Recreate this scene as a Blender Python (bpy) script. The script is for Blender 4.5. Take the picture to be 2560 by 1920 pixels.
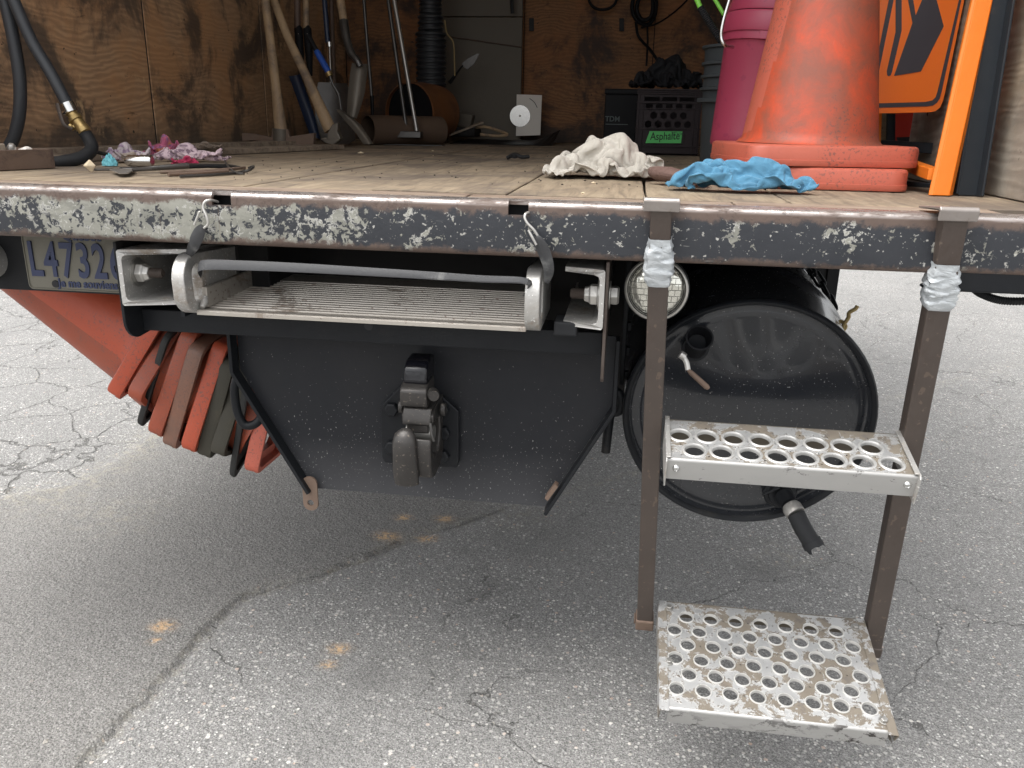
import bpy, math, random
import numpy as np
from mathutils import Vector, Matrix, noise
from mathutils.geometry import tessellate_polygon
random.seed(7)
S = bpy.context.scene
for o in list(bpy.data.objects): bpy.data.objects.remove(o)

# ------------------------------------------------------------------ camera, light
ZD = 1.12                                   # height of the truck deck
FOC = 2050.0                                # focal length in photo pixels (2560 wide)
PITCH, YAW, ROLL = 0.3107, 0.1358, 0.0188
CAM = Vector((0, 0, ZD + 0.152))
FW = Vector((-math.sin(YAW)*math.cos(PITCH), math.cos(YAW)*math.cos(PITCH), -math.sin(PITCH)))
RT0 = Vector((math.cos(YAW), math.sin(YAW), 0)); UP0 = RT0.cross(FW)
RT = RT0*math.cos(ROLL) + UP0*math.sin(ROLL); UP = -RT0*math.sin(ROLL) + UP0*math.cos(ROLL)
cd = bpy.data.cameras.new('camera'); cam = bpy.data.objects.new('camera', cd)
S.collection.objects.link(cam); S.camera = cam
m = Matrix((RT, UP, -FW)).transposed().to_4x4(); m.translation = CAM; cam.matrix_world = m
cd.sensor_fit = 'HORIZONTAL'; cd.sensor_width = 36; cd.lens = 36*FOC/2560; cd.clip_start = .02; cd.clip_end = 1500
SUN_EL, SUN_AZ = math.radians(70), math.radians(-120)       # azimuth from +Y towards +X
W = bpy.data.worlds.new('World'); S.world = W; W.use_nodes = True
wn = W.node_tree; bg = wn.nodes['Background']
sky = wn.nodes.new('ShaderNodeTexSky'); sky.sky_type = 'NISHITA'; sky.sun_disc = False
sky.sun_elevation = SUN_EL; sky.sun_rotation = SUN_AZ; sky.dust_density = 4.0; sky.air_density = 1.0; sky.ozone_density = 1.0
hs = wn.nodes.new('ShaderNodeHueSaturation'); hs.inputs['Saturation'].default_value = .10
wn.links.new(sky.outputs[0], hs.inputs['Color']); wn.links.new(hs.outputs[0], bg.inputs['Color'])
bg.inputs['Strength'].default_value = 0.15
sl = bpy.data.lights.new('sun', 'SUN'); sl.energy = 1.0; sl.angle = math.radians(55); sl.color = (1, .96, .9)
so = bpy.data.objects.new('sun', sl); S.collection.objects.link(so)
sd = Vector((math.sin(SUN_AZ)*math.cos(SUN_EL), math.cos(SUN_AZ)*math.cos(SUN_EL), math.sin(SUN_EL)))
so.rotation_euler = sd.to_track_quat('Z', 'Y').to_euler(); so.location = sd*20
V = S.view_settings; V.view_transform = 'Standard'; V.look = 'None'; V.gamma = 1; V.exposure = 1.45
try: V.use_curve_mapping = False
except Exception: pass

GZ = -.26                                   # level of the asphalt
def at(u, v, Y=None, Z=None, X=None):
    "photo pixel -> the world point where its ray meets a plane of the place"
    d = FW + RT*((u-1280)/FOC) - UP*((v-960)/FOC)
    k = (Y/d.y) if Y is not None else ((Z-CAM.z)/d.z if Z is not None else X/d.x)
    return CAM + d*k

# ------------------------------------------------------------------ object helpers
C = S.collection
def root(name, label, cat, loc=(0,0,0), group=None, kind=None):
    o = bpy.data.objects.new(name, None); o.empty_display_size = .1; C.objects.link(o); o.location = loc
    if label: o['label'] = label
    if cat: o['category'] = cat
    if group: o['group'] = group
    if kind: o['kind'] = kind
    return o
def base(o):
    l = Vector(o.location)
    while o.parent: o = o.parent; l += Vector(o.location)
    return l
class MB:
    def __init__(s): s.v = []; s.f = []
    def add(s, vs, fs):
        n = len(s.v); s.v += [tuple(v) for v in vs]; s.f += [[i+n for i in f] for f in fs]; return s
    def box(s, x0, x1, y0, y1, z0, z1):
        vs = [(x,y,z) for x in (x0,x1) for y in (y0,y1) for z in (z0,z1)]
        return s.add(vs, [(0,1,3,2),(4,6,7,5),(0,4,5,1),(2,3,7,6),(0,2,6,4),(1,5,7,3)])
    def obox(s, c, U, Vv, N):
        "box from centre and three half-extent vectors"
        c = Vector(c); U = Vector(U); Vv = Vector(Vv); N = Vector(N)
        vs = [c+a*U+b*Vv+d*N for a in (-1,1) for b in (-1,1) for d in (-1,1)]
        return s.add(vs, [(0,1,3,2),(4,6,7,5),(0,4,5,1),(2,3,7,6),(0,2,6,4),(1,5,7,3)])
    def bar(s, p0, p1, w, h, up=(0,0,1)):
        p0 = Vector(p0); p1 = Vector(p1); d = (p1-p0); a = d.normalized().cross(Vector(up)).normalized(); b = a.cross(d.normalized())
        return s.obox((p0+p1)/2, a*w/2, b*h/2, d/2)
    def tube(s, pts, r, n=12, closed=False, flat=None):
        pts = [Vector(p) for p in pts]; N = len(pts)
        rs = r if isinstance(r, (list, tuple)) else [r]*N
        vs = []; fs = []
        T0 = (pts[1]-pts[0]).normalized(); a = T0.orthogonal().normalized()
        if flat is not None: a = (Vector(flat)-T0*T0.dot(Vector(flat))).normalized()
        for i, p in enumerate(pts):
            if closed: T = (pts[(i+1) % N]-pts[i-1]).normalized()
            else: T = (pts[min(i+1,N-1)]-pts[max(i-1,0)]).normalized()
            a = (a-T*a.dot(T)).normalized(); b = T.cross(a)
            rr = rs[i]; ra, rb = rr if isinstance(rr, tuple) else (rr, rr)
            for k in range(n):
                t = 2*math.pi*k/n; vs.append(p + a*math.cos(t)*ra + b*math.sin(t)*rb)
        for i in range(N if closed else N-1):
            j = (i+1) % N
            for k in range(n):
                k2 = (k+1) % n; fs.append((i*n+k, i*n+k2, j*n+k2, j*n+k))
        if not closed: fs += [tuple(range(n))[::-1], tuple((N-1)*n+k for k in range(n))]
        return s.add(vs, fs)
    def lathe(s, prof, o=(0,0,0), ax=(0,0,1), n=32, cap=False, squash=None):
        o = Vector(o); ax = Vector(ax).normalized()
        a = Vector((1,0,0)) if abs(ax.x) < .9 else Vector((0,1,0))
        a = (a-ax*a.dot(ax)).normalized(); b = ax.cross(a); vs = []; fs = []; N = len(prof)
        for r, h in prof:
            for k in range(n):
                t = 2*math.pi*k/n; vs.append(o+ax*h+a*math.cos(t)*r+b*math.sin(t)*r)
        for i in range(N-1):
            for k in range(n): fs.append((i*n+k, i*n+(k+1)%n, (i+1)*n+(k+1)%n, (i+1)*n+k))
        if cap: fs += [tuple(range(n))[::-1], tuple((N-1)*n+k for k in range(n))]
        return s.add(vs, fs)
    def prism(s, poly, o, U, Vv, th, holes=()):
        "2D polygon (with holes) in the frame o,U,V pushed th along U x V"
        o = Vector(o); U = Vector(U); Vv = Vector(Vv); N = U.cross(Vv).normalized()
        loops = [[Vector((p[0],p[1],0)) for p in poly]] + [[Vector((p[0],p[1],0)) for p in h] for h in holes]
        tris = tessellate_polygon(loops); flat = [p for l in loops for p in l]; n = len(flat)
        vs = [o+U*p.x+Vv*p.y for p in flat] + [o+U*p.x+Vv*p.y+N*th for p in flat]
        fs = [tuple(t)[::-1] for t in tris] + [tuple(i+n for i in t) for t in tris]
        k = 0
        for l in loops:
            L = len(l)
            for i in range(L): fs.append((k+i, k+(i+1)%L, n+k+(i+1)%L, n+k+i))
            k += L
        return s.add(vs, fs)
    def sweep(s, prof, p0, p1, U, Vv):
        "closed 2D profile swept straight from p0 to p1"
        p0 = Vector(p0); p1 = Vector(p1); U = Vector(U); Vv = Vector(Vv); n = len(prof)
        vs = [p0+U*a+Vv*b for a, b in prof] + [p1+U*a+Vv*b for a, b in prof]
        fs = [(i,(i+1)%n,n+(i+1)%n,n+i) for i in range(n)]
        tr = tessellate_polygon([[Vector((a,b,0)) for a, b in prof]])
        fs += [tuple(t) for t in tr] + [tuple(i+n for i in t)[::-1] for t in tr]
        return s.add(vs, fs)
    def build(s, name, mat, par=None, bev=0, smooth=None, label=None, sub=0, cat=None, group=None, kind=None, loc=None, fix=True):
        L = Vector(loc) if loc is not None else (base(par) if par else Vector((0,0,0)))
        me = bpy.data.meshes.new(name); me.from_pydata([tuple(Vector(v)-L) for v in s.v], [], s.f); me.update()
        if fix:
            import bmesh
            bm = bmesh.new(); bm.from_mesh(me); bmesh.ops.recalc_face_normals(bm, faces=bm.faces); bm.to_mesh(me); bm.free()
        me.materials.append(mat)
        o = bpy.data.objects.new(name, me); C.objects.link(o)
        if par: o.parent = par
        else: o.location = L
        if smooth is not None:
            me.polygons.foreach_set('use_smooth', [True]*len(me.polygons)); me.set_sharp_from_angle(angle=math.radians(smooth))
        if sub:
            q = o.modifiers.new('sub', 'SUBSURF'); q.levels = sub; q.render_levels = sub
        if bev:
            q = o.modifiers.new('bevel', 'BEVEL'); q.width = bev; q.segments = 2; q.limit_method = 'ANGLE'; q.angle_limit = math.radians(35); q.harden_normals = False
        for k, x in (('label',label),('category',cat),('group',group),('kind',kind)):
            if x: o[k] = x
        return o
def circ(cx, cy, r, n=20, ry=None):
    return [(cx+r*math.cos(2*math.pi*i/n), cy+(ry or r)*math.sin(2*math.pi*i/n)) for i in range(n)]
def rrect(x0, y0, x1, y1, r, n=4):
    P = []
    for cx, cy, a in ((x1-r,y0+r,-90),(x1-r,y1-r,0),(x0+r,y1-r,90),(x0+r,y0+r,180)):
        for i in range(n+1):
            t = math.radians(a+90*i/n); P.append((cx+r*math.cos(t), cy+r*math.sin(t)))
    return P
def spline(P, n=8):
    P = [Vector(p) for p in P]; Q = [P[0]*2-P[1]]+P+[P[-1]*2-P[-2]]; out = []
    for i in range(1, len(Q)-2):
        for k in range(n):
            t = k/n; a, b, c, d = Q[i-1:i+3]
            out.append(.5*((2*b)+(c-a)*t+(2*a-5*b+4*c-d)*t*t+(3*b-a-3*c+d)*t**3))
    return out+[P[-1]]
def copy_tree(o, parent=None):
    c = o.copy(); C.objects.link(c)
    if parent: c.parent = parent
    for ch in list(o.children): copy_tree(ch, c)
    return c
def hexbolt(mb, c, ax, r, h, n=6):
    return mb.lathe([(0,h),(r*.8,h),(r,h*.8),(r,0),(0,0)], c, ax, n)

# ------------------------------------------------------------------ material helpers
class T:
    def __init__(s, name, rough=.6, metal=0.0):
        s.m = bpy.data.materials.new(name); s.m.use_nodes = True; s.nt = s.m.node_tree
        s.b = s.nt.nodes['Principled BSDF']; s.b.inputs['Roughness'].default_value = rough; s.b.inputs['Metallic'].default_value = metal
        s.tc = s.nt.nodes.new('ShaderNodeTexCoord')
    def _l(s, x, sock):
        if isinstance(x, bpy.types.NodeSocket): s.nt.links.new(x, sock)
        elif isinstance(x, tuple) and len(x) == 3 and sock.type == 'RGBA': sock.default_value = (*x, 1)
        else: sock.default_value = x
    def co(s, scale=(1,1,1), rot=(0,0,0), loc=(0,0,0)):
        n = s.nt.nodes.new('ShaderNodeMapping'); s.nt.links.new(s.tc.outputs['Object'], n.inputs[0])
        n.inputs['Scale'].default_value = scale; n.inputs['Rotation'].default_value = rot; n.inputs['Location'].default_value = loc
        return n.outputs[0]
    def noise(s, scale, vec=None, detail=4, rough=.55, dist=0, out=0):
        n = s.nt.nodes.new('ShaderNodeTexNoise'); s.nt.links.new(vec or s.tc.outputs['Object'], n.inputs['Vector'])
        n.inputs['Scale'].default_value = scale; n.inputs['Detail'].default_value = detail; n.inputs['Roughness'].default_value = rough; n.inputs['Distortion'].default_value = dist
        return n.outputs[out]
    def vor(s, scale, vec=None, feature='F1', out='Distance', rand=1):
        n = s.nt.nodes.new('ShaderNodeTexVoronoi'); n.feature = feature; s.nt.links.new(vec or s.tc.outputs['Object'], n.inputs['Vector'])
        n.inputs['Scale'].default_value = scale; n.inputs['Randomness'].default_value = rand
        return n.outputs[out]
    def wave(s, scale, vec=None, dist=0, detail=2, dscale=1, axis='X'):
        n = s.nt.nodes.new('ShaderNodeTexWave'); n.bands_direction = axis; s.nt.links.new(vec or s.tc.outputs['Object'], n.inputs['Vector'])
        n.inputs['Scale'].default_value = scale; n.inputs['Distortion'].default_value = dist; n.inputs['Detail'].default_value = detail; n.inputs['Detail Scale'].default_value = dscale
        return n.outputs['Fac']
    def ramp(s, fac, stops, interp='LINEAR'):
        n = s.nt.nodes.new('ShaderNodeValToRGB'); s._l(fac, n.inputs[0]); cr = n.color_ramp; cr.interpolation = interp
        for i, (p, c) in enumerate(stops):
            e = cr.elements[i] if i < 2 else cr.elements.new(p)
            e.position = p; c = (c,c,c) if not isinstance(c, tuple) else c; e.color = (*c, 1)
        return n.outputs[0]
    def step(s, fac, a, b):
        n = s.nt.nodes.new('ShaderNodeMapRange'); s._l(fac, n.inputs[0]); n.inputs[1].default_value = a; n.inputs[2].default_value = b
        n.interpolation_type = 'SMOOTHSTEP' if a < b else 'LINEAR'; return n.outputs[0]
    def mix(s, f, a, b, mode='MIX'):
        n = s.nt.nodes.new('ShaderNodeMix'); n.data_type = 'RGBA'; n.blend_type = mode
        s._l(f, n.inputs[0]); s._l(a, n.inputs[6]); s._l(b, n.inputs[7]); return n.outputs[2]
    def math(s, op, a, b=0.0, clamp=False):
        n = s.nt.nodes.new('ShaderNodeMath'); n.operation = op; n.use_clamp = clamp; s._l(a, n.inputs[0]); s._l(b, n.inputs[1]); return n.outputs[0]
    def xyz(s, vec=None):
        n = s.nt.nodes.new('ShaderNodeSeparateXYZ'); s.nt.links.new(vec or s.tc.outputs['Object'], n.inputs[0]); return n.outputs
    def vadd(s, a, b, op='ADD'):
        n = s.nt.nodes.new('ShaderNodeVectorMath'); n.operation = op; s._l(a, n.inputs[0]); s._l(b, n.inputs[1]); return n.outputs[0]
    def attr(s, name):
        n = s.nt.nodes.new('ShaderNodeAttribute'); n.attribute_name = name; return n.outputs['Fac']
    def bump(s, h, d=.001, strength=1.0):
        n = s.nt.nodes.new('ShaderNodeBump'); s._l(h, n.inputs['Height']); n.inputs['Distance'].default_value = d; n.inputs['Strength'].default_value = strength
        if s.b.inputs['Normal'].links: s.nt.links.new(s.b.inputs['Normal'].links[0].from_socket, n.inputs['Normal'])
        s.nt.links.new(n.outputs[0], s.b.inputs['Normal']); return s
    def col(s, c): s._l(c, s.b.inputs['Base Color']); return s
    def rough(s, r): s._l(r, s.b.inputs['Roughness']); return s
    def metal(s, r): s._l(r, s.b.inputs['Metallic']); return s

def generic(name, a, b, rough=.6, metal=0.0, scale=12, dirt=None, dirt_lo=.55, dirt_hi=.7, bump=.0006, spots=None, dscale=None):
    "two-tone noise surface with patches of dirt and small specks"
    t = T(name, rough, metal)
    c = t.mix(t.noise(scale, detail=6, rough=.65), a, b)
    if dirt:
        dm = t.step(t.noise(dscale or scale*.45, detail=8, rough=.7, dist=.6), dirt_lo, dirt_hi); c = t.mix(dm, c, dirt)
        t.rough(t.math('ADD', t.math('MULTIPLY', dm, min(.9, rough+.3)-rough), rough))
        if metal: t.metal(t.math('MULTIPLY', t.math('SUBTRACT', 1.0, dm), metal))
    if spots:
        sm = t.step(t.noise(scale*9, detail=2), .64, .7); c = t.mix(sm, c, spots)
    t.col(c)
    if bump: t.bump(t.noise(scale*6, detail=5), bump)
    return t.m

M = {}
M['black_paint'] = generic('black_paint', (.006,.007,.009), (.016,.017,.019), .42, 0, 9, (.045,.041,.036), .56, .78, .0008)
M['black_metal'] = generic('black_metal', (.006,.0065,.008), (.014,.0145,.016), .5, 0, 9, (.05,.045,.04), .6, .8)
M['under_metal'] = generic('under_metal', (.012,.012,.014), (.03,.028,.026), .8, 0, 6, (.05,.04,.03), .55, .75)
M['rust_steel'] = generic('rust_steel', (.060,.048,.042), (.105,.083,.070), .5, .35, 7, (.055,.038,.030), .46, .72, .0004, (.125,.095,.075))
M['raw_rust'] = generic('raw_rust', (.12,.075,.052), (.18,.13,.10), .7, .1, 14, (.06,.04,.035), .55, .7)
M['bare_steel'] = generic('bare_steel', (.30,.29,.27), (.42,.41,.39), .38, .8, 20, (.12,.09,.07), .6, .75)
M['dark_steel'] = generic('dark_steel', (.07,.068,.066), (.12,.115,.11), .38, .7, 14, (.05,.04,.03), .55, .7)
M['chrome'] = generic('chrome', (.55,.55,.54), (.65,.65,.64), .22, 1.0, 10, None, bump=0)
M['zinc'] = generic('zinc', (.46,.45,.43), (.6,.58,.54), .38, .7, 20, (.3,.25,.17), .6, .72)
M['hook_iron'] = generic('hook_iron', (.028,.026,.025), (.065,.06,.056), .36, .45, 16, (.02,.018,.018), .55, .75, .0006, (.14,.12,.1))
M['grease'] = generic('grease', (.004,.004,.006), (.008,.008,.011), .18, 0, 10, None, bump=.0008)
M['rubber'] = generic('rubber', (.013,.0135,.015), (.026,.027,.029), .6, 0, 15, (.09,.085,.08), .6, .8)
M['strap_rubber'] = generic('strap_rubber', (.028,.029,.031), (.045,.045,.048), .62, 0, 18, (.16,.16,.155), .58, .75)
M['tape'] = (lambda t: (t.col(t.mix(t.noise(30), (.42,.45,.47), (.55,.57,.58))), t.bump(t.noise(38, t.co((1,1,2.2)), 3, .5, 1.4), .003), t.bump(t.noise(400, detail=1), .0003), t)[-1])(T('tape', .36, .25)).m
M['orange'] = None
def plastic_orange(name, a, b, grime, lo, hi, low_z=None, rough=.5):
    t = T(name, rough)
    c = t.mix(t.noise(5, detail=5), a, b)
    g = t.noise(9, detail=9, rough=.72, dist=.4)
    if low_z: g = t.math('ADD', g, t.math('MULTIPLY', t.step(t.xyz()[2], low_z+.36, low_z+.02), .52))
    c = t.mix(t.math('MULTIPLY', t.step(g, lo, hi), .8), c, grime)
    sp = t.step(t.noise(150, detail=2), .56, .63)
    band = t.step(t.noise(4.5, detail=4), .44, .58)
    c = t.mix(t.math('MULTIPLY', t.math('MULTIPLY', sp, band), .65), c, (.12,.07,.06))
    scr = t.step(t.noise(14, t.co((5,5,.8)), 6, .7), .66, .72)
    c = t.mix(t.math('MULTIPLY', scr, .22), c, (.70,.35,.24))
    t.col(c).bump(t.noise(22, detail=5), .0018); t.b.inputs['Subsurface Weight'].default_value = .02
    t.b.inputs['Subsurface Radius'].default_value = (.01,.004,.002)
    return t.m
M['cone_orange'] = plastic_orange('cone_orange', (.70,.085,.022), (.55,.06,.018), (.17,.085,.06), .74, 1.20, ZD-.02)
M['cone_salmon'] = plastic_orange('cone_salmon', (.47,.085,.038), (.38,.068,.032), (.24,.10,.07), .58, 1.1)
M['cone_red'] = plastic_orange('cone_red', (.52,.13,.08), (.44,.10,.065), (.30,.16,.11), .58, .95)
M['cone_faded'] = plastic_orange('cone_faded', (.36,.075,.035), (.27,.065,.035), (.12,.075,.055), .5, .85)
M['cone_brown'] = plastic_orange('cone_brown', (.24,.105,.065), (.19,.10,.07), (.13,.10,.085), .42, .75)
M['cone_black'] = generic('cone_black', (.022,.023,.024), (.045,.044,.042), .6, 0, 8, (.08,.07,.055), .58, .8)
M['cone_olive'] = generic('cone_olive', (.045,.042,.034), (.075,.07,.055), .6, 0, 8, (.10,.085,.06), .55, .8)
M['magenta'] = generic('magenta', (.34,.042,.085), (.29,.036,.074), .45, 0, 4, (.22,.07,.085), .55, .9, .0006, (.26,.03,.07))
M['grey_pail'] = generic('grey_pail', (.030,.036,.04), (.05,.056,.06), .5, 0, 6, (.09,.09,.085), .6, .8)
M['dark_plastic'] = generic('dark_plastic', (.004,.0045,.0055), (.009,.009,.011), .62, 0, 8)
M['crate'] = generic('crate', (.018,.013,.015), (.03,.022,.024), .5, 0, 10, (.07,.055,.05), .55, .8)
M['green_tape'] = generic('green_tape', (.07,.42,.10), (.09,.48,.13), .6, 0, 14)
M['green_paint'] = generic('green_paint', (.18,.55,.05), (.24,.65,.08), .45, 0, 14)
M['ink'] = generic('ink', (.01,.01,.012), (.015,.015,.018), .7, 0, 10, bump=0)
M['light_print'] = generic('light_print', (.07,.09,.09), (.10,.12,.12), .7, 0, 10, bump=0)
M['blue_grip'] = generic('blue_grip', (.012,.06,.30), (.02,.08,.36), .4, 0, 15, (.03,.04,.08), .6, .8)
M['navy_pole'] = generic('navy_pole', (.010,.018,.045), (.015,.028,.06), .4, 0, 15)
M['brass'] = generic('brass', (.36,.25,.10), (.26,.19,.085), .38, .8, 22, (.10,.08,.05), .5, .65)
M['drum_orange'] = generic('drum_orange', (.22,.085,.028), (.14,.06,.025), .6, .1, 7, (.07,.04,.03), .45, .75, .001)
M['drum_rust'] = generic('drum_rust', (.13,.085,.055), (.09,.06,.045), .7, .1, 7, (.045,.035,.03), .5, .75, .001)
M['spade'] = generic('spade', (.12,.105,.085), (.17,.15,.125), .5, .4, 8, (.06,.045,.035), .5, .75, .0006)
M['white_board'] = generic('white_board', (.74,.70,.64), (.80,.76,.70), .6, 0, 6, (.4,.33,.26), .64, .8)
M['frame_orange'] = generic('frame_orange', (.82,.22,.018), (.74,.18,.015), .42, 0, 9, (.22,.09,.04), .70, .74, .0008)
M['sign_orange'] = (lambda t: (t.col(t.mix(t.step(t.noise(6, detail=6), .55, .8), (.88,.18,.02), (.62,.13,.03))), t.bump(t.vor(220, feature='F1'), .0003), t)[-1])(T('sign_orange', .35)).m
M['sign_red'] = generic('sign_red', (.50,.03,.015), (.40,.025,.015), .4, 0, 10, (.12,.02,.02), .55, .8)
M['sign_black'] = generic('sign_black', (.035,.032,.04), (.055,.05,.06), .5, 0, 7, (.10,.08,.085), .6, .8)
M['post_black'] = generic('post_black', (.020,.024,.03), (.035,.04,.045), .42, .1, 6, (.10,.075,.055), .6, .75)
M['plate_paint'] = generic('plate_paint', (.17,.16,.125), (.14,.13,.105), .55, 0, 9, (.11,.095,.075), .5, .75, .0006)
M['plate_blue'] = generic('plate_blue', (.022,.032,.085), (.035,.045,.10), .5, 0, 20)
M['lens_back'] = generic('lens_back', (.6,.58,.5), (.75,.74,.68), .25, .8, 12)
M['rope'] = generic('rope', (.42,.32,.14), (.28,.2,.09), .9, 0, 40, bump=.001)
M['hose_black'] = generic('hose_black', (.020,.023,.028), (.032,.035,.04), .5, 0, 12, (.06,.055,.05), .55, .8)
M['wood_handle'] = (lambda t: (t.col(t.mix(t.step(t.noise(5, t.co((1,1,1)), 8, .7, .6), .42, .68), t.mix(t.noise(40, t.co((3,3,.3)), 4), (.40,.28,.16), (.28,.19,.11)), (.10,.075,.06))), t.bump(t.noise(50, t.co((3,3,.3))), .0006), t)[-1])(T('wood_handle', .6)).m
M['wood_dark'] = generic('wood_dark', (.11,.07,.05), (.07,.045,.035), .6, 0, 12)

# asphalt ---------------------------------------------------------------
def asphalt():
    t = T('asphalt', .85)
    patch = t.attr('patch'); worn = t.attr('worn')
    wob = t.vadd(t.tc.outputs['Object'], t.vadd(t.noise(3.2, detail=6, rough=.6, out=1), (.28,.28,.28), 'MULTIPLY'))
    base_c = t.mix(t.noise(1.3, detail=5), (.185,.182,.176), (.25,.245,.236))
    base_c = t.mix(t.math('MULTIPLY', patch, .75), base_c, (.175,.168,.158))
    base_c = t.mix(t.math('MULTIPLY', worn, .6), base_c, (.215,.212,.206))
    # aggregate in three sizes
    v1 = t.vor(58, out='Distance'); r1 = t.vor(58, out='Color')
    v2 = t.vor(120, out='Distance'); r2 = t.vor(120, out='Color')
    v3 = t.vor(300, out='Distance'); r3 = t.vor(300, out='Color')
    x1 = t.xyz(r1); x2 = t.xyz(r2); x3 = t.xyz(r3)
    coarse = t.math('SUBTRACT', 1.0, t.math('MULTIPLY', patch, .85))
    dens = t.step(t.noise(1.7, detail=5), .36, .60)
    big = t.math('MULTIPLY', t.math('MULTIPLY', t.step(t.math('ADD', x1[0], t.math('MULTIPLY', dens, .14)), .84, .86), t.step(v1, .36, .27)), coarse)
    med = t.math('MULTIPLY', t.step(x2[0], .62, .66), t.step(v2, .42, .30))
    med = t.math('MULTIPLY', med, t.math('ADD', .35, t.math('MULTIPLY', coarse, .65)))
    tone = t.ramp(x1[1], [(0,(.34,.33,.31)),(.5,(.47,.455,.43)),(.78,(.38,.36,.33)),(.82,(.38,.27,.21)),(1,(.68,.66,.62))])
    tone2 = t.ramp(x2[1], [(0,(.29,.285,.275)),(.6,(.42,.41,.39)),(1,(.64,.63,.60))])
    grain = t.math('MULTIPLY', t.math('SUBTRACT', x3[0], .5), 1.0)
    c = t.mix(t.math('ADD', .5, grain, True), t.mix(1.0, base_c, (.50,.50,.50), 'MULTIPLY'), t.mix(1.0, base_c, (1.38,1.38,1.38), 'MULTIPLY'))
    c = t.mix(t.math('MULTIPLY', t.step(t.noise(420, detail=1), .58, .66), .6), c, (.045,.043,.042))
    med = t.math('MULTIPLY', med, t.math('ADD', .35, t.math('MULTIPLY', dens, .6)))
    c = t.mix(med, c, tone2); c = t.mix(t.math('MULTIPLY', big, .85), c, tone)
    # cracks: a wide net on the worn part, sparse ones elsewhere
    ck = t.vor(2.6, wob, 'DISTANCE_TO_EDGE'); ck2 = t.vor(1.15, t.vadd(wob, (3.1,1.7,0)), 'DISTANCE_TO_EDGE')
    ck = t.math('ADD', ck, t.math('MULTIPLY', t.math('SUBTRACT', t.noise(30, detail=4), .5), .010))
    ck2 = t.math('ADD', ck2, t.math('MULTIPLY', t.math('SUBTRACT', t.noise(24, detail=5), .5), .010))
    gate = t.step(t.noise(1.1, detail=2), .40, .55)
    l1 = t.math('MULTIPLY', t.step(ck, .013, .002), worn)
    l2 = t.math('MULTIPLY', t.math('MULTIPLY', t.step(ck2, .0030, .0004), t.math('MULTIPLY', gate, .9)), t.math('SUBTRACT', 1.0, t.math('MULTIPLY', patch, .9)))
    e_ = t.math('ABSOLUTE', t.math('ADD', t.attr('edge'), t.math('MULTIPLY', t.math('SUBTRACT', t.noise(14, detail=7, rough=.7), .5), .05)))
    l3 = t.math('MULTIPLY', t.math('MULTIPLY', t.step(e_, .010, .001), t.step(t.xyz()[0], -.32, -.5)), t.step(t.noise(5, detail=4), .36, .52)); l3 = t.math('MULTIPLY', l3, .45)
    cr = t.math('MAXIMUM', t.math('MAXIMUM', l1, l2), l3)
    c = t.mix(t.math('MULTIPLY', cr, .7), c, (.05,.047,.042))
    # tan grit that collects along the edge of the patch and the cracks
    grit = t.math('MULTIPLY', t.attr('grit'), t.step(t.noise(26, detail=8, rough=.75), .46, .62))
    c = t.mix(t.math('MULTIPLY', grit, .5), c, (.31,.285,.22))
    stain = t.math('MULTIPLY', t.attr('stain'), t.step(t.noise(60, detail=6, rough=.7), .40, .55))
    c = t.mix(t.math('MULTIPLY', stain, .85), c, (.56,.36,.18))
    dark_spot = t.math('MULTIPLY', t.attr('dark_spot'), t.step(t.noise(9, detail=4), .3, .6))
    c = t.mix(t.math('MULTIPLY', dark_spot, .30), c, (.06,.058,.055))
    t.col(c)
    h = t.math('ADD', t.math('MULTIPLY', t.step(v1, .5, .2), .5), t.math('MULTIPLY', t.step(v2, .5, .1), .5))
    h = t.math('ADD', h, t.math('MULTIPLY', t.noise(260, detail=3), .6)); h = t.math('SUBTRACT', h, t.math('MULTIPLY', cr, 2.0))
    t.bump(h, .0035, .9)
    return t.m
M['asphalt'] = asphalt()
M['pebble'] = generic('pebble', (.22,.2,.18), (.4,.38,.34), .8, 0, 30)

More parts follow.
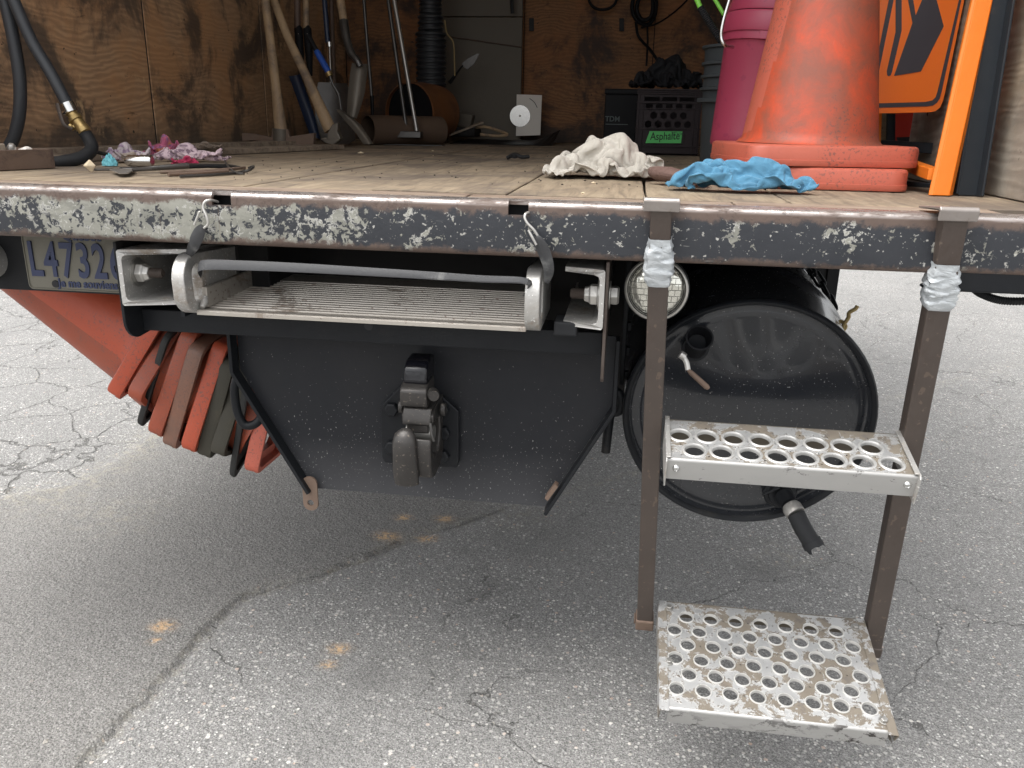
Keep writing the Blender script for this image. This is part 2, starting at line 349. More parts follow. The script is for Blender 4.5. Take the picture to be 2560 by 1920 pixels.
# chipped beam paint ----------------------------------------------------
def beam_paint():
    t = T('beam_paint', .45)
    p = t.xyz(); x, y, z = p[0], p[1], p[2]
    n = t.math('ADD', t.math('MULTIPLY', t.noise(14, detail=6, rough=.6, dist=.4), .38), t.math('MULTIPLY', t.noise(60, detail=7, rough=.68, dist=.5), .55))
    n2 = t.noise(3.2, detail=5, rough=.6)
    # khaki coat mostly gone to the right, navy below it
    bias = t.math('ADD', t.math('ADD', -.035, t.math('MULTIPLY', t.step(x, -.45, .25), .095)), t.math('MULTIPLY', t.math('SUBTRACT', n2, .5), -.30))
    khaki = t.step(t.math('SUBTRACT', n, bias), .475, .482)
    khc = t.mix(t.noise(25, detail=6), (.20,.198,.165), (.29,.285,.25))
    khc = t.mix(t.step(t.noise(6, detail=6), .52, .68), khc, (.24,.235,.205))
    navy = t.mix(t.noise(18, detail=4), (.012,.0145,.020), (.030,.032,.038))
    film = t.step(t.noise(9, t.co((.6,1,1.4)), 8, .75, .3), .48, .62); khc = t.mix(t.math('MULTIPLY', film, .55), khc, (.12,.12,.105))
    c = t.mix(khaki, navy, khc)
    # white primer at the edges of the chips
    edge = t.math('MULTIPLY', t.step(t.math('SUBTRACT', n, bias), .455, .470), t.step(t.math('SUBTRACT', n, bias), .500, .486))
    chips = t.math('MULTIPLY', edge, t.step(t.noise(20, detail=4), .50, .58))
    sp = t.step(t.noise(95, detail=4, rough=.6), .63, .66)
    c = t.mix(t.math('MAXIMUM', t.math('MULTIPLY', chips, .85), t.math('MULTIPLY', sp, .7)), c, (.52,.51,.47))
    # a broad dark repair and vertical rust runs
    bw = t.math('MULTIPLY', t.step(x, -1.088, -1.078), t.step(x, -1.012, -1.02))
    c = t.mix(t.math('MULTIPLY', bw, .9), c, navy)
    scr = t.step(t.noise(70, t.co((.10,1,1), rot=(0,.12,0)), 4, .7), .66, .70); c = t.mix(t.math('MULTIPLY', scr, .5), c, (.42,.41,.38))
    run = t.math('MULTIPLY', t.step(t.noise(60, t.co((1,1,.02)), 3), .62, .72), t.step(t.noise(4, detail=2), .45, .65))
    c = t.mix(t.math('MULTIPLY', run, .6), c, (.16,.10,.05))
    rustc = t.mix(t.noise(20, detail=5), (.07,.045,.036), (.14,.10,.08))
    zt = t.math('ADD', z, t.math('MULTIPLY', t.math('SUBTRACT', t.noise(16, detail=8, rough=.75), .5), .07))
    top = t.step(zt, ZD-.030, ZD-.018); bot = t.step(zt, ZD-.096, ZD-.106)
    rust = t.math('MAXIMUM', top, bot)
    c = t.mix(rust, c, rustc)
    # polished steel along the very top edge, worn by boots
    pol = t.math('MULTIPLY', t.step(z, ZD-.013, ZD-.004), t.step(t.noise(9, t.co((1,1,6)), 7, .7), .36, .55))
    c = t.mix(pol, c, (.44,.40,.38))
    t.col(c); t.metal(t.math('MULTIPLY', pol, .75)); t.rough(t.math('SUBTRACT', .5, t.math('MULTIPLY', pol, .26)))
    t.bump(khaki, .0012, .8); t.bump(t.noise(70, detail=6), .0008)
    return t.m
M['beam'] = beam_paint()

def wood(name, light, mid, dark, along='Y', stain=(.06,.04,.03), lo=.5, hi=.72, rough=.75, fine=1.0, sscale=2.2, scuff=None):
    t = T(name, rough)
    sc = {'X':(.12,1,1),'Y':(1,.12,1),'Z':(1,1,.12)}[along]
    g = t.noise(26*fine, t.co(sc), 7, .62, 1.2); g2 = t.noise(150*fine, t.co(tuple(a if a==1 else .05 for a in sc)), 3)
    c = t.ramp(g, [(.30,dark),(.5,mid),(.72,light)])
    c = t.mix(t.math('MULTIPLY', t.step(g2, .56, .7), .35), c, dark)
    st = t.step(t.noise(sscale, detail=8, rough=.66, dist=.5), lo, hi)
    c = t.mix(t.math('MULTIPLY', st, .85), c, stain)
    if scuff: c = t.mix(t.math('MULTIPLY', t.step(t.noise(3.1, t.co((1,1,.45), loc=(4,2,1)), 9, .7), .57, .64), .8), c, scuff)
    t.col(c).bump(g, .0015); t.bump(g2, .0006)
    return t.m
M['deck_wood'] = wood('deck_wood', (.38,.305,.215), (.285,.225,.155), (.15,.115,.085), 'Y', (.115,.092,.075), .42, .66, .8, 1.0, 2.6)
M['edge_wood'] = wood('edge_wood', (.36,.29,.22), (.25,.19,.145), (.12,.08,.06), 'X', (.16,.10,.07), .5, .7, .7)
M['old_board'] = wood('old_board', (.34,.28,.21), (.25,.20,.15), (.13,.10,.075), 'X', (.12,.09,.07), .5, .7, .85)
def ply(name, light, mid, dark, dirt, lo, hi, scuff, fade=None):
    t = T(name, .7)
    w = t.noise(1.4, t.co((1,.35,1.6)), 3, .5, .3)
    g = t.wave(13, t.vadd(t.co((1,.05,1)), t.vadd(t.noise(2.0, t.co((1,.7,2.2)), 4, out=1), (.22,.22,.22), 'MULTIPLY')), 2.2, 4, 1.6, 'Z')
    g = t.math('ADD', t.math('MULTIPLY', g, .55), t.math('MULTIPLY', t.noise(24, t.co((1,.08,1)), 6, .65, .8), .45))
    f = t.noise(60, t.co((1,.10,1)), 4, .6, 1.0)
    c = t.ramp(g, [(.12,tuple(.5*(a+b) for a, b in zip(dark, mid))),(.45,mid),(.85,light)])
    c = t.mix(t.math('MULTIPLY', t.step(f, .5, .68), .45), c, dark)
    c = t.mix(t.math('MULTIPLY', t.step(w, .42, .66), .5), c, mid)
    c = t.mix(t.math('MULTIPLY', t.step(t.noise(1.5, detail=5, rough=.6), .46, .60), .5), c, tuple(v*q for v, q in zip(mid, (1.25,1.0,.72))))
    c = t.mix(t.math('MULTIPLY', t.step(t.noise(7, t.co((1,.5,1.6)), 7, .75, .5), .60, .70), .7), c, tuple(v*.30 for v in dark))
    st = t.step(t.noise(2.4, detail=9, rough=.68, dist=.4), lo, hi); c = t.mix(t.math('MULTIPLY', st, .85), c, dirt)
    if scuff: c = t.mix(t.math('MULTIPLY', t.step(t.noise(2.6, t.co((1,1,.7), loc=(4,2.6,1)), 9, .72), .60, .66), .8), c, scuff)
    kn = t.step(t.noise(38, detail=3), .70, .73); c = t.mix(kn, c, (.02,.015,.012))
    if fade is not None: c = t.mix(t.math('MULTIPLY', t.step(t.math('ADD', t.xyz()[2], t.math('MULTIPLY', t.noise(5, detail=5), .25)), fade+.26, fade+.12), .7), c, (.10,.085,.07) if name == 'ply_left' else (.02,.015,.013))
    t.col(c).bump(g, .0008); t.bump(f, .0006); return t.m
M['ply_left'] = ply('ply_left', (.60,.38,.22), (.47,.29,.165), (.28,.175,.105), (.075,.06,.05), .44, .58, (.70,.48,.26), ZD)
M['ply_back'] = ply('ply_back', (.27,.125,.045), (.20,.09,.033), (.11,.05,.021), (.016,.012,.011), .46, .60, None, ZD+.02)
M['ply_right'] = ply('ply_right', (.42,.375,.31), (.33,.29,.24), (.19,.165,.135), (.14,.125,.11), .48, .70, (.55,.50,.42))
M['grey_door'] = (lambda t: (t.col(t.mix(t.math('MULTIPLY', t.step(t.math('ADD', t.noise(9, t.co((2.2,1,.6)), 8, .72, .4), t.step(t.xyz()[2], ZD+.55, ZD-.2)), .66, .95), .85), t.mix(t.noise(3, detail=5), (.40,.375,.28), (.30,.285,.21)), (.055,.04,.03))), t.bump(t.noise(40, detail=4), .0008), t)[-1])(T('grey_door', .6)).m

def treadplate(name):
    t = T(name, .3, .9)
    c = t.mix(t.noise(16, detail=5), (.42,.42,.42), (.60,.60,.59))
    d = t.step(t.noise(17, detail=9, rough=.72, dist=.35), .475, .53)
    d2 = t.step(t.noise(34, detail=6, rough=.7), .575, .62)
    dirtc = t.mix(t.noise(30, detail=4), (.12,.10,.078), (.19,.165,.13))
    c = t.mix(d, c, dirtc); c = t.mix(d2, c, (.12,.105,.09)); t.col(c)
    dm = t.math('MAXIMUM', d, d2)
    t.metal(t.math('SUBTRACT', .62, t.math('MULTIPLY', dm, .62))); t.rough(t.math('ADD', .40, t.math('MULTIPLY', dm, .4)))
    t.bump(dm, .0006); t.bump(t.noise(60, t.co((1,.2,1)), 4), .0004); return t.m
M['tread_alu'] = treadplate('tread_alu')
def alufront(name, lo=.60, hi=.66):
    t = T(name, .36, .85)
    c = t.mix(t.noise(20, t.co((.3,1,1)), 5), (.34,.335,.325), (.44,.435,.42))
    d = t.step(t.noise(40, t.co((.55,1,1)), 7, .74, .3), lo, hi)
    gate = t.step(t.noise(3.2, detail=3), .42, .56)
    k = t.math('MULTIPLY', d, gate); c = t.mix(k, c, (.035,.03,.027)); t.col(c)
    t.metal(t.math('SUBTRACT', .5, t.math('MULTIPLY', k, .5))); t.rough(t.math('ADD', .36, t.math('MULTIPLY', k, .4))); t.bump(t.noise(60, t.co((.2,1,1))), .0003)
    return t.m
M['alu_front'] = alufront('alu_front', .60, .64)
M['alu_front_worn'] = alufront('alu_front_worn', .52, .58)
M['alu_cast'] = generic('alu_cast', (.40,.39,.37), (.52,.51,.49), .45, .6, 16, (.24,.20,.16), .52, .68, .0012, (.78,.77,.75))
M['alu_step'] = generic('alu_step', (.38,.345,.30), (.50,.465,.42), .42, .5, 9, (.20,.155,.12), .55, .66, .0005, (.25,.2,.17))
def plate_paint_dark():
    t = T('hitch_paint', .33)
    c = t.mix(t.noise(7, detail=5), (.012,.013,.016), (.021,.022,.025))
    z = t.xyz()[2]
    c = t.mix(t.math('MULTIPLY', t.step(t.noise(5, detail=5), .45, .7), .5), c, (.022,.022,.024))
    dens = t.math('ADD', .705, t.math('MULTIPLY', t.step(z, .38, .75), .07))
    sp = t.math('GREATER_THAN', t.noise(210, t.co((1,1,.8)), 2, .5, .5), t.math('SUBTRACT', dens, t.math('MULTIPLY', t.noise(4), .06)))
    c = t.mix(t.math('MULTIPLY', sp, .55), c, (.34,.33,.32))
    dust = t.math('MULTIPLY', t.step(z, .50, .36), .35); c = t.mix(dust, c, (.11,.11,.115))
    # a wet smear of grease above the hook
    dx = t.math('MULTIPLY', t.math('ADD', t.xyz()[0], .492), 13.0); dz = t.math('MULTIPLY', t.math('SUBTRACT', z, .70), 9.5)
    rr = t.math('ADD', t.math('ADD', t.math('MULTIPLY', dx, dx), t.math('MULTIPLY', dz, dz)), t.math('MULTIPLY', t.noise(22, detail=4), .9))
    gs = t.step(rr, 1.45, 1.1); c = t.mix(gs, c, (.004,.004,.007))
    t.col(c); t.rough(t.math('ADD', .38, t.math('MULTIPLY', gs, .3))); t.bump(t.noise(30, detail=5), .0008); return t.m
M['hitch_paint'] = plate_paint_dark()
M['drum_paint'] = (lambda t: (t.col(t.mix(t.step(t.noise(260, detail=1), .73, .75), t.mix(t.noise(4, detail=6), (.006,.0075,.011), (.022,.024,.028)), (.25,.24,.23))), t.b.inputs['Coat Weight'].__setattr__('default_value', .35), t.b.inputs['Coat Roughness'].__setattr__('default_value', .05), t.rough(t.math('ADD', .10, t.math('MULTIPLY', t.noise(6, detail=7), .30))), t)[-1])(T('drum_paint', .2)).m
def cloth_mat(name, a, b, pat=None):
    t = T(name, .9); c = t.mix(t.noise(9, detail=6), a, b)
    if pat:
        k = t.vor(42, t.vadd(t.tc.outputs['Object'], t.vadd(t.noise(14, out=1), (.12,.12,.12), 'MULTIPLY')), 'F1')
        c = t.mix(t.step(k, .46, .38), c, pat[0])
        if len(pat) > 1: c = t.mix(t.step(t.noise(13, detail=3), .54, .60), c, pat[1])
    else: c = t.mix(t.math('MULTIPLY', t.step(t.noise(6, detail=5), .52, .72), .5), c, tuple(x*.55 for x in a))
    t.col(c).bump(t.noise(500, detail=1), .0004); t.bump(t.noise(32, detail=4, dist=1.5), .004); t.b.inputs['Sheen Weight'].default_value = .2; return t.m
M['rag_white'] = cloth_mat('rag_white', (.56,.53,.48), (.44,.41,.35))
M['rag_blue'] = cloth_mat('rag_blue', (.085,.25,.39), (.065,.19,.30))
M['rag_pink'] = cloth_mat('rag_pink', (.60,.46,.50), (.52,.40,.44), [(.22,.15,.19)])
M['rag_print'] = cloth_mat('rag_print', (.48,.10,.24), (.35,.10,.12), [(.25,.12,.25),(.45,.16,.07)])
M['rag_lilac'] = cloth_mat('rag_lilac', (.50,.44,.48), (.42,.35,.36), [(.30,.22,.3),(.34,.28,.24)])
M['rag_red'] = cloth_mat('rag_red', (.34,.01,.06), (.25,.01,.05))
M['glove'] = cloth_mat('glove', (.22,.17,.13), (.16,.12,.09))
M['bristle'] = (lambda t: (t.col(t.mix(t.noise(120, t.co((.3,1,1)), 3), (.10,.055,.045), (.19,.12,.10))), t.bump(t.noise(200, t.co((.2,1,1))), .003), t)[-1])(T('bristle', .85)).m
M['teal_wool'] = generic('teal_wool', (.12,.42,.50), (.2,.5,.55), .95, 0, 30, bump=.003)
M['bag_black'] = generic('bag_black', (.006,.0065,.008), (.012,.012,.014), .75, 0, 20)
M['stone_chip'] = generic('stone_chip', (.62,.50,.33), (.7,.6,.44), .8, 0, 30)

# glass of the work lamp
def lens():
    t = T('lens_glass', .12); 
    br = t.nt.nodes.new('ShaderNodeTexBrick'); mp = t.co((30,30,30)); 
    sx = t.xyz(mp); cb = t.nt.nodes.new('ShaderNodeCombineXYZ'); t.nt.links.new(sx[0], cb.inputs[0]); t.nt.links.new(sx[2], cb.inputs[1])
    t.nt.links.new(cb.outputs[0], br.inputs['Vector']); br.inputs['Mortar Size'].default_value = .035; br.inputs['Scale'].default_value = 1.6
    br.inputs['Mortar Smooth'].default_value = 1.0; br.inputs['Brick Width'].default_value = .62; br.inputs['Row Height'].default_value = .62
    t.bump(br.outputs['Fac'], .002, .6); t.bump(t.noise(30, detail=2), .004)
    t.col(t.mix(br.outputs['Fac'], (.70,.69,.62), (.50,.48,.42))); t.b.inputs['Metallic'].default_value = .75; t.b.inputs['Coat Weight'].default_value = .8
    return t.m
M['lens'] = lens()

for k_ in ('dark_plastic','crate','grey_pail','bag_black','black_paint','black_metal','hitch_paint','under_metal','cone_black','cone_olive','rubber','post_black'): M[k_].node_tree.nodes['Principled BSDF'].inputs['Specular IOR Level'].default_value = .2

# ------------------------------------------------------------------ ground
def make_ground():
    def axis(a, b, step, far):
        fine = list(np.arange(a, b+1e-6, step)); lo = []; hi = []; d = step; x = a
        while x > -far: d *= 1.5; x -= d; lo.append(x)
        d = step; x = b
        while x < far: d *= 1.5; x += d; hi.append(x)
        return np.array(lo[::-1]+fine+hi)
    xs = axis(-3.1, 2.1, .017, 400); ys = axis(.95, 5.6, .017, 400)
    Xg, Yg = np.meshgrid(xs, ys)
    rng = np.random.RandomState(3)
    def fbm(X, Y, f, n=4):
        out = np.zeros_like(X); a = 1.0
        for i in range(n):
            for k in range(3):
                th = rng.rand()*6.28; ph = rng.rand()*6.28; ff = f*(.7+.6*rng.rand())
                out += a*np.sin((X*math.cos(th)+Y*math.sin(th))*ff+ph+1.3*np.sin((Y*math.cos(th)-X*math.sin(th))*ff*.7+ph*2))/3
            f *= 2.1; a *= .5
        return out
    # outline of the finer patch (seen lower left) and of the worn cracked lane beyond it
    pb = [at(u, v, Z=GZ) for u, v in [(150,1960),(190,1920),(450,1650),(525,1560),(620,1485),(860,1410),(1080,1320),(1290,1260)]]
    pa = [at(u, v, Z=GZ) for u, v in [(-200,1300),(0,1245),(190,1215),(330,1130),(440,1040),(560,985),(700,930)]]
    def sdist(P):
        best = np.full(Xg.shape, 1e9); sgn = np.zeros(Xg.shape)
        for i in range(len(P)-1):
            ax, ay = P[i].x, P[i].y; bx, by = P[i+1].x, P[i+1].y
            dx, dy = bx-ax, by-ay; L2 = dx*dx+dy*dy
            t = ((Xg-ax)*dx+(Yg-ay)*dy)/L2
            if i == 0: t = np.minimum(t, 1)
            elif i == len(P)-2: t = np.maximum(t, 0)
            else: t = np.clip(t, 0, 1)
            d = np.hypot(Xg-ax-t*dx, Yg-ay-t*dy); cr = dx*(Yg-ay)-dy*(Xg-ax)
            mk = d < best; best = np.where(mk, d, best); sgn = np.where(mk, np.sign(cr), sgn)
        return best*sgn
    wob = fbm(Xg, Yg, 14, 4)*.018
    sb = sdist(pb)+wob; sa = sdist(pa)+wob          # >0: left of the direction of travel (far / upper side)
    sm = lambda x, a, b: np.clip((x-a)/(b-a), 0, 1)**2*(3-2*np.clip((x-a)/(b-a), 0, 1))
    patch = sm(sb, -.01, .02)*(1-sm(sa, -.03, .03))*sm(-Xg, .35, .62)
    worn = sm(sa, -.02, .05)*sm(-Xg, .6, 1.2)
    worn = np.maximum(worn, .35*sm(Xg, .6, 2.0))
    grit = np.clip(np.exp(-((sb+.012)/.03)**2)*.7 + np.exp(-((sa+.02)/.11)**2)*1.0*sm(-Xg, .9, 1.4), 0, 1)
    for u, v, s in ((1960,1385,.13),(300,1290,.2),(1290,1290,.12),(120,1250,.2)):
        p = at(u, v, Z=GZ); grit = np.maximum(grit, .8*np.exp(-(((Xg-p.x)/s)**2+((Yg-p.y)/(s*.8))**2)))
    stain = np.zeros_like(Xg)
    for u, v, s in ((965,1343,.038),(1065,1342,.032),(1010,1296,.028),(1110,1298,.028),(408,1569,.030),(848,1618,.026),(820,1658,.018),(386,1605,.013)):
        p = at(u, v, Z=GZ); stain = np.maximum(stain, np.clip(1.35*np.exp(-(((Xg-p.x)/s)**2+((Yg-p.y)/(s*.75))**2)), 0, 1))
    dark_spot = np.zeros_like(Xg)  # soft darker spots at set points of the asphalt
    for u, v, s in ((1150,1650,.14),(930,1690,.12),(1200,1480,.16),(1340,1330,.2),(760,1880,.12),(1900,1420,.1)):
        p = at(u, v, Z=GZ); dark_spot = np.maximum(dark_spot, np.exp(-(((Xg-p.x)/s)**2+((Yg-p.y)/s)**2)))
    near = np.exp(-((Xg+.3)/9)**2-((Yg-2.5)/9)**2)
    Zg = near*(fbm(Xg, Yg, 1.6, 3)*.006 - .004) + .009*sm(sb, -.012, .014)*(1-sm(sa, -.05, .05))*sm(-Xg, .35, .62) - .009*np.exp(-((sb+.012)/.016)**2)*sm(-Xg, .3, .6)
    Zg += .0012*fbm(Xg, Yg, 60, 2)*near + GZ
    ny, nx = Xg.shape
    vs = np.stack([Xg, Yg, Zg], -1).reshape(-1, 3)
    ii = (np.arange(ny-1)[:, None]*nx+np.arange(nx-1)[None]).reshape(-1)
    fs = np.stack([ii, ii+1, ii+nx+1, ii+nx], -1)
    me = bpy.data.meshes.new('ground'); me.vertices.add(len(vs)); me.vertices.foreach_set('co', vs.ravel())
    me.loops.add(len(fs)*4); me.polygons.add(len(fs)); me.loops.foreach_set('vertex_index', fs.ravel())
    me.polygons.foreach_set('loop_start', np.arange(0, len(fs)*4, 4)); me.polygons.foreach_set('use_smooth', [True]*len(fs)); me.update(calc_edges=True)
    for nm, a in (('edge',np.clip(sb,-1,1)),('patch',patch),('worn',worn),('grit',grit),('stain',stain),('dark_spot',dark_spot)):
        at_ = me.attributes.new(nm, 'FLOAT', 'POINT'); at_.data.foreach_set('value', a.astype(np.float32).ravel())
    me.materials.append(M['asphalt']); o = bpy.data.objects.new('ground', me); C.objects.link(o); o['kind'] = 'structure'; o['label'] = 'worn grey asphalt with pale stones, cracks and a darker smoother patch'
make_ground()
mb = MB(); rs = random.Random(5)
def rock(mb, c, r, rs, flat=.6):
    vs = []; fs = [(0,1,2),(0,2,3),(0,3,4),(0,4,1),(5,2,1),(5,3,2),(5,4,3),(5,1,4)]
    for d in ((0,0,1),(1,0,0),(0,1,0),(-1,0,0),(0,-1,0),(0,0,-1)):
        k = r*(.7+.6*rs.random()); vs.append((c[0]+d[0]*k+rs.uniform(-.2,.2)*r, c[1]+d[1]*k+rs.uniform(-.2,.2)*r, c[2]+d[2]*k*flat))
    mb.add(vs, fs)
for i in range(420):
    u, v = rs.uniform(0, 2560), rs.uniform(1000, 1915)
    p = at(u, v, Z=GZ+.003); rock(mb, (p.x, p.y, GZ+.004), rs.choice((.0015,.002,.0025,.0035)), rs)
for u, v, r in ((463,1708,.008),(115,1855,.009),(1080,1695,.004)): p = at(u, v, Z=GZ+.004); rock(mb, (p.x,p.y,GZ+.006), r, rs)
mb.build('pebbles', M['pebble'], kind='stuff', label='small loose stones scattered on the asphalt')

# ------------------------------------------------------------------ the truck
XL, XR, YB = -2.15, .86, 6.3
truck = root('work_truck', 'rear of a box work truck with open plywood-lined body over a chipped steel beam', 'truck', (-.55, 1.65, 0))
# rear beam : rounded channel with two rectangular notches
YF = 1.65; TH = .009; BH = .112
def beam_prof(cut=False):
    z1 = ZD; z0 = ZD-BH; r = .014; P = []
    if cut:
        P += [(0, z1-.028)]
    else:
        P += [(.055, z1)]
        for i in range(7):
            t = math.radians(90+15*i); P.append((r+r*math.cos(t), z1-r+r*math.sin(t)))
    for i in range(7):
        t = math.radians(180+15*i); P.append((r+r*math.cos(t), z0+r+r*math.sin(t)))
    P += [(.05, z0), (.05, z0+TH), (TH+.004, z0+TH)]
    if cut: P += [(TH, z0+TH+.004), (TH, z1-.028)]
    else: P += [(TH, z0+TH+.004), (TH, z1-TH-.004), (TH+.004, z1-TH), (.055, z1-TH)]
    return P
mb = MB()
n1 = (-.869,-.826); n2 = (-.240,-.199)
edges = [XL-.05, n1[0], n1[1], n2[0], n2[1], .98]
for i in range(5):
    mb.sweep(beam_prof(i in (1,3)), (edges[i], YF, 0), (edges[i+1], YF, 0), (0,1,0), (0,0,1))
mb.box(n1[0], n1[1], YF+.019, YF+.055, ZD-TH, ZD-.0002); mb.box(n2[0], n2[1], YF+.019, YF+.055, ZD-TH, ZD-.0002)
mb.build('rear_beam', M['beam'], truck, smooth=40)
mb = MB().box(.575, 1.02, YF+.004, YF+.012, .975, ZD-BH+.02)
mb.box(.575, 1.02, YF+.012, YF+.05, .975, .982)
mb.build('drop_plate', M['black_paint'], truck, bev=.004)
# deck: edge board and planks
deck = MB().box(XL, XR+.05, YF+.14, YF+.17, ZD-.06, ZD-.037).build('deck', M['deck_wood'], truck)
MB().box(XL, XR+.05, YF+.050, YF+.0545, ZD-BH+.012, ZD-TH-.001).build('notch_shade', M['ink'], truck)  # black strip added behind the notches, standing in for the shade inside the channel
x = XL
for w in (.62,.41,.78,.55,.50):
    MB().box(x+.0015, min(x+w, XR+.04)-.0015, YF+.0565, YF+.135, ZD-.034, ZD+random.uniform(-.0015,.001)).build('edge_board', M['edge_wood'], deck, bev=.003); x += w
seams = [XL]; k = -2.065
while k < XR-.05:
    if k > XL+.05: seams.append(k)
    k += .3
seams.append(XR+.02)
for a, b in zip(seams[:-1], seams[1:]):
    dz = random.uniform(-.002, .001); nseg = 26; L0, L1 = YF+.137, YB
    g = random.uniform(.0008, .002); mb = MB(); vs = []; fs = []
    for i in range(nseg+1):
        y = L0+(L1-L0)*(i/nseg)**1.6; w1 = g+.007*max(0, noise.noise(Vector((a*9, y*3.2, 0)))-.05); w2 = g+.007*max(0, noise.noise(Vector((b*9, y*3.2, 3)))-.05)
        zz = ZD+dz+.0012*noise.noise(Vector((a*3, y*2, 9)))
        vs += [(a+w1,y,ZD-.035),(a+w1,y,zz-.001),(a+w1+.003,y,zz+.0008),(b-w2-.003,y,zz+.0008),(b-w2,y,zz-.001),(b-w2,y,ZD-.035)]
    for i in range(nseg):
        for q in range(6): fs.append((i*6+q, i*6+(q+1)%6, (i+1)*6+(q+1)%6, (i+1)*6+q))
    fs += [tuple(range(6)), tuple(nseg*6+q for q in range(5,-1,-1))]
    mb.add(vs, fs).build('plank', M['deck_wood'], deck)
# splits in the planks
MB().box(XL-.05, XR+.1, YF+.06, YB+.1, ZD-.075, ZD-.038).build('deck_underlay', M['under_metal'], truck)
# walls
lw = MB().box(XL-.10, XL-.03, 1.80, YB+.1, ZD-.1, ZD+2.15).build('side_wall', M['black_metal'], truck)
ys = [1.60, 2.45, 3.63, 4.83, 5.9, YB]
for a, b in zip(ys[:-1], ys[1:]): MB().box(XL-.03+random.uniform(-.003,.002), XL, a+.007, b-.007, ZD+.002, ZD+2.1).build('wall_panel', M['ply_left'], lw, bev=.002)
for y_ in ys[1:-1]: MB().box(XL-.024, XL-.004, y_-.0065, y_+.0065, ZD+.004, ZD+2.1).build('joint_filler', M['ink'], lw)
rw = MB().box(XR+.018, XR+.09, 1.70, YB+.1, ZD-.1, ZD+2.15).build('side_wall', M['black_metal'], truck)
for a, b in ((1.72,2.9),(2.9,4.1),(4.1,5.3),(5.3,YB)): MB().box(XR, XR+.018, a+.002, b-.002, ZD+.002, ZD+2.1).build('wall_panel', M['ply_right'], rw, bev=.002)
ew = MB().box(XL-.1, XR+.1, YB+.02, YB+.1, ZD-.1, ZD+2.15).build('end_wall', M['black_metal'], truck)
for a, b in ((XL,-.82),(-.82,.10),(.10,XR)): MB().box(a+.003, b-.003, YB, YB+.018, ZD+.002, ZD+2.1).build('wall_panel', M['ply_back'], ew, bev=.002)
MB().box(XL-.1, XR+.1, 1.75, YB+.1, ZD+2.15, ZD+2.25).build('shade_roof', M['white_board'], truck)  # out of view, put in to shade the truck body
# rear corner post: dark steel channel leaning on the right wall
p0 = at(2395,492,Y=2.13); p1 = at(2443,492,Y=2.13); q0 = at(2480,-60,Y=2.16); q1 = at(2524,-60,Y=2.16)
d = (q0-p0).normalized(); N = Vector((0,1,0))
mb = MB().prism([(0,0),(p1.x-p0.x,0),(p1.x-p0.x+(q1.x-p1.x)-(q0.x-p0.x),1.9),(0,1.9)], (p0.x,p0.y,ZD+.001), (1,0,0), d*1.0, -.006)
mb.bar((p1.x,p1.y-.014,ZD+.001), Vector((p1.x,p1.y-.014,ZD+.001))+d*1.9, .006, .035, (0,1,0))
mb.bar((p0.x-.002,p0.y+.05,ZD+.001), Vector((p0.x-.002,p0.y+.05,ZD+.001))+d*1.9, .006, .10, (0,1,0))
mb.build('corner_post', M['post_black'], truck, bev=.002)

# underbody
mb = MB()
for x in (-.93, -.07): mb.box(x-.04, x+.04, 1.95, 6.3, .82, 1.045)
for y in (2.2, 2.7, 3.3, 4.0, 4.8, 5.6): mb.box(XL, XR, y, y+.06, .975, 1.045)
mb.build('chassis_rail', M['under_metal'], truck, bev=.004)
MB().box(-1.16, .02, 2.22, 2.25, .80, 1.04).build('light_block_panel', M['under_metal'], truck)  # dark panel added to block light showing through behind the channels
MB().box(-1.02, .02, 2.55, 2.58, .42, 1.04).build('light_block_panel', M['under_metal'], truck)  # second added panel, blocks light from under the deck
for x0 in (.02,):
    MB().lathe([(.20,0),(.40,0),(.46,.03),(.47,.12),(.47,.2),(.46,.25),(.40,.28),(.2,.28)], (x0+.04, 4.60, .21), (1,0,0), 40).build('wheel', M['rubber'], truck, smooth=30)
MB().lathe([(.20,0),(.40,0),(.46,.03),(.47,.12),(.47,.2),(.46,.25),(.40,.28),(.2,.28)], (-1.28, 4.60, .21), (1,0,0), 40).build('wheel', M['rubber'], truck, smooth=30)
b = MB().box(.02, .69, 2.8, 2.84, .60, 1.03).build('mud_shield', M['black_paint'], truck, bev=.004)
MB().box(.655, .693, 2.79, 2.7995, .60, 1.03).build('rim_strip', M['black_metal'], b, bev=.002)
# rod beside the shield
p = at(2072,748,Y=2.5); q = at(2088,815,Y=2.3)
MB().tube(spline([at(2064,815,Y=2.4), p, at(2078,742,Y=2.5), at(2084,760,Y=2.5), at(2090,815,Y=2.4)], 5), .005, 8).build('hanger_rod', M['black_paint'], truck, smooth=50)

# number plate on its dark backing
pk = MB().box(-1.80, -1.128, 1.812, 1.818, .851, 1.035).build('plate_backing', M['black_metal'], truck, bev=.003)
PX0, PX1, PZ0, PZ1 = -1.452, -1.132, .856, 1.006
lp = root('licence_plate', None, None); lp.parent = truck; lp.location = Vector((PX0, 1.806, PZ0))-base(truck)
lpl = MB(); lpl.prism(rrect(PX0,PZ0,PX1,PZ1,.012), (0,1.8115,0), (1,0,0), (0,0,1), .002)
for h in ((-1.318,.866),): pass
lpl.build('plate_sheet', M['plate_paint'], lp)
mb = MB(); rim = rrect(PX0+.003,PZ0+.003,PX1-.003,PZ1-.003,.010)
mb.tube([(a,1.8085,b_) for a, b_ in rim], .0017, 6, closed=True); mb.build('plate_rim', M['plate_paint'], lp, smooth=60)
MB().lathe([(0,0),(.009,0),(.009,.003),(0,.003)], (-1.378,1.809,.872), (0,-1,0), 14).build('plate_bolt', M['ink'], lp)
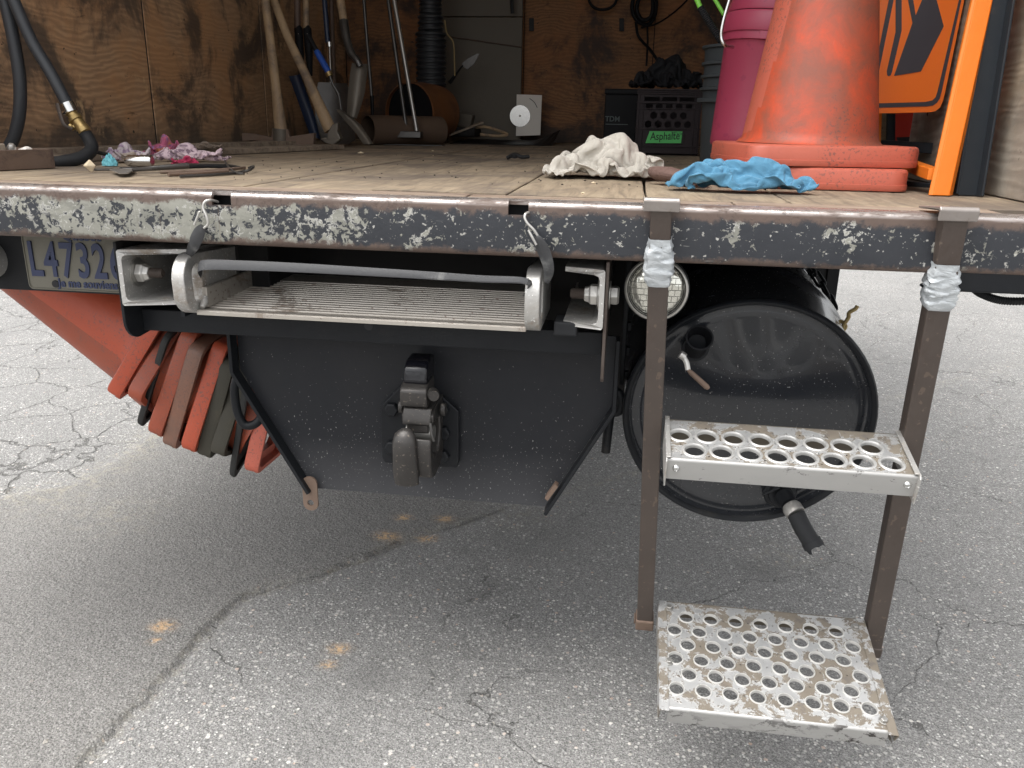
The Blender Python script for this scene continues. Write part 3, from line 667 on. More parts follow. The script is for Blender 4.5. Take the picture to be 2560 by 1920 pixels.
def text(s, size, sx, th, mat, name, par, o, U, Vv, N, align='LEFT', shear=0.0, bold=0.0):
    cu = bpy.data.curves.new('t', 'FONT'); cu.body = s; cu.size = size; cu.extrude = th; cu.align_x = align; cu.shear = shear; cu.offset = bold; cu.resolution_u = 4
    ob = bpy.data.objects.new('t', cu); C.objects.link(ob); dg = bpy.context.evaluated_depsgraph_get()
    me = bpy.data.meshes.new_from_object(ob.evaluated_get(dg)); bpy.data.objects.remove(ob); bpy.data.curves.remove(cu)
    o = Vector(o); U = Vector(U).normalized(); Vv = Vector(Vv).normalized(); N = Vector(N).normalized(); L = base(par)
    for v in me.vertices: v.co = o+U*v.co.x*sx+Vv*v.co.y+N*v.co.z-L
    me.name = name; me.materials.clear(); me.materials.append(mat); ob = bpy.data.objects.new(name, me); C.objects.link(ob); ob.parent = par; return ob
TU, TV, TN = (1,0,0), (0,0,1), (0,-1,0)
cx = PX0+.012
for ch, w in (('L',.040),('4',.042),('7',.041),('3',.041),('2',.043),('6',.042),('B',.042)):
    text(ch, .118, .62, .0022, M['plate_blue'], 'plate_character', lp, (cx,1.8075,.892), TU, TV, TN, bold=.0022); cx += w+.0012
text('Je me souviens', .0285, .92, .0014, M['plate_blue'], 'plate_motto', lp, (-1.292,1.8082,.866), TU, TV, TN, 'CENTER', 0, .0007)
text('Québec', .034, .92, .0014, M['plate_blue'], 'plate_title', lp, (-1.292,1.8082,.981), TU, TV, TN, 'CENTER', 0, .0008)
# tail lamp at the edge of the frame
p = at(-66, 655, Y=1.76)
tl = MB().lathe([(0,0),(.03,0),(.046,.01),(.048,.05),(.048,.07),(0,.07)], (p.x,p.y,p.z), (0,1,0), 24).build('tail_lamp', M['alu_cast'], truck, smooth=40)

# side plates that carry the aluminium channels
def side_plate(x0, x1, zb, taper):
    P = [(1.685,1.0),(1.685,zb+.06)]
    for i in range(7):
        t = math.radians(180+15*i); P.append((1.735+.05*math.cos(t), zb+.05+.05*math.sin(t)))
    P += [(1.80,zb+.005),(1.86,zb+.05),(2.15,zb+.05),(2.15,1.0)]
    return MB().prism(P, (x0,0,0), (0,1,0), (0,0,1), x1-x0)
side_plate(-1.131,-1.1235,.772,0).build('side_plate', M['black_paint'], truck, bev=.0015)
P = [(1.685,1.0),(1.690,.775),(1.698,.745),(1.708,.735),(1.74,.76),(1.80,.80),(2.15,.84),(2.15,1.0)]
MB().prism(P, (-.040,0,0), (0,1,0), (0,0,1), .007).build('side_plate', M['rust_steel'], truck, bev=.0015)
def channel(xw, sgn, w, y0=1.68, y1=2.15, z0=.857, z1=.984, t=.011):
    r = .012
    P = [(0,z1-.004),(.004,z1),(w,z1),(w,z1-t),(t+r,z1-t),(t+.003,z1-t-.004),(t,z1-t-r),(t,z0+t+r),(t+.003,z0+t+.004),(t+r,z0+t),(w,z0+t),(w,z0),(.004,z0),(0,z0+.004)]
    mb = MB(); n = len(P)
    # front end is cut back towards the flange tips
    fy = lambda a: y0 + max(0, (a-.62*w))*.9
    vs = [(xw+sgn*a, fy(a), b) for a, b in P] + [(xw+sgn*a, y1, b) for a, b in P]
    fs = [(i,(i+1)%n,n+(i+1)%n,n+i) for i in range(n)] + [tuple(tt) for tt in tessellate_polygon([[Vector((a,b,0)) for a, b in P]])]
    return mb.add(vs, fs)
ch1 = channel(-1.1225, 1, .15).build('channel_bracket', M['alu_cast'], truck, bev=.001)
ch2 = channel(-.0405, -1, .085).build('channel_bracket', M['alu_cast'], truck, bev=.001)
def bolt(xw, sgn, y, z, par):
    ax = (sgn,0,0); x0 = xw
    MB().lathe([(.012,0),(.033,0),(.033,.004),(.012,.004)], (x0+sgn*.0112,y,z), ax, 28).build('washer', M['bare_steel'], par, smooth=40)
    MB().lathe([(.010,.0155),(.0235,.0155),(.0235,.030),(.019,.034),(.016,.044),(.010,.044)], (x0,y,z), ax, 6).build('nut', M['zinc'], par, bev=.0015)
    pr = [(.0105,.03)]
    for i in range(11): pr += [(.0118,.045+i*.0025),(.0106,.04625+i*.0025)]
    MB().lathe(pr+[(.008,.074),(0,.074)], (x0,y,z), ax, 16).build('bolt_shank', M['rust_steel'], par, smooth=25)
p = at(338,682,X=-1.11); bolt(-1.1225, 1, 1.735, .925, ch1)
bolt(-.0405, -1, 1.735, .922, ch2)
mb = MB(); mb.lathe([(.012,0),(.03,0),(.03,.004),(.012,.004)], (-.0325,1.735,.922), (1,0,0), 28); mb.lathe([(0,.022),(.018,.022),(.021,.018),(.021,.004),(0,.004)], (-.0325,1.735,.922), (1,0,0), 6)
mb.build('bolt_head', M['bare_steel'], ch2, bev=.001)
# cross bar under the pull-out step
mb = MB().box(-1.1225, -.0415, 1.750, 1.757, .783, .834); mb.box(-1.1225, -.0415, 1.757, 1.85, .828, .834)
cb = mb.build('cross_bar', M['black_paint'], truck, bev=.002)
p = at(921,815,Y=1.749); MB().lathe([(0,0),(.010,0),(.010,.0006),(0,.0006)], (p.x,1.7498,p.z), (0,-1,0), 16).build('hole_shade_disc', M['ink'], cb)  # flat black disc, painted shade in place of a real opening
MB().box(-.995,-.985,1.70,1.757,.834,.865).build('stop_tab', M['black_paint'], cb, bev=.001)
MB().box(-.145,-.095,1.70,1.77,.835,.866).build('stop_block', M['rubber'], cb, bev=.004)

# hitch plate with its flanges
HP = [(-.945,.80),(-.945,.665),(-.775,.352),(-.165,.352),(-.012,.63),(-.012,.80)]
hp = MB().prism(HP, (0,1.86,0), (1,0,0), (0,0,1), -.010).build('hitch_plate', M['hitch_paint'], truck, bev=.001)
def flange(P, w, name='flange'):
    mb = MB()
    for a, b in zip(P[:-1], P[1:]):
        a = Vector((a[0],0,a[1])); b = Vector((b[0],0,b[1])); d = (b-a).normalized()
        mb.bar(a+Vector((0,1.858-w/2,0))-d*.001, b+Vector((0,1.858-w/2,0))+d*.001, w, .009, (d.z,0,-d.x))
    mb.build(name, M['black_paint'], hp, bev=.0015)
flange([(-.950,.80),(-.950,.665),(-.772,.352)], .035)
flange([(-.160,.352),(-.007,.63),(-.007,.80)], .045)
mb = MB().prism(rrect(-.020,-.05,.020,.045,.019), (-.772,1.838,.348), (1,0,0), (0,0,1), -.006, holes=[circ(0,-.028,.0085,14)])
mb.build('tie_eye', M['raw_rust'], hp, bev=.001)
p = at(1380,1232,Y=1.83); MB().obox((p.x,1.82,p.z+.01), (.012,0,.02), (0,.012,0), (.004,0,-.003)).build('weld_tab', M['raw_rust'], hp, bev=.001)
# pintle hook
PC = at(1052,1060,Y=1.85)       # centre of the mounting plate
px, pz = PC.x, PC.z
oct_ = [(-.092,-.105),(.092,-.105),(.098,-.09),(.098,.045),(.035,.100),(-.045,.100),(-.098,.045),(-.098,-.09)]
pn = root('pintle_hook', None, None); pn.parent = truck; pn.location = Vector((px,1.85,pz))-base(truck)
MB().prism(oct_, (px,1.8495,pz), (1,0,0), (0,0,1), .013).build('mounting_plate', M['black_paint'], pn, bev=.003)
for i, (a, b) in enumerate(((.058,.048),(.060,-.012),(.058,-.075),(-.068,.040),(-.07,-.06))):
    mb = MB(); hexbolt(mb, (px+a,1.8365,pz+b), (0,-1,0), .019, .014)
    mb.build('mounting_bolt', M['black_paint'] , pn, bev=.002)
hx = px+.022
def solid(parts, name, mat, bev=.006, sm=40):
    bev = bev*.55
    "blocks given as side outlines (Y,Z) swept over a width in X"
    mb = MB()
    for x0, x1, P in parts: mb.prism(P, (x0,0,0), (0,1,0), (0,0,1), x1-x0)
    return mb.build(name, mat, pn, bev=bev, smooth=sm)
z = pz
# body web, lower jaw and upturned horn
solid([(hx-.044, hx+.044, [(1.838,z+.055),(1.838,z-.085),(1.80,z-.100),(1.72,z-.112),(1.69,z-.105),(1.672,z-.075),(1.668,z-.01),(1.676,z+.008),(1.692,z+.002),(1.702,z-.03),(1.722,z-.058),(1.76,z-.060),(1.79,z-.035),(1.80,z+.0),(1.79,z+.055)])], 'hook_body', M['hook_iron'], .008)
mb = MB().tube([(hx-.024,1.674,z-.118),(hx-.025,1.668,z-.085),(hx-.025,1.662,z-.04),(hx-.025,1.660,z+.0),(hx-.024,1.668,z+.020),(hx-.024,1.680,z+.028)], [(.034,.016),(.036,.021),(.034,.022),(.033,.021),(.029,.018),(.016,.010)], 16, flat=(1,0,0))
mb.build('hook_horn', M['hook_iron'], pn, smooth=60)
solid([(hx-.044, hx-.018, [(1.838,z+.085),(1.74,z+.075),(1.71,z+.060),(1.71,z+.040),(1.74,z+.040),(1.838,z+.03)]),
       (hx+.018, hx+.044, [(1.838,z+.085),(1.74,z+.075),(1.71,z+.060),(1.71,z+.040),(1.74,z+.040),(1.838,z+.03)])], 'latch_ear', M['hook_iron'], .006)
solid([(hx-.040, hx+.038, [(1.80,z+.09),(1.715,z+.078),(1.700,z+.05),(1.700,z+.036),(1.725,z+.030),(1.80,z+.03)]),
       (hx-.030, hx+.030, [(1.76,z+.045),(1.705,z+.040),(1.708,z+.012),(1.735,z+.006),(1.76,z+.012)])], 'latch', M['hook_iron'], .006)
MB().lathe([(0,-.038),(.021,-.038),(.021,.038),(0,.038)], (hx+.002,1.735,z+.006), (1,0,0), 24).build('latch_pin', M['bare_steel'], pn, smooth=40)
MB().tube([(hx+.036,1.705,z+.043),(hx+.040,1.698,z+.018),(hx+.046,1.700,z-.004)], [.005,.004,.005], 8).build('latch_spring', M['dark_steel'], pn, smooth=60)
solid([(hx-.046, hx+.028, [(1.80,z+.148),(1.72,z+.140),(1.702,z+.126),(1.700,z+.10),(1.708,z+.082),(1.80,z+.08)])], 'latch_handle', M['hook_iron'], .007)
solid([(hx-.040, hx+.024, [(1.82,z+.200),(1.75,z+.196),(1.728,z+.180),(1.720,z+.145),(1.73,z+.136),(1.82,z+.14)])], 'grease_cap', M['grease'], .010)
mb = MB().lathe([(0,0),(.016,0),(.018,.006),(.014,.022),(0,.022)], (hx+.040,1.722,z+.118), (.4,-1,0), 18, )
mb.build('pivot_knob', M['hook_iron'], pn, smooth=50)
for s in (-1, 1): MB().lathe([(0,0),(.018,0),(.018,.014),(0,.014)], (hx+s*.052,1.77,z+.062), (s,0,0), 18).build('pivot_boss', M['hook_iron'], pn, bev=.003)
for ch_ in pn.children:
    if ch_.name.startswith('mounting'): continue
    L_ = base(ch_); 
    for v in ch_.data.vertices:
        w = v.co+L_; w.z = (pz+.11)+(w.z-(pz+.11))*.90; w.y = 1.8365+(w.y-1.8365)*.80; w.x = hx+(w.x-hx)*.86; v.co = w-L_
# safety chain rings at both sides of the plate
def ring(P, r, name='chain_ring'):
    MB().tube(spline(P, 8), r, 12).build(name, M['black_paint'], truck, smooth=60)
ring([at(594,938,Y=1.885),at(586,975,Y=1.88),at(594,1030,Y=1.88),at(612,1062,Y=1.88),at(640,1058,Y=1.885),at(655,1030,Y=1.90),at(640,985,Y=1.92)], .0115)
ring([at(1522,985,Y=1.90),at(1545,982,Y=1.88),at(1554,1005,Y=1.88),at(1545,1028,Y=1.885),at(1525,1030,Y=1.90)], .012, 'ring_eye')
ring([at(1548,1000,Y=1.895),at(1530,1020,Y=1.89),at(1522,1060,Y=1.89),at(1514,1130,Y=1.89)], .0115)
# perforated flat hanging behind the hitch plate on the right
mb = MB().box(.0, .012, 1.93, 1.99, .66, 1.03)
mb.build('hanger_strip', M['black_paint'], truck, bev=.002)
for i in range(5): MB().box(.0125,.022,1.945,1.965,.67+i*.062,.69+i*.062).build('strip_bolt', M['black_paint'], truck, bev=.002)
# work lamp
p = at(1641,722,Y=1.76)
wl = root('work_lamp', None, None); wl.parent = truck; wl.location = p-base(truck)
ax = Vector((-.10,-1,.02)).normalized()
MB().lathe([(.0,-.075),(.04,-.07),(.062,-.04),(.070,-.01),(.070,.004),(.066,.008),(.060,.006),(.060,.0)], p, ax, 40).build('lamp_housing', M['rubber'], wl, smooth=50)
MB().lathe([(.0,.011),(.02,.010),(.04,.007),(.055,.002),(.0605,-.003)], p, ax, 40).build('lamp_lens', M['lens'], wl, smooth=60)
MB().lathe([(.0595,.002),(.0635,.0105),(.067,.0095),(.0685,.004)], p, ax, 40).build('lamp_ring', M['zinc'], wl, smooth=60)
MB().box(p.x-.015, p.x+.015, p.y+.05, p.y+.08, p.z+.03, 1.04).build('lamp_bracket', M['black_metal'], wl)
# corrugated hose under the right end of the beam
P = spline([at(2425,712,Y=1.72),at(2455,735,Y=1.73),at(2510,752,Y=1.73),at(2600,750,Y=1.73),at(2680,735,Y=1.75)], 24)
mb = MB().tube(P, [(.0085 if i % 2 else .0070) for i in range(len(P))], 14); mb.build('conduit_hose', M['rubber'], truck, smooth=30)

# ------------------------------------------------------------------ pull-out step in the channels
st = root('pull_out_step', 'ribbed aluminium pull-out step tray with looped end plates under the truck beam', 'step', (-.57,1.7,.83))
mb = MB(); prof = []; nr = 15; y0, y1 = 1.700, 2.12
z_at = lambda y: .852+(y-1.70)*.036
prof = [(1.690,.843),(1.690,.851),(1.693,.8535),(1.712,.853)]
for i in range(nr):
    y = 1.716+i*.020; prof += [(y,z_at(y)-.0015),(y+.0150,z_at(y)-.0015),(y+.0158,z_at(y)+.0016),(y+.0188,z_at(y)+.0016)]
prof += [(2.10,z_at(2.1)),(2.10,.843)]
mb.sweep([(a,b) for a, b in prof], (-.950,0,0), (-.2035,0,0), (0,1,0), (0,0,1)); mb.build('ribbed_tread', M['alu_step'], st, bev=.0005)
def loop_plate(x0, x1, name='end_plate'):
    P = []; cy, cz0, cz1, r = 1.705, .900, .925, .055
    for i in range(13):
        t = math.radians(90+15*i); zc = cz1 if i <= 6 else cz0
        P.append((cy+r*math.cos(t)*1.0, zc+r*math.sin(t)))
    P += [(1.90,cz0-r+.004),(1.90,cz1+r-.012)]
    H = []
    for i in range(12):
        t = 2*math.pi*i/12; H.append((1.708+.021*math.cos(t), (.912+.022 if math.sin(t) > 0 else .912-.022)+.021*math.sin(t)))
    return MB().prism(P, (x0,0,0), (0,1,0), (0,0,1), x1-x0, holes=[H])
loop_plate(-.980,-.9505).build('end_plate', M['alu_cast'], st, bev=.004, smooth=30)
loop_plate(-.2030,-.1720).build('end_plate', M['alu_cast'], st, bev=.004, smooth=30)
MB().box(-.95,-.9495+.012,1.72,2.1,.8535,.90).build('side_web', M['alu_step'], st, bev=.002)
MB().tube([(-.942,1.70,.858),(-.940,1.712,.868),(-.944,1.725,.88)], [.006,.009,.005], 8).build('weld_bead', M['alu_cast'], st, smooth=60)
# the rubber strap across it
sp = root('rubber_strap', 'grey rubber tie-down strap stretched across the step with wire hooks in the beam notches', 'strap', (-.57,1.66,.93))
A = [(-.938,1.705,.935)]+[at(u,v,Y=1.647) for u,v in ((505,663),(620,664),(760,670),(900,678),(1050,687),(1200,697),(1318,704))]+[(-.205,1.672,.926)]
P = spline(A, 6); MB().tube(P, [(.0016,.0125-.0065*min(1,i/len(P))) for i in range(len(P))], 8, flat=(1,0,0)).build('band', M['strap_rubber'], sp, smooth=20)
L = [at(470,640,Y=1.70),at(484,612,Y=1.655),at(498,582,Y=1.642),at(508,566,Y=1.640)]
MB().tube(spline(L, 6), [(.003,.006+.008*math.sin(math.pi*(i+1)/20)) for i in range(19)], 8, flat=(.3,1,.4)).build('strap_end', M['strap_rubber'], sp, smooth=35)
L = [at(1366,705,Y=1.66),at(1371,670,Y=1.64),at(1360,630,Y=1.636),at(1345,602,Y=1.636),at(1340,592,Y=1.637)]
MB().tube(spline(L, 6), [(.003,.005+.013*math.sin(math.pi*(i+1)/27)) for i in range(25)], 8, flat=(.5,1,.1)).build('strap_end', M['strap_rubber'], sp, smooth=35)
for P in ([(486,562,1.636),(498,532,1.634),(500,530,1.634)], [(510,570,1.637),(520,560,1.635),(516,540,1.634),(508,520,1.636),(512,505,1.638),(526,500,1.646),(545,505,1.668)]):
    MB().tube(spline([at(a,b,Y=c) for a, b, c in P], 6), .0028, 8).build('wire_hook', M['zinc'], sp, smooth=60)
for P in ([(1321,575,1.636),(1330,592,1.634),(1341,612,1.635)], [(1349,598,1.637),(1335,575,1.634),(1320,560,1.634),(1312,545,1.636),(1314,535,1.640),(1322,531,1.652),(1320,532,1.67)]):
    MB().tube(spline([at(a,b,Y=c) for a, b, c in P], 6), .0028, 8).build('wire_hook', M['zinc'], sp, smooth=60)

# ------------------------------------------------------------------ hook-on ladder
ld = root('hook_on_ladder', 'brown steel ladder with two perforated aluminium treads hooked over the beam', 'ladder', (.33,1.609,ZD))
M['worn_steel'] = generic('worn_steel', (.22,.19,.17), (.34,.31,.29), .35, .5, 20, (.13,.09,.07), .55, .7)
def rail(xt, xb, zb, w=.040, name='rail'):
    r = root(name, None, None); r.parent = ld; r.location = Vector((xt,1.62,ZD))-base(ld)
    a = Vector((xt,1.628,ZD+.006)); b = Vector((xb,1.628,zb))
    MB().bar(a, b, w, .038, (0,1,0)).build('tube', M['rust_steel'], r, bev=.003)
    # flat hook over the top of the beam, folded down at the front
    MB().prism([(1.600,ZD+.010),(1.604,ZD-.010),(1.608,ZD-.010),(1.606,ZD+.006),(1.612,ZD+.008),(1.72,ZD+.002),(1.72,ZD+.007),(1.615,ZD+.015),(1.605,ZD+.016)], (xt-.034,0,0), (0,1,0), (0,0,1), .068).build('hook_plate', M['worn_steel'], r, bev=.003)
    return a, b, r
def tapewrap(a, b, t0, t1, r, w, seed, extra=1.0):
    mb = MB(); n = 26; k = 22; vs = []; fs = []; d = (b-a)
    for i in range(n):
        tt = t0+(t1-t0)*i/(n-1); c = a+d*tt
        for j in range(k):
            th = 2*math.pi*j/k; cx, cy = math.cos(th), math.sin(th)
            q = max(abs(cx), abs(cy)); sx, sy = cx/q, cy/q
            sx = sx*.8+cx*.2*1.3; sy = sy*.8+cy*.2*1.3
            bulge = (.0025+.0085*extra*math.sin(math.pi*min(1, max(0, (i/(n-1)-.12)/.88)))**.6)
            nn = noise.noise(Vector((cx*2.1+seed, cy*2.1, i*.42+cx*.9)))
            cr = abs(noise.noise(Vector((cx*1.7+seed*3+i*.10, cy*1.7, i*.20-cx*1.4))))
            o = bulge*(.75+.5*nn) - .010*extra*max(0, .20-cr)*3*(1 if 3 < i < n-3 else .3)
            vs.append(c+Vector((sx*(w/2+o), sy*(.019+o*.8), 0)))
    for i in range(n-1):
        for j in range(k): fs.append((i*k+j, i*k+(j+1)%k, (i+1)*k+(j+1)%k, (i+1)*k+j))
    mb.add(vs, fs).build('duct_tape', M['tape'], r, smooth=60)
a1, b1, r1 = rail(.060, .104, ZD-1.125)
a2, b2, r2 = rail(.590, .668, ZD-1.118, .043)
tapewrap(a1, b1, .062, .150, r1, .040, 1.3)
tapewrap(a2, b2, .088, .172, r2, .043, 5.1)
MB().box(b1.x-.024, b1.x+.022, b1.y-.024, b1.y+.024, b1.z-.002, b1.z+.030).build('foot_sleeve', M['raw_rust'], r1, bev=.004)
MB().box(b1.x-.028, b1.x-.0245, b1.y-.012, b1.y+.012, b1.z+.008, b1.z+.026).build('sleeve_bolt', M['raw_rust'], r1, bev=.003)
MB().box(b2.x-.018, b2.x+.024, b2.y-.022, b2.y+.024, b2.z-.028, b2.z+.004).build('foot_sleeve', M['rust_steel'], r2, bev=.004)
M['skirt_dirty'] = generic('skirt_dirty', (.10,.085,.065), (.16,.14,.11), .7, .1, 10)
def tread(name, x0, x1, y0, y1, z, holes, r, lip, small, rim_h, skirt, mat_f, tilt=.0, over=0.0, backlip=.05):
    t = root(name, None, None); t.parent = ld; t.location = Vector((x0,y0,z))-base(ld)
    sk = lambda x, y: (x, y, z)
    H = [circ(a, b, r, 18) for a, b in holes] + [circ(a, b, small_r, 8) for a, b in small for small_r in (.0022,)]
    outer = [(x0,y0+.006),(x1,y0+.006),(x1,y1),(x0,y1)]
    def clip(h): return all(x0+.001 < q[0] < x1-.001 for q in h)
    H = [h for h in H if clip(h)]
    MB().prism(outer, (0,0,z-.003), (1,0,0), (0,1,0), .003, holes=H).build('tread_plate', M['tread_alu'], t)
    # rolled nose and front skirt
    P = [(y0+.006,z)]
    for i in range(1,6):
        q = math.radians(90+18*i); P.append((y0+.006+.006*math.cos(q), z-.006+.006*math.sin(q)))
    P += [(y0,z-skirt),(y0+.003,z-skirt),(y0+.003,z-.007),(y0+.0062,z-.003)]
    MB().sweep(P, (x0+over,0,0), (x1-over,0,0), (0,1,0), (0,0,1)).build('front_skirt', mat_f, t, smooth=30)
    MB().box(x0, x1, y1-.0005, y1+.0025, z-backlip, z).build('back_skirt', M['skirt_dirty'], t)
    # rims: one mesh shared by all
    rim = None
    for a, b in holes:
        if not clip(circ(a, b, r, 18)): continue
        if rim is None:
            c = Vector((a,b,z)); rb = root('tmp', None, None, c)
            rim = MB().lathe([(r*.95,-.0045),(r*.96,-.001),(r*1.0,rim_h),(r*1.09,rim_h),(r*1.14,rim_h*.6),(r*1.16,.0001)] if rim_h > 0 else [(r*.95,-.007),(r*.96,-.003),(r*1.0,.0004),(r*1.08,.0020),(r*1.18,.0018),(r*1.30,.0001)], c, (0,0,1), 24).build('hole_rim', M['rim_alu' if rim_h > 0 else 'rim_dull'], None, smooth=50, loc=c)
            bpy.data.objects.remove(rb); o = rim
        else: o = rim.copy(); C.objects.link(o)
        o.parent = t; o.location = Vector((a,b,z))-base(t)
    return t
M['rim_dull'] = generic('rim_dull', (.38,.375,.36), (.52,.515,.50), .38, .45, 18, (.22,.19,.15), .52, .62, .0004)
M['rim_alu'] = generic('rim_alu', (.58,.57,.545), (.68,.67,.64), .38, .45, 25, (.3,.26,.21), .58, .7, .0003)
# upper tread
hs1 = []; pitch = .0562; x0u = .1375; yr1, yr2 = 1.609-.036, 1.609-.090
for i in range(8): hs1.append((x0u+i*pitch, yr1))
for i in range(8): hs1.append((x0u+(i+.5)*pitch, yr2))
sm1 = [(x0u+(i+.5)*pitch, yr1-.010) for i in range(7)]+[(x0u+(i+.5)*pitch, yr1+.028) for i in range(7)]+[(x0u+i*pitch, yr2-.020) for i in range(8)]+[(x0u+i*pitch, yr1-.035) for i in range(8)]+[(x0u+i*pitch, yr1+.032) for i in range(8)]
ZU = ZD-.490
ut = tread('upper_tread', .108, .602, 1.481, 1.629, ZU, hs1, .0205, 0, sm1, -.001, .050, M['alu_front'])
for x in (.111, .598):
    s = -1 if x < .3 else 1
    mb = MB().prism([(1.470,ZU-.062),(1.470,ZU),(1.476,ZU+.006),(1.637,ZU+.006),(1.637,ZU-.062)], (x-.0015+s*.004,0,0), (0,1,0), (0,0,1), .003)
    mb.box(x+s*.004-.009*(s>0)-.0015*(s<0), x+s*.004+.009*(s<0)+.0015*(s>0), 1.481, 1.637, ZU+.0025, ZU+.0062)
    mb.build('end_cap', M['alu_cast'], ut, bev=.0012)
for x in (.128, .584):
    MB().lathe([(0,.003),(.003,.003),(.004,.005),(.006,.004),(.0075,0)], (x,1.481,ZU-.022), (0,-1,0), 16).build('rivet', M['chrome'], ut, smooth=50)
# lower tread
ZL = ZD-1.045; ph = .0600; hs2 = []; sm2 = []
for row in range(6):
    y = 1.609-.024-row*.0440; off = .5 if row % 2 == 0 else 0
    for i in range(8 if row % 2 else 7):
        x = .172+(i+off)*ph
        if x < .612: hs2.append((x, y))
        if x+ph/2 < .600: sm2.append((x+ph/2, y))
lt = tread('lower_tread', .140, .632, 1.309, 1.633, ZL, hs2, .0166, 0, sm2, .0030, .046, M['alu_front_worn'], over=.012)
for x in (.134, .638):
    s = -1 if x < .3 else 1
    mb = MB().prism([(1.302,ZL),(1.318,ZL-.045),(1.335,ZL-.055),(1.62,ZL-.055),(1.635,ZL)], (x-.0015,0,0), (0,1,0), (0,0,1), .003)
    mb.box(min(x, x-s*.020), max(x, x-s*.020), 1.302, 1.634, ZL+.0004, ZL+.0028)
    mb.build('end_cap', M['tread_alu'], lt, bev=.001)
for x, y in ((.160,1.612),(.612,1.606),(.156,1.44),(.616,1.338)):
    mb = MB(); hexbolt(mb, (x,y,ZL+.0025), (0,0,1), .0080, .006); mb.lathe([(0,0),(.0115,0),(.0115,.0015),(0,.0015)], (x,y,ZL+.001), (0,0,1), 16)
    mb.build('tread_bolt', M['bare_steel'], lt, bev=.0008)
TILT = math.radians(13)                     # the ladder hangs with its foot swung in under the deck
ld.rotation_euler = (TILT, 0, 0)
for r_ in (r1, r2):
    for c_ in r_.children:
        if c_.name.startswith('hook_plate'): c_.rotation_euler = (-TILT, 0, 0)

# ------------------------------------------------------------------ drum
DC = Vector((.300, 1.86, .626)); DR = .283
dr = root('oil_drum', 'glossy black steel drum slung on its side under the deck behind the ladder', 'drum', DC)
tiltM = Vector((0,1,.12)).normalized()
pr = [(DR-.006,.0),(DR+.001,-.004),(DR+.003,-.010),(DR,-.016),(DR-.008,-.018)]
body = [(DR-.004,.004),(DR-.003,.02)]
for yc in (.29,.58):
    body += [(DR-.003,yc-.03),(DR+.004,yc-.012),(DR+.007,yc),(DR+.004,yc+.012),(DR-.003,yc+.03)]
body += [(DR-.003,.86),(DR+.002,.875),(DR-.02,.88),(0,.88)]
MB().lathe(body, DC, tiltM, 72).build('shell', M['drum_paint'], dr, smooth=40)
MB().lathe([(DR-.010,-.004),(DR-.006,-.011),(DR,-.013),(DR+.004,-.009),(DR+.005,-.002),(DR+.002,.005),(DR-.006,.006)], DC, tiltM, 72).build('chime', M['black_paint'], dr, smooth=50)
MB().lathe([(0,.012),(.10,.0115),(.235,.013),(.242,.010),(.255,.010),(.262,.014),(DR-.014,.012),(DR-.010,-.004)], DC, tiltM, 72).build('head', M['drum_paint'], dr, smooth=50)
p = at(1738,862,Y=1.865)
MB().lathe([(0,0),(.040,0),(.038,.010),(.030,.016),(.030,.03),(0,.03)], (p.x,1.868,p.z), (0,-1,.0), 28).build('bung_flange', M['black_paint'], dr, smooth=40)
# angled spout, open end
sp_ = Vector((p.x,1.842,p.z)); d_ = Vector((.1,-1,-.55)).normalized()
mb = MB().lathe([(.024,-.01),(.026,.02),(.030,.045),(.031,.052),(.027,.052),(.023,.02),(.018,0),(0,0)], sp_, Vector((.05,-.75,.62)).normalized(), 26); mb.build('spout', M['dark_plastic'], dr, smooth=50)
q0, q1, q2, q3 = at(1706,888,Y=1.80), at(1716,905,Y=1.795), at(1720,925,Y=1.79), at(1772,972,Y=1.78)
MB().tube([at(1700,885,Y=1.80),at(1712,893,Y=1.80)], .009, 10).build('valve_stem', M['zinc'], dr, smooth=50)
vh = MB().tube(spline([q0,q1,q2],4), [(.006,.0025)]*9, 8, flat=(1,0,0)).build('valve_handle', M['zinc'], dr, smooth=40)
MB().tube([q2, q2.lerp(q3,.12), q2.lerp(q3,.9), q3], [(.0035,.003),(.006,.0035),(.007,.004),(.004,.003)], 10, flat=(0,0,1)).build('handle_grip', M['raw_rust'], vh, smooth=50)
# lower outlet: fitting, clamp, torn hose
o0 = at(1948,1228,Y=1.866)
V0 = Vector((o0.x,1.866,o0.z))
e0 = at(1958,1240,Y=1.83); e1 = at(1975,1262,Y=1.80); e2 = at(1990,1285,Y=1.78); e3 = at(2008,1322,Y=1.76); e4 = at(2034,1364,Y=1.745)
MB().lathe([(0,0),(.042,0),(.040,.012),(.030,.016),(.030,.028),(0,.028)], V0, (0,-1,0), 8).build('outlet_nut', M['black_paint'], dr, bev=.003)
MB().tube([e0,e1], [.022,.020], 18).build('outlet_pipe', M['black_paint'], dr, smooth=40)
MB().tube([e1,e1.lerp(e2,.3),e2], [.0185,.0225,.0225], 20).build('hose_clamp', M['zinc'], dr, smooth=30)
mb = MB(); n = 22; P = spline([e2,e3,e4], 6); vs = []; fs = []
mb.tube(P[:-1], [.0205]*(len(P)-1), n); mb.build('hose_stub', M['rubber'], dr, smooth=50)
T_ = (e4-e3).normalized(); mb = MB(); aa = T_.orthogonal().normalized(); bb = T_.cross(aa); rs = random.Random(4)
for i in range(22):
    j = 2*math.pi*i/22; rag = .006*rs.random()+(.014 if i in (5,6,12) else 0)
    vs += [e4-T_*.012+(aa*math.cos(j)+bb*math.sin(j))*.0225, e4+T_*rag+(aa*math.cos(j)+bb*math.sin(j))*.0235, e4-T_*.012+(aa*math.cos(j)+bb*math.sin(j))*.017]
for i in range(22):
    k = (i+1) % 22; fs += [(i*3,k*3,k*3+1,i*3+1),(i*3+1,k*3+1,k*3+2,i*3+2)]
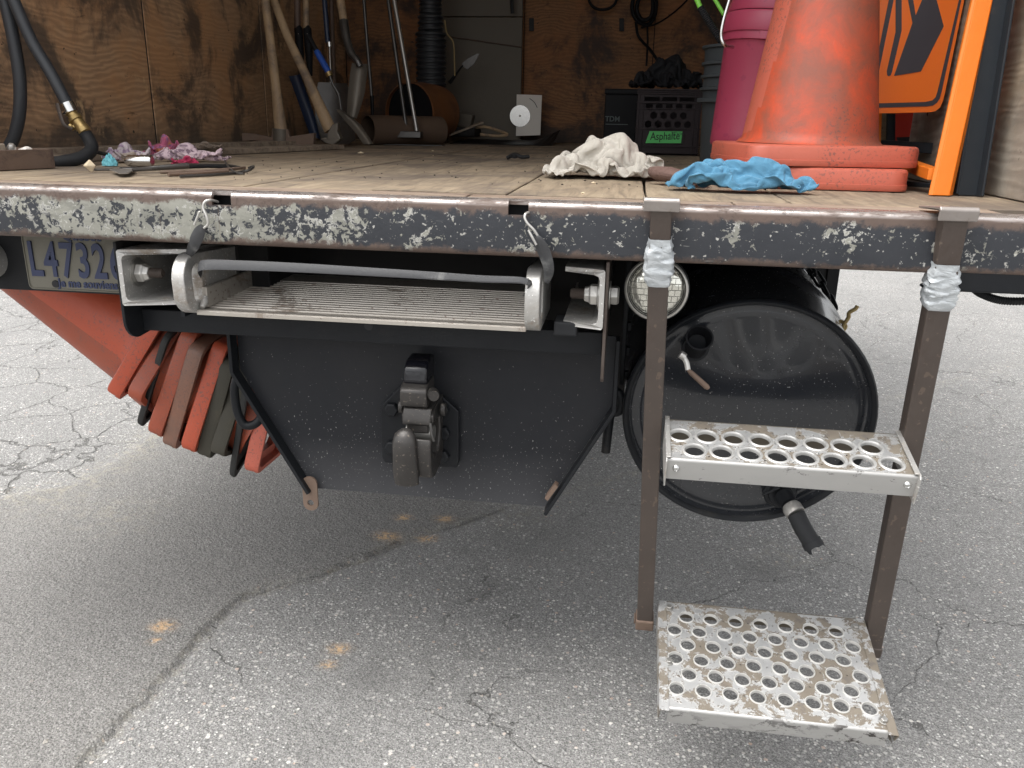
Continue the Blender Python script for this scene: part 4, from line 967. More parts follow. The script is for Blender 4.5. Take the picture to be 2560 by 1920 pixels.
mb.add(vs, fs).build('torn_end', M['rubber'], dr, smooth=50)
MB().tube([at(1905,1238,Y=1.84),at(1948,1218,Y=1.835)], [(.002,.004),(.006,.003)], 8).build('outlet_lever', M['black_paint'], dr, smooth=40)
# chain over the drum
ch = root('drum_chain', 'dark chain running over the right shoulder of the black drum', 'chain', (.52,2.1,.95))
cps = []
for i in range(60):
    a = math.radians(100-i*2.0); yy = 2.60-(i/59)*.42
    cps.append(Vector((DC.x+(DR+.012)*math.cos(a), yy, DC.z+(DR+.012)*math.sin(a)+.12*(yy-1.86))))
link = None; acc = 0; prev = cps[0]; idx = 0
for i in range(1, len(cps)):
    acc += (cps[i]-cps[i-1]).length
    if acc > .034:
        acc = 0; d = (cps[i]-prev).normalized(); c = (cps[i]+prev)/2; prev = cps[i]
        if link is None:
            L = []
            for k in range(14):
                t = 2*math.pi*k/14; L.append(((.015 if math.cos(t) > 0 else -.015)*1+.011*math.cos(t), .011*math.sin(t), 0))
            link = MB().tube(L, .0042, 8, closed=True).build('chain_link', M['black_paint'], None, smooth=60); o = link
        else: o = link.copy(); C.objects.link(o)
        o.parent = ch; o.location = c-base(ch)
        q = d.to_track_quat('X', 'Z') @ Matrix.Rotation(math.radians(90*(idx % 2)+35), 4, 'X').to_quaternion(); o.rotation_mode = 'QUATERNION'; o.rotation_quaternion = q; idx += 1
rp = at(2103,815,Y=2.05)
kn = MB(); c = rp
kn.tube(spline([c+Vector((-.05,.0,.012)),c+Vector((-.02,0,.0)),c+Vector((.0,-.008,-.010)),c+Vector((.010,0,.0)),c+Vector((0,.008,.01)),c+Vector((-.012,-.006,.002)),c+Vector((0,-.01,-.008)),c+Vector((.006,0,.004)),c+Vector((.014,0,.022)),c+Vector((.014,0,.034)),c+Vector((.027,0,.044)),c+Vector((.031,0,.052))], 6), .0048, 8)
kn.build('rope_knot', M['rope'], None, smooth=60, label='short frayed yellow rope knotted on the right edge of the black drum', cat='rope', loc=c)

# ------------------------------------------------------------------ traffic cones
def cone_mesh(r0, r1, h, fl=.018):
    return [(r0+fl,0),(r0+.004,.012),(r0,.03),(r0+(r1-r0)*.5,h*.5),(r1,h),(r1-.004,h),(r0+(r1-r0)*.5-.004,h*.5),(r0-.004,.02),(r0-.002,.0)]
def base_slab(mb, o, U, Vv, N, s, h, r=.045, hole=.12):
    P = rrect(-s, -s, s, s, r, 4)
    # slab with a drafted side and a hollow underside rim
    o = Vector(o); U = Vector(U); Vv = Vector(Vv); N = Vector(N)
    rings = [(.965,h),(.99,h-.003),(1.0,h-.008),(1.0,h*.30),(1.008,h*.29),(1.008,.004),(1.0,0),(.90,0),(.90,h*.5)]
    vs = []; fs = []; n = len(P)
    for k, z in rings: vs += [o+U*p[0]*k+Vv*p[1]*k+N*z for p in P]
    for i in range(len(rings)-1):
        for j in range(n): fs.append((i*n+j, i*n+(j+1)%n, (i+1)*n+(j+1)%n, (i+1)*n+j))
    m0 = len(vs)
    H = circ(0, 0, hole, n); 
    # top and inner annulus
    import bisect
    angP = [math.atan2(p[1],p[0]) for p in P]
    vs += [o+U*hole*math.cos(t)+Vv*hole*math.sin(t)+N*h for t in angP]
    for j in range(n): fs.append((j, (j+1)%n, m0+(j+1)%n, m0+j))
    m1 = len(vs); vs += [o+U*hole*math.cos(t)+Vv*hole*math.sin(t)+N*h*.5 for t in angP]; b0 = (len(rings)-1)*n
    for j in range(n): fs.append((b0+j, b0+(j+1)%n, m1+(j+1)%n, m1+j)); fs.append((m0+j, m0+(j+1)%n, m1+(j+1)%n, m1+j))
    mb.add(vs, fs); return mb
def cone(name, label, o, U, Vv, N, s, h, r0, r1, H, mb_mat, bs_mat, group, cut=None, hh=.04):
    c = root(name, label, 'traffic cone', o, group)
    bm_ = base_slab(MB(), o, U, Vv, N, s, hh, hole=r0-.006); bm_.build('cone_base', bs_mat, c, smooth=30)
    oo = Vector(o)+Vector(N)*hh
    MB().lathe(cone_mesh(r0, r1, H), oo, N, 48).build('cone_body', mb_mat, c, smooth=40)
    return c
# upright pair on the deck
g1 = 'traffic cones nested upright on the deck'
ang = math.radians(-2); U = Vector((math.cos(ang),math.sin(ang),0)); Vv = Vector((-math.sin(ang),math.cos(ang),0)); Z = Vector((0,0,1))
cc = Vector((.455, 2.40, ZD+.003))
cone('traffic_cone', 'lower cone of the upright pair, only its dusty red base showing by the blue rag', cc, U, Vv, Z, .228, .05, .168, .045, .88, M['cone_red'], M['cone_red'], g1, hh=.052)
ang = math.radians(9); U = Vector((math.cos(ang),math.sin(ang),0)); Vv = Vector((-math.sin(ang),math.cos(ang),0))
cone('traffic_cone', 'big orange traffic cone nested on top of another, speckled dirt on its lower body', cc+Vector((.012,0,.0545)), U, Vv, Vector((.012,0,1)).normalized(), .216, .05, .172, .048, .90, M['cone_orange'], M['cone_red'], g1, hh=.050)
# stack slung sideways at the left
g2 = 'traffic cones slung sideways under the licence plate'
N = Vector((-.84,-.10,.53)).normalized()
P0 = at(376,836,Y=2.17)
specs = [(0,'cone_salmon','cone_salmon','outermost sideways cone, bright orange body hanging below the licence plate'),
 (.034,'cone_faded','cone_faded','sideways cone next to the outermost one, dull orange base with a blunt corner'),
 (.020,None,'cone_black','thin black cone base wedged between two dull orange bases'),
 (.052,None,'cone_faded','dull orange cone base right after the thin black one'),
 (.054,None,'cone_brown','muddy brown cone base in the middle of the sideways stack'),
 (.054,None,'cone_salmon','clean orange cone base just after the muddy brown one'),
 (.050,None,'cone_olive','dark olive cone base nearest after the clean orange one'),
 (.055,None,'cone_olive','dark cone base partly behind the ring on the hitch plate edge'),
 (.050,None,'cone_black','lowest black cone base reaching down toward the asphalt'),
 (.055,None,'cone_red','red cone base half hidden behind the sloping hitch plate edge')]
rots = [2, 36, -4, 6, 0, 10, 4, 20, -6, 12, 6]; dist = 0
for i, (dd, bm, bs, lab) in enumerate(specs):
    dist += dd*(.86 if i > 1 else 1.0)
    o = P0 - N*dist + Vector((.012,0,-.050 if i else 0))
    tiltN = (N+Vector((.0,.03*math.sin(i*2.1)*(1 if i else 0),(.06 if i == 0 else -.10-.025*i)))).normalized()
    U0 = tiltN.cross(Vector((0,1,0))).normalized(); V0_ = tiltN.cross(U0)
    a = math.radians(rots[i]); U = U0*math.cos(a)+V0_*math.sin(a); W_ = tiltN.cross(U)
    th = .018 if bs == 'cone_black' else .043
    s = (.158,.160,.158,.165,.168,.165,.155,.152,.160,.142,.140)[i]
    c = root('traffic_cone', lab, 'traffic cone', o, g2)
    base_slab(MB(), o-tiltN*th, U, W_, tiltN, s, th, .03, hole=.128).build('cone_base', M[bs], c, smooth=30)
    prof = [(.150,0),(.143,.015),(.140,.03),(.09,.36),(.032,.76),(.028,.76),(.086,.36),(.136,.03),(.134,0)]
    MB().lathe(prof, o-tiltN*.0, N, 40).build('cone_body', M[bm or 'cone_faded'], c, smooth=40)
MB().tube([P0+N*.35, P0-N*.75], .016, 12).build('cone_peg', M['black_metal'], truck)
print('part 1 built')
# ------------------------------------------------------------------ things on the deck
def A(u, v, Y): return at(u, v, Y=Y)
def pxplate(mb, pts, Y, th, push=0):
    P = [A(u, v, Y) for u, v in pts]
    return mb.prism([(p.x,p.z) for p in P], (0,Y+push,0), (1,0,0), (0,0,1), th)
def blade(rows, sag, th=.003, k=7):
    "a dished blade lofted through rows (uL,vL,uR,vR,Y)"
    mb = MB(); vs = []; fs = []; n = len(rows)
    for side in (0, 1):
        for uL, vL, uR, vR, Y in rows:
            a = A(uL, vL, Y); b = A(uR, vR, Y)
            for i in range(k):
                t = i/(k-1); p = a.lerp(b, t); p.y += sag*(1-(2*t-1)**2)+side*th; vs.append(p)
    o = n*k
    for r in range(n-1):
        for i in range(k-1):
            fs.append((r*k+i, r*k+i+1, (r+1)*k+i+1, (r+1)*k+i)); fs.append((o+r*k+i, o+(r+1)*k+i, o+(r+1)*k+i+1, o+r*k+i+1))
    for r in range(n-1):
        for i in (0, k-1): fs.append((r*k+i, (r+1)*k+i, o+(r+1)*k+i, o+r*k+i))
    for i in range(k-1):
        for r in (0, n-1): fs.append((r*k+i, r*k+i+1, o+r*k+i+1, o+r*k+i))
    return mb.add(vs, fs)
FL = ZD+.002
# --- boards and tray at the left wall
def board(label, a, b, w, th, seed):
    mb = MB(); a = Vector((*a,0)); b = Vector((*b,0)); d = (b-a).normalized(); s = Vector((d.y,-d.x,0)); n = 30; vs = []; fs = []
    for i in range(n+1):
        c = a.lerp(b, i/n); e = .006*noise.noise(Vector((i*.5, seed, 0))); e2 = .006*noise.noise(Vector((i*.5, seed, 7)))
        end = .02*(i == n)
        for q, z in ((w/2+e,FL),(w/2+e-.002-end*.3,FL+th),(-w/2+e2+.002+end*.3,FL+th+.002*noise.noise(Vector((i*.3,seed,3)))),(-w/2+e2,FL)): vs.append(c+s*q+Vector((0,0,z)))
    for i in range(n):
        for q in range(4): fs.append((i*4+q, i*4+(q+1)%4, (i+1)*4+(q+1)%4, (i+1)*4+q))
    fs += [(0,1,2,3),(n*4+3,n*4+2,n*4+1,n*4)]
    mb.add(vs, fs).build('loose_board', M['old_board'], None, bev=.002, label=label, cat='board', group='boards lying along the left wall')
board('grey weathered board on the deck nearest the pink rags, along the left wall', (-1.86,2.32), (-1.50,4.12), .15, .020, 1)
board('thinner grey board right against the foot of the left plywood wall', (-2.04,2.55), (-1.78,4.25), .12, .030, 2)
tr = root('steel_tray', 'rusty brown steel tray with wood scraps at the left edge of the deck', 'tray', (-1.85,2.25,FL))
p0 = at(-60,430,Z=FL); p1 = at(137,420,Z=FL); zt = at(135,372,Y=p1.y).z
d = (p1-p0).normalized(); s = Vector((-d.y,d.x,0)); h = zt-FL
mb = MB(); mb.obox((p0+p1)/2+Vector((0,0,h/2)), (p1-p0)/2, s*.004, (0,0,h/2)); mb.obox(p1+s*.07-d*.004+Vector((0,0,h/2)), s*.066, d*.004, (0,0,h/2)); mb.obox((p0+p1)/2+s*.136+Vector((0,0,h/2)), (p1-p0)/2, s*.004, (0,0,h/2)); mb.obox((p0+p1)/2+s*.07+Vector((0,0,.003)), (p1-p0)/2*.97, s*.064, (0,0,.003))
mb.build('tray_wall', M['raw_rust'], tr, bev=.002)
def thing(mb, name, mat, label, cat, group=None, **k):
    c = Vector((sum(v[0] for v in mb.v)/len(mb.v), sum(v[1] for v in mb.v)/len(mb.v), min(v[2] for v in mb.v)))
    return mb.build(name, mat, None, label=label, cat=cat, group=group, loc=c, **k)
thing(MB().obox(p1-d*.16+s*.07+Vector((0,0,h*.5)), d*.055+Vector((0,0,.006)), s*.03, (-.004,0,.035)), 'wood_scrap', M['old_board'], 'short wood offcut lying in the rusty steel tray', 'wood scrap', bev=.003)
thing(MB().lathe([(0,0),(.016,0),(.018,.004),(.018,.030),(.012,.036),(0,.036)], p1-d*.055+s*.05+Vector((0,0,.035)), (.8,-.3,.2), 20), 'pipe_cap', M['white_board'], 'small off-white pipe cap in the rusty steel tray', 'cap', smooth=40)
thing(MB().lathe([(0,0),(.010,0),(.011,.02),(.006,.028),(0,.028)], p1-d*.085+s*.05+Vector((0,0,.040)), (.3,-.3,1), 14), 'grey_plug', M['zinc'], 'small grey plug beside the off-white cap in the tray', 'plug', smooth=40)
# --- hoses
Yh = 2.42
hs_ = root('black_hose', 'thick black hose looping down the left wall with a brass valve', 'hose', (-1.9,Yh,FL))
MB().tube(spline([A(-8,-60,Yh),A(12,0,Yh),A(36,110,Yh),A(50,210,Yh),A(46,300,Yh),A(22,368,Yh),A(-20,390,Yh)], 8), .0185, 16).build('hose_loop', M['hose_black'], hs_, smooth=60)
Yv = 2.40
MB().tube(spline([A(0,-90,Yv),A(30,-10,Yv),A(78,100,Yv),A(128,185,Yv),A(172,268,Yv)], 8), .0175, 16).build('hose_run', M['hose_black'], hs_, smooth=60)
MB().tube([A(167,258,Yv),A(179,281,Yv)], .0195, 18).build('hose_clamp', M['chrome'], hs_, smooth=30)
va, vb = A(174,275,Yv), A(216,334,Yv); dv = (vb-va).normalized(); L = (vb-va).length
mb = MB().lathe([(.010,0),(.019,.002),(.020,.010),(.016,.012),(.017,.022),(.021,.024),(.021,.034),(.017,.036),(.018,.055),(.020,.06),(.0205,L-.006),(.012,L)], va, dv, 14)
br = mb.build('brass_valve', M['brass'], hs_, smooth=30)
MB().lathe([(0,0),(.009,0),(.009,.024),(.012,.026),(.012,.034),(0,.034)], va.lerp(vb,.74), (-1,-.2,.05), 14).build('valve_stem', M['brass'], br, smooth=40)
MB().tube(spline([A(142,258,Yv-.03),A(150,288,Yv-.03),A(160,312,Yv-.03),A(180,324,Yv-.02)], 6), [(.0015,.006)]*19, 8, flat=(0,1,0)).build('valve_lever', M['rust_steel'], br, smooth=40)
MB().tube([A(158,283,Yv-.015),A(170,278,Yv-.015)], .006, 8).build('clamp_screw', M['chrome'], br)
MB().tube(spline([A(206,324,Yv),A(222,348,Yv),A(229,372,Yv-.02),A(208,392,Yv-.06),A(165,403,Yv-.10),A(120,408,Yv-.12),A(60,408,Yv-.1)], 8), [.019 if i % 5 else .0186 for i in range(49)], 16).build('hose_elbow', M['rubber'], hs_, smooth=60)
MB().tube(spline([A(226,372,2.4),A(245,381,2.42),A(272,387,2.46)], 6), .006, 8).build('hose_tail', M['rubber'], hs_, smooth=60)
# --- rags
def heap(name, mat, label, c, rx, ry, h, bumps, seed, rot=0, ridge=1.0, nt=110, nr=46, cat='rag', group=None, floor=FL, soft=.22, freq=1.0):
    vs = []; fs = []; c = Vector(c); cr, sr = math.cos(rot), math.sin(rot)
    for i in range(nr):
        ph = math.radians(100)*i/(nr-1)
        for j in range(nt):
            th = 2*math.pi*j/nt; r = math.sin(ph); zz = max(0, math.cos(ph))**.75
            q = Vector((math.cos(th), math.sin(th), 0))
            out = 1+soft*noise.noise(Vector((q.x*1.3+seed, q.y*1.3, 1)))+.12*noise.noise(Vector((q.x*4+seed, q.y*4, 5)))
            x = r*q.x*out; y = r*q.y*out
            g = sum(b[2]*math.exp(-((x-b[0])**2+(y-b[1])**2)/b[3]**2) for b in bumps)
            w = Vector((x*1.0*freq+y*.7+seed, y*1.0*freq-x*.5, zz*1.1)); ww = Vector((w.x*1.7, w.y*.75, w.z))+Vector((noise.noise(w*1.3), noise.noise(w*1.3+Vector((5,5,5))), 0))*1.5
            rd = 0; am = 1; f = 1.5
            for o in range(3):
                n_ = min(1, abs(noise.noise(ww*f+Vector((o*7,0,0))))*2.8)**.8-.45; rd += am*n_; am *= .55; f *= 1.9
            rd *= ridge*h*.30
            z = zz**.8*h*(.34+g*.8)*(1+.12*noise.noise(w*2)) + rd*min(1, .25+zz)*(0.9 if i < nr-2 else 0)
            k = 1+rd/h*.22
            X = x*rx*k; Y = y*ry*k
            vs.append((c.x+X*cr-Y*sr, c.y+X*sr+Y*cr, max(floor, floor+z)))
    for i in range(nr-1):
        for j in range(nt): fs.append((i*nt+j, i*nt+(j+1)%nt, (i+1)*nt+(j+1)%nt, (i+1)*nt+j))
    fs.append(tuple(range(nt))[::-1] if False else tuple(range(nt)))
    return MB().add(vs, fs).build(name, mat, None, smooth=75, label=label, cat=cat, group=group, loc=c)
# settled cloth shapes: columns, rows, lower and upper corner, then x, y, z of the grid points as steps of 1/511
CLOTH = {
 'white': (46, 37, [-0.2079, -0.1731, 0.0033], [0.2185, 0.1624, 0.1185], [
69,11,8,1,7,7,8,14,4,14,-8,13,21,22,21,21,7,-1,16,13,4,-4,2,8,15,3,7,9,16,17,11,12,10,15,16,1,16,3,1,-1,-17,2,8,6,6,6,-8,7,9,7,7,5,9,15,19,-7,6,18,23,16,21,8,6,15,16,2,-2,9,14,7,9,5,6,11,16,13,17,8,14,4,16,-1,14,12,15,-15,-8,2,6,8,8,7,-12,16,2,14,3,6,13,16,12,13,3,13,21,23,3,15,3,19,10,-4,13,4,14,12,11,10,-1,17,
17,9,-2,16,10,15,9,16,14,8,0,3,-4,2,9,0,12,10,2,0,8,18,-4,12,15,17,3,21,14,6,17,16,12,16,4,20,-8,11,11,8,8,12,11,0,16,17,1,10,17,16,16,3,17,12,-4,7,16,15,2,-13,10,4,14,13,-16,5,15,11,7,8,18,10,11,12,13,20,19,3,15,17,20,-10,4,12,13,2,12,14,-2,14,16,3,17,13,15,9,19,7,16,4,6,12,3,2,13,0,6,18,2,9,11,-16,20,13,-1,15,19,1,13,13,
18,20,18,13,13,14,11,-3,5,13,14,2,17,-3,16,16,-6,18,13,12,16,7,20,17,16,11,-2,13,-1,12,8,2,9,-5,14,13,-2,-13,10,14,16,11,14,8,7,9,18,20,12,19,14,15,2,18,0,4,13,13,-1,14,17,8,4,20,14,9,4,12,19,9,17,7,14,0,12,5,3,8,1,12,6,16,-18,15,-8,12,16,20,10,15,-2,15,19,20,20,13,5,11,2,13,14,15,-5,10,14,10,16,-3,21,21,-3,9,16,18,15,16,-1,17,16,0,
11,2,12,7,1,5,14,-12,-5,9,13,1,13,17,16,6,19,12,11,14,14,8,14,11,17,12,0,7,11,7,10,11,-2,18,22,20,10,15,11,15,6,-1,16,14,8,21,-15,12,10,2,15,14,-11,7,-7,18,17,-3,11,18,7,17,19,3,15,20,-9,23,14,19,1,14,-3,12,18,-4,11,11,15,17,17,24,14,-1,14,13,14,8,4,15,3,18,-2,1,10,12,19,11,0,-20,6,11,7,17,13,-10,18,20,8,16,19,15,-13,10,21,17,5,15,12,12,
2,17,-4,17,17,18,19,1,26,15,7,12,7,7,15,14,-13,22,18,-8,10,17,0,14,-9,15,2,2,10,15,19,-17,18,19,15,17,12,16,-9,18,4,18,16,17,-5,8,12,13,18,13,17,18,19,-9,28,15,18,0,15,10,9,14,-18,18,16,14,10,8,-10,15,17,12,-2,-7,19,10,17,-3,23,0,20,11,14,16,14,-3,17,10,18,16,17,12,-6,12,14,18,15,18,20,-6,15,24,0,15,6,4,11,5,16,13,8,11,-3,8,17,19,16,-10,-11,0,
18,6,16,17,23,-17,13,19,15,11,2,8,17,20,20,18,16,5,18,-6,15,18,15,19,2,15,16,1,19,-1,14,10,6,12,9,15,13,-4,17,14,14,18,-8,7,1,-10,18,21,6,20,20,-2,11,9,21,7,4,14,4,11,25,18,18,15,-2,21,1,19,16,20,-5,19,18,1,10,17,6,7,15,15,10,3,0,16,19,7,16,7,12,-11,-3,6,2,21,19,4,19,23,-5,13,13,-11,5,16,-3,23,24,22,18,14,15,12,0,18,19,20,-3,17,17,10,
-7,16,15,14,13,14,3,-9,22,18,11,4,12,8,6,-12,13,-9,17,4,17,19,15,3,10,16,-2,19,2,-20,17,24,24,21,11,10,14,8,12,19,20,20,1,17,16,9,-4,12,13,14,13,13,-7,3,21,6,8,11,2,6,12,-1,-12,4,17,10,14,19,17,-10,17,10,21,0,-17,12,19,18,19,17,-4,18,17,15,15,14,18,9,19,15,14,4,4,15,2,11,12,7,13,7,4,14,11,1,14,15,12,6,-8,15,17,19,3,16,14,-9,20,12,11,-7,
11,18,15,11,17,2,1,17,12,19,14,20,20,3,19,20,7,10,9,11,13,12,-3,7,12,-3,13,9,11,14,16,10,16,-1,11,3,16,10,16,12,8,10,20,-14,12,22,12,18,10,9,5,5,2,15,13,19,8,21,9,16,20,20,19,16,10,3,13,3,0,-10,7,13,16,5,17,15,14,15,6,-11,17,3,-7,18,18,9,-6,14,11,19,15,10,10,11,5,6,8,8,11,14,17,5,24,21,2,15,19,16,17,14,14,15,3,0,-5,4,2,13,10,14,
19,16,15,12,-14,-4,18,-17,-2,19,20,-13,7,20,5,18,8,8,13,12,12,12,10,10,11,3,15,14,18,9,15,19,18,8,13,16,16,13,4,-5,-9,0,11,14,15,19,18,15,2,18,-15,-5,-12,14,0,5,17,-17,18,8,20,6,11,16,10,13,12,11,10,9,3,14,14,6,18,-3,20,18,18,15,7,14,11,14,-6,-5,0,13,13,14,16,6,17,14,12,12,9,-13,-6,16,16,12,-19,6,14,22,1,16,18,14,14,-8,8,10,11,10,12,13,10,12,
0,13,16,19,18,1,15,12,12,10,-9,3,17,17,11,11,-3,9,12,12,13,14,8,10,4,9,10,20,-13,17,16,2,22,-1,14,11,15,13,3,6,10,0,4,8,12,14,15,14,9,18,13,16,7,8,6,11,-8,12,14,7,10,10,-5,7,13,19,12,12,12,5,-7,19,2,20,4,19,13,-1,17,15,-3,13,17,0,13,11,9,11,9,-9,12,12,12,6,16,13,16,3,15,-1,8,9,0,14,16,14,-9,10,10,16,14,-10,8,17,12,2,1,17,8,15,
13,20,6,11,0,20,2,10,2,15,14,-1,11,11,7,10,8,-8,9,13,20,12,4,16,11,17,12,-10,8,10,5,12,11,13,15,12,-1,11,2,16,5,10,-7,19,16,18,11,22,-10,16,-1,19,2,17,7,10,4,11,15,-1,14,10,6,5,-6,15,20,3,16,9,19,4,15,11,1,14,3,12,12,14,3,8,13,9,9,-2,15,18,3,19,19,10,10,19,-14,21,13,4,17,2,18,1,14,13,-1,14,9,-9,6,9,7,16,21,15,9,17,-12,12,16,10,
16,16,2,11,13,12,10,3,13,5,13,-1,16,15,11,13,13,-2,20,12,-1,14,8,3,19,6,6,12,16,-1,15,11,-5,10,17,-8,12,17,18,16,15,5,4,17,1,16,13,16,7,12,12,14,-2,15,11,11,-6,14,9,20,13,3,-5,23,1,10,15,17,14,3,-1,19,2,14,15,8,-1,15,13,-5,15,2,13,2,21,13,16,7,10,17,2,12,13,12,6,15,16,-1,14,11,11,-3,14,14,6,14,-5,14,-3,19,-10,10,17,19,17,-8,15,1,19,14,
16,1,11,10,-3,14,7,14,-2,13,20,11,14,15,-5,12,16,14,17,13,-2,8,5,14,9,11,11,12,10,13,5,8,9,-2,9,12,-15,21,12,19,14,-11,15,15,9,19,16,9,-7,6,12,13,12,-1,11,11,15,8,12,15,17,-4,17,18,19,1,17,9,5,9,10,11,10,13,14,-9,19,3,6,-12,16,7,3,2,18,11,3,4,12,13,18,18,19,-4,10,9,4,7,-2,14,15,8,10,11,15,11,2,18,17,16,8,14,20,11,8,6,9,12,10,12,
-10,20,11,7,-14,12,9,5,16,-10,19,11,-3,-6,17,19,21,17,10,13,15,-13,15,10,3,4,12,0,13,10,15,17,10,17,16,5,13,15,18,26,13,7,-5,12,1,6,15,16,3,6,8,9,11,3,9,6,2,3,-6,4,15,21,21,11,10,14,18,3,12,12,-14,13,12,13,-4,14,15,17,10,10,11,12,15,17,15,17,25,-5,6,12,10,5,15,6,14,2,9,-9,16,14,10,-2,-11,4,5,2,14,20,21,18,8,8,16,18,14,-6,-2,15,5,2,
15,10,17,17,-8,20,6,17,11,13,11,18,27,22,-12,3,17,14,15,13,-1,21,0,0,22,24,21,-4,-19,8,25,8,12,-16,-5,-9,0,2,7,20,-4,6,-11,17,11,-18,-3,-18,-8,-3,-5,-6,5,-8,-15,4,-5,20,1,6,18,25,-10,19,-10,-1,-18,-25,5,9,19,23,22,-20,-4,10,11,9,22,-10,-7,-6,3,-16,19,-8,10,19,-13,1,5,12,-12,-7,-9,-16,0,8,-4,-20,7,-14,4,17,11,-1,-3,6,12,18,5,-14,-6,-20,16,1,18,18,21,-9,
1,8,11,-5,24,-20,14,-4,-18,2,5,13,-5,19,2,-2,4,12,-9,-8,-20,-5,-4,12,-23,-4,11,-8,4,-7,-5,13,-14,24,23,-3,17,0,-10,-22,19,-6,20,9,20,2,-11,3,23,-6,18,-7,8,-23,4,8,7,8,-15,9,9,16,-12,10,-12,-23,0,8,-21,12,-2,-5,-7,12,-2,-1,-12,9,-1,-1,13,-8,9,21,1,-14,9,0,19,4,7,13,-1,-3,21,-6,20,-7,2,-12,6,8,-7,2,8,8,8,-12,-1,11,-22,-3,12,-18,5,-6,12,-13,-2,13,
1,-20,13,-2,-19,10,-3,15,11,-5,-14,13,19,-3,-1,8,24,14,5,-12,2,8,8,-1,16,-24,13,-12,16,5,8,7,1,-13,5,-18,9,-6,-2,7,-2,-7,12,-17,5,-12,12,-10,-18,10,9,1,-3,13,-7,-19,9,-11,24,-14,-5,20,-6,20,-13,16,20,3,7,-2,0,-16,2,7,13,4,11,-15,-1,13,-15,0,-2,9,-6,-11,-7,13,13,-20,10,-17,11,-17,-1,9,5,9,-8,9,-11,-11,-3,-4,0,6,-5,-2,3,4,13,11,21,7,-7,-6,16,-13,3,-6,
23,-20,18,6,-9,11,2,-14,-1,16,-1,-12,-16,15,-12,-2,-12,13,1,-5,-2,9,4,13,-8,-7,-2,-11,1,-11,20,1,-9,4,3,1,10,12,-1,16,16,-19,22,-22,14,-9,5,3,11,-3,8,6,-5,-6,-20,13,12,7,-23,-7,6,-2,-11,4,6,-10,10,7,-11,-4,5,-19,-2,6,14,-5,15,-8,0,7,4,-6,13,3,1,22,-12,2,17,2,5,2,-12,11,7,3,2,-20,-13,-10,-10,0,6,21,15,-14,-5,-4,11,2,-8,-8,3,24,-15,-18,-7,11,-8,16,
9,0,18,-6,-3,-2,1,5,9,12,-14,5,-3,17,11,16,1,-10,15,7,3,-8,-23,4,-15,-6,-7,-4,-1,29,14,-19,5,-4,4,0,0,-6,-2,21,-18,-8,-8,3,0,24,2,-8,19,-7,1,0,3,-7,10,-18,19,8,-10,14,17,-5,22,6,8,0,-18,-17,-12,18,-13,-3,-7,-8,-4,25,11,-10,0,5,1,-10,15,-7,0,4,-9,1,-7,0,1,22,-12,-6,19,-13,0,-1,11,-3,-21,11,14,-12,13,14,-9,21,-8,18,0,1,0,-8,-11,-15,14,-2,-14,-5,
-5,23,-22,7,22,1,-16,18,-7,14,-7,-4,4,-6,-16,7,21,-4,5,-13,15,-10,1,-2,11,-16,-8,13,0,7,12,-21,22,10,-16,-9,-2,-1,3,21,4,-15,-14,4,12,-6,-17,19,-17,18,-8,17,5,-9,19,-13,11,-3,1,-16,0,9,18,-5,-1,-10,21,-14,4,-1,-14,7,-12,14,5,-15,-1,27,21,2,-7,-30,6,-9,0,11,11,-5,-14,-2,12,-2,-18,-7,6,17,12,-3,15,-12,-1,1,2,15,-15,3,4,7,7,-8,4,-5,1,-3,-16,2,10,0,0,-7,
20,-13,14,13,9,15,-28,-4,-3,-5,-3,10,-5,15,-16,-1,0,5,-19,-9,6,13,11,4,3,3,2,0,3,-8,6,2,6,6,-2,10,5,-8,6,-14,-1,7,15,-5,5,-6,18,0,2,7,13,1,-5,-5,-8,-10,4,-10,7,4,1,-2,-2,3,-19,-8,7,13,11,4,5,3,2,1,-7,2,6,-12,3,10,14,14,10,-5,7,1,-2,5,1,7,9,-4,14,-10,9,16,-5,17,-11,-12,-2,-2,-14,4,3,-9,14,-2,1,-18,6,-6,11,12,11,-1,2,-7,-5,14,
2,-2,-4,5,0,-17,-4,3,7,13,18,-6,0,4,11,-3,19,-3,-7,11,0,11,8,8,-14,1,-3,-9,-11,5,-12,0,15,3,-2,-20,4,10,13,15,8,-2,-4,-10,1,1,13,-11,4,-6,-4,0,6,-6,-3,14,13,2,-6,3,5,15,20,-5,-7,4,8,0,3,7,1,0,-8,-8,-11,-9,2,-9,19,4,-23,12,6,9,8,5,2,13,-10,0,0,-8,4,8,3,-5,4,3,-2,-6,-9,-26,2,2,15,3,0,22,-10,-5,21,1,-11,15,16,1,-6,-5,-5,-5,
-10,-9,-2,-2,3,10,-2,-1,-2,14,12,2,8,4,1,-1,-19,9,8,-7,19,1,9,1,-4,-12,-23,-20,6,12,18,8,1,2,6,-1,-4,-3,15,16,6,3,1,-5,-7,-7,-8,-17,-11,18,5,0,12,-3,-3,2,14,7,7,7,2,-22,-6,6,4,13,17,6,3,-3,-21,1,-22,-29,21,7,2,24,8,5,0,-11,5,-3,13,3,12,4,-7,-5,-7,-10,-18,13,-11,18,8,-5,6,3,1,1,6,11,11,8,-16,-19,10,12,-4,-5,11,20,2,-8,-13,-18,-21,-23,
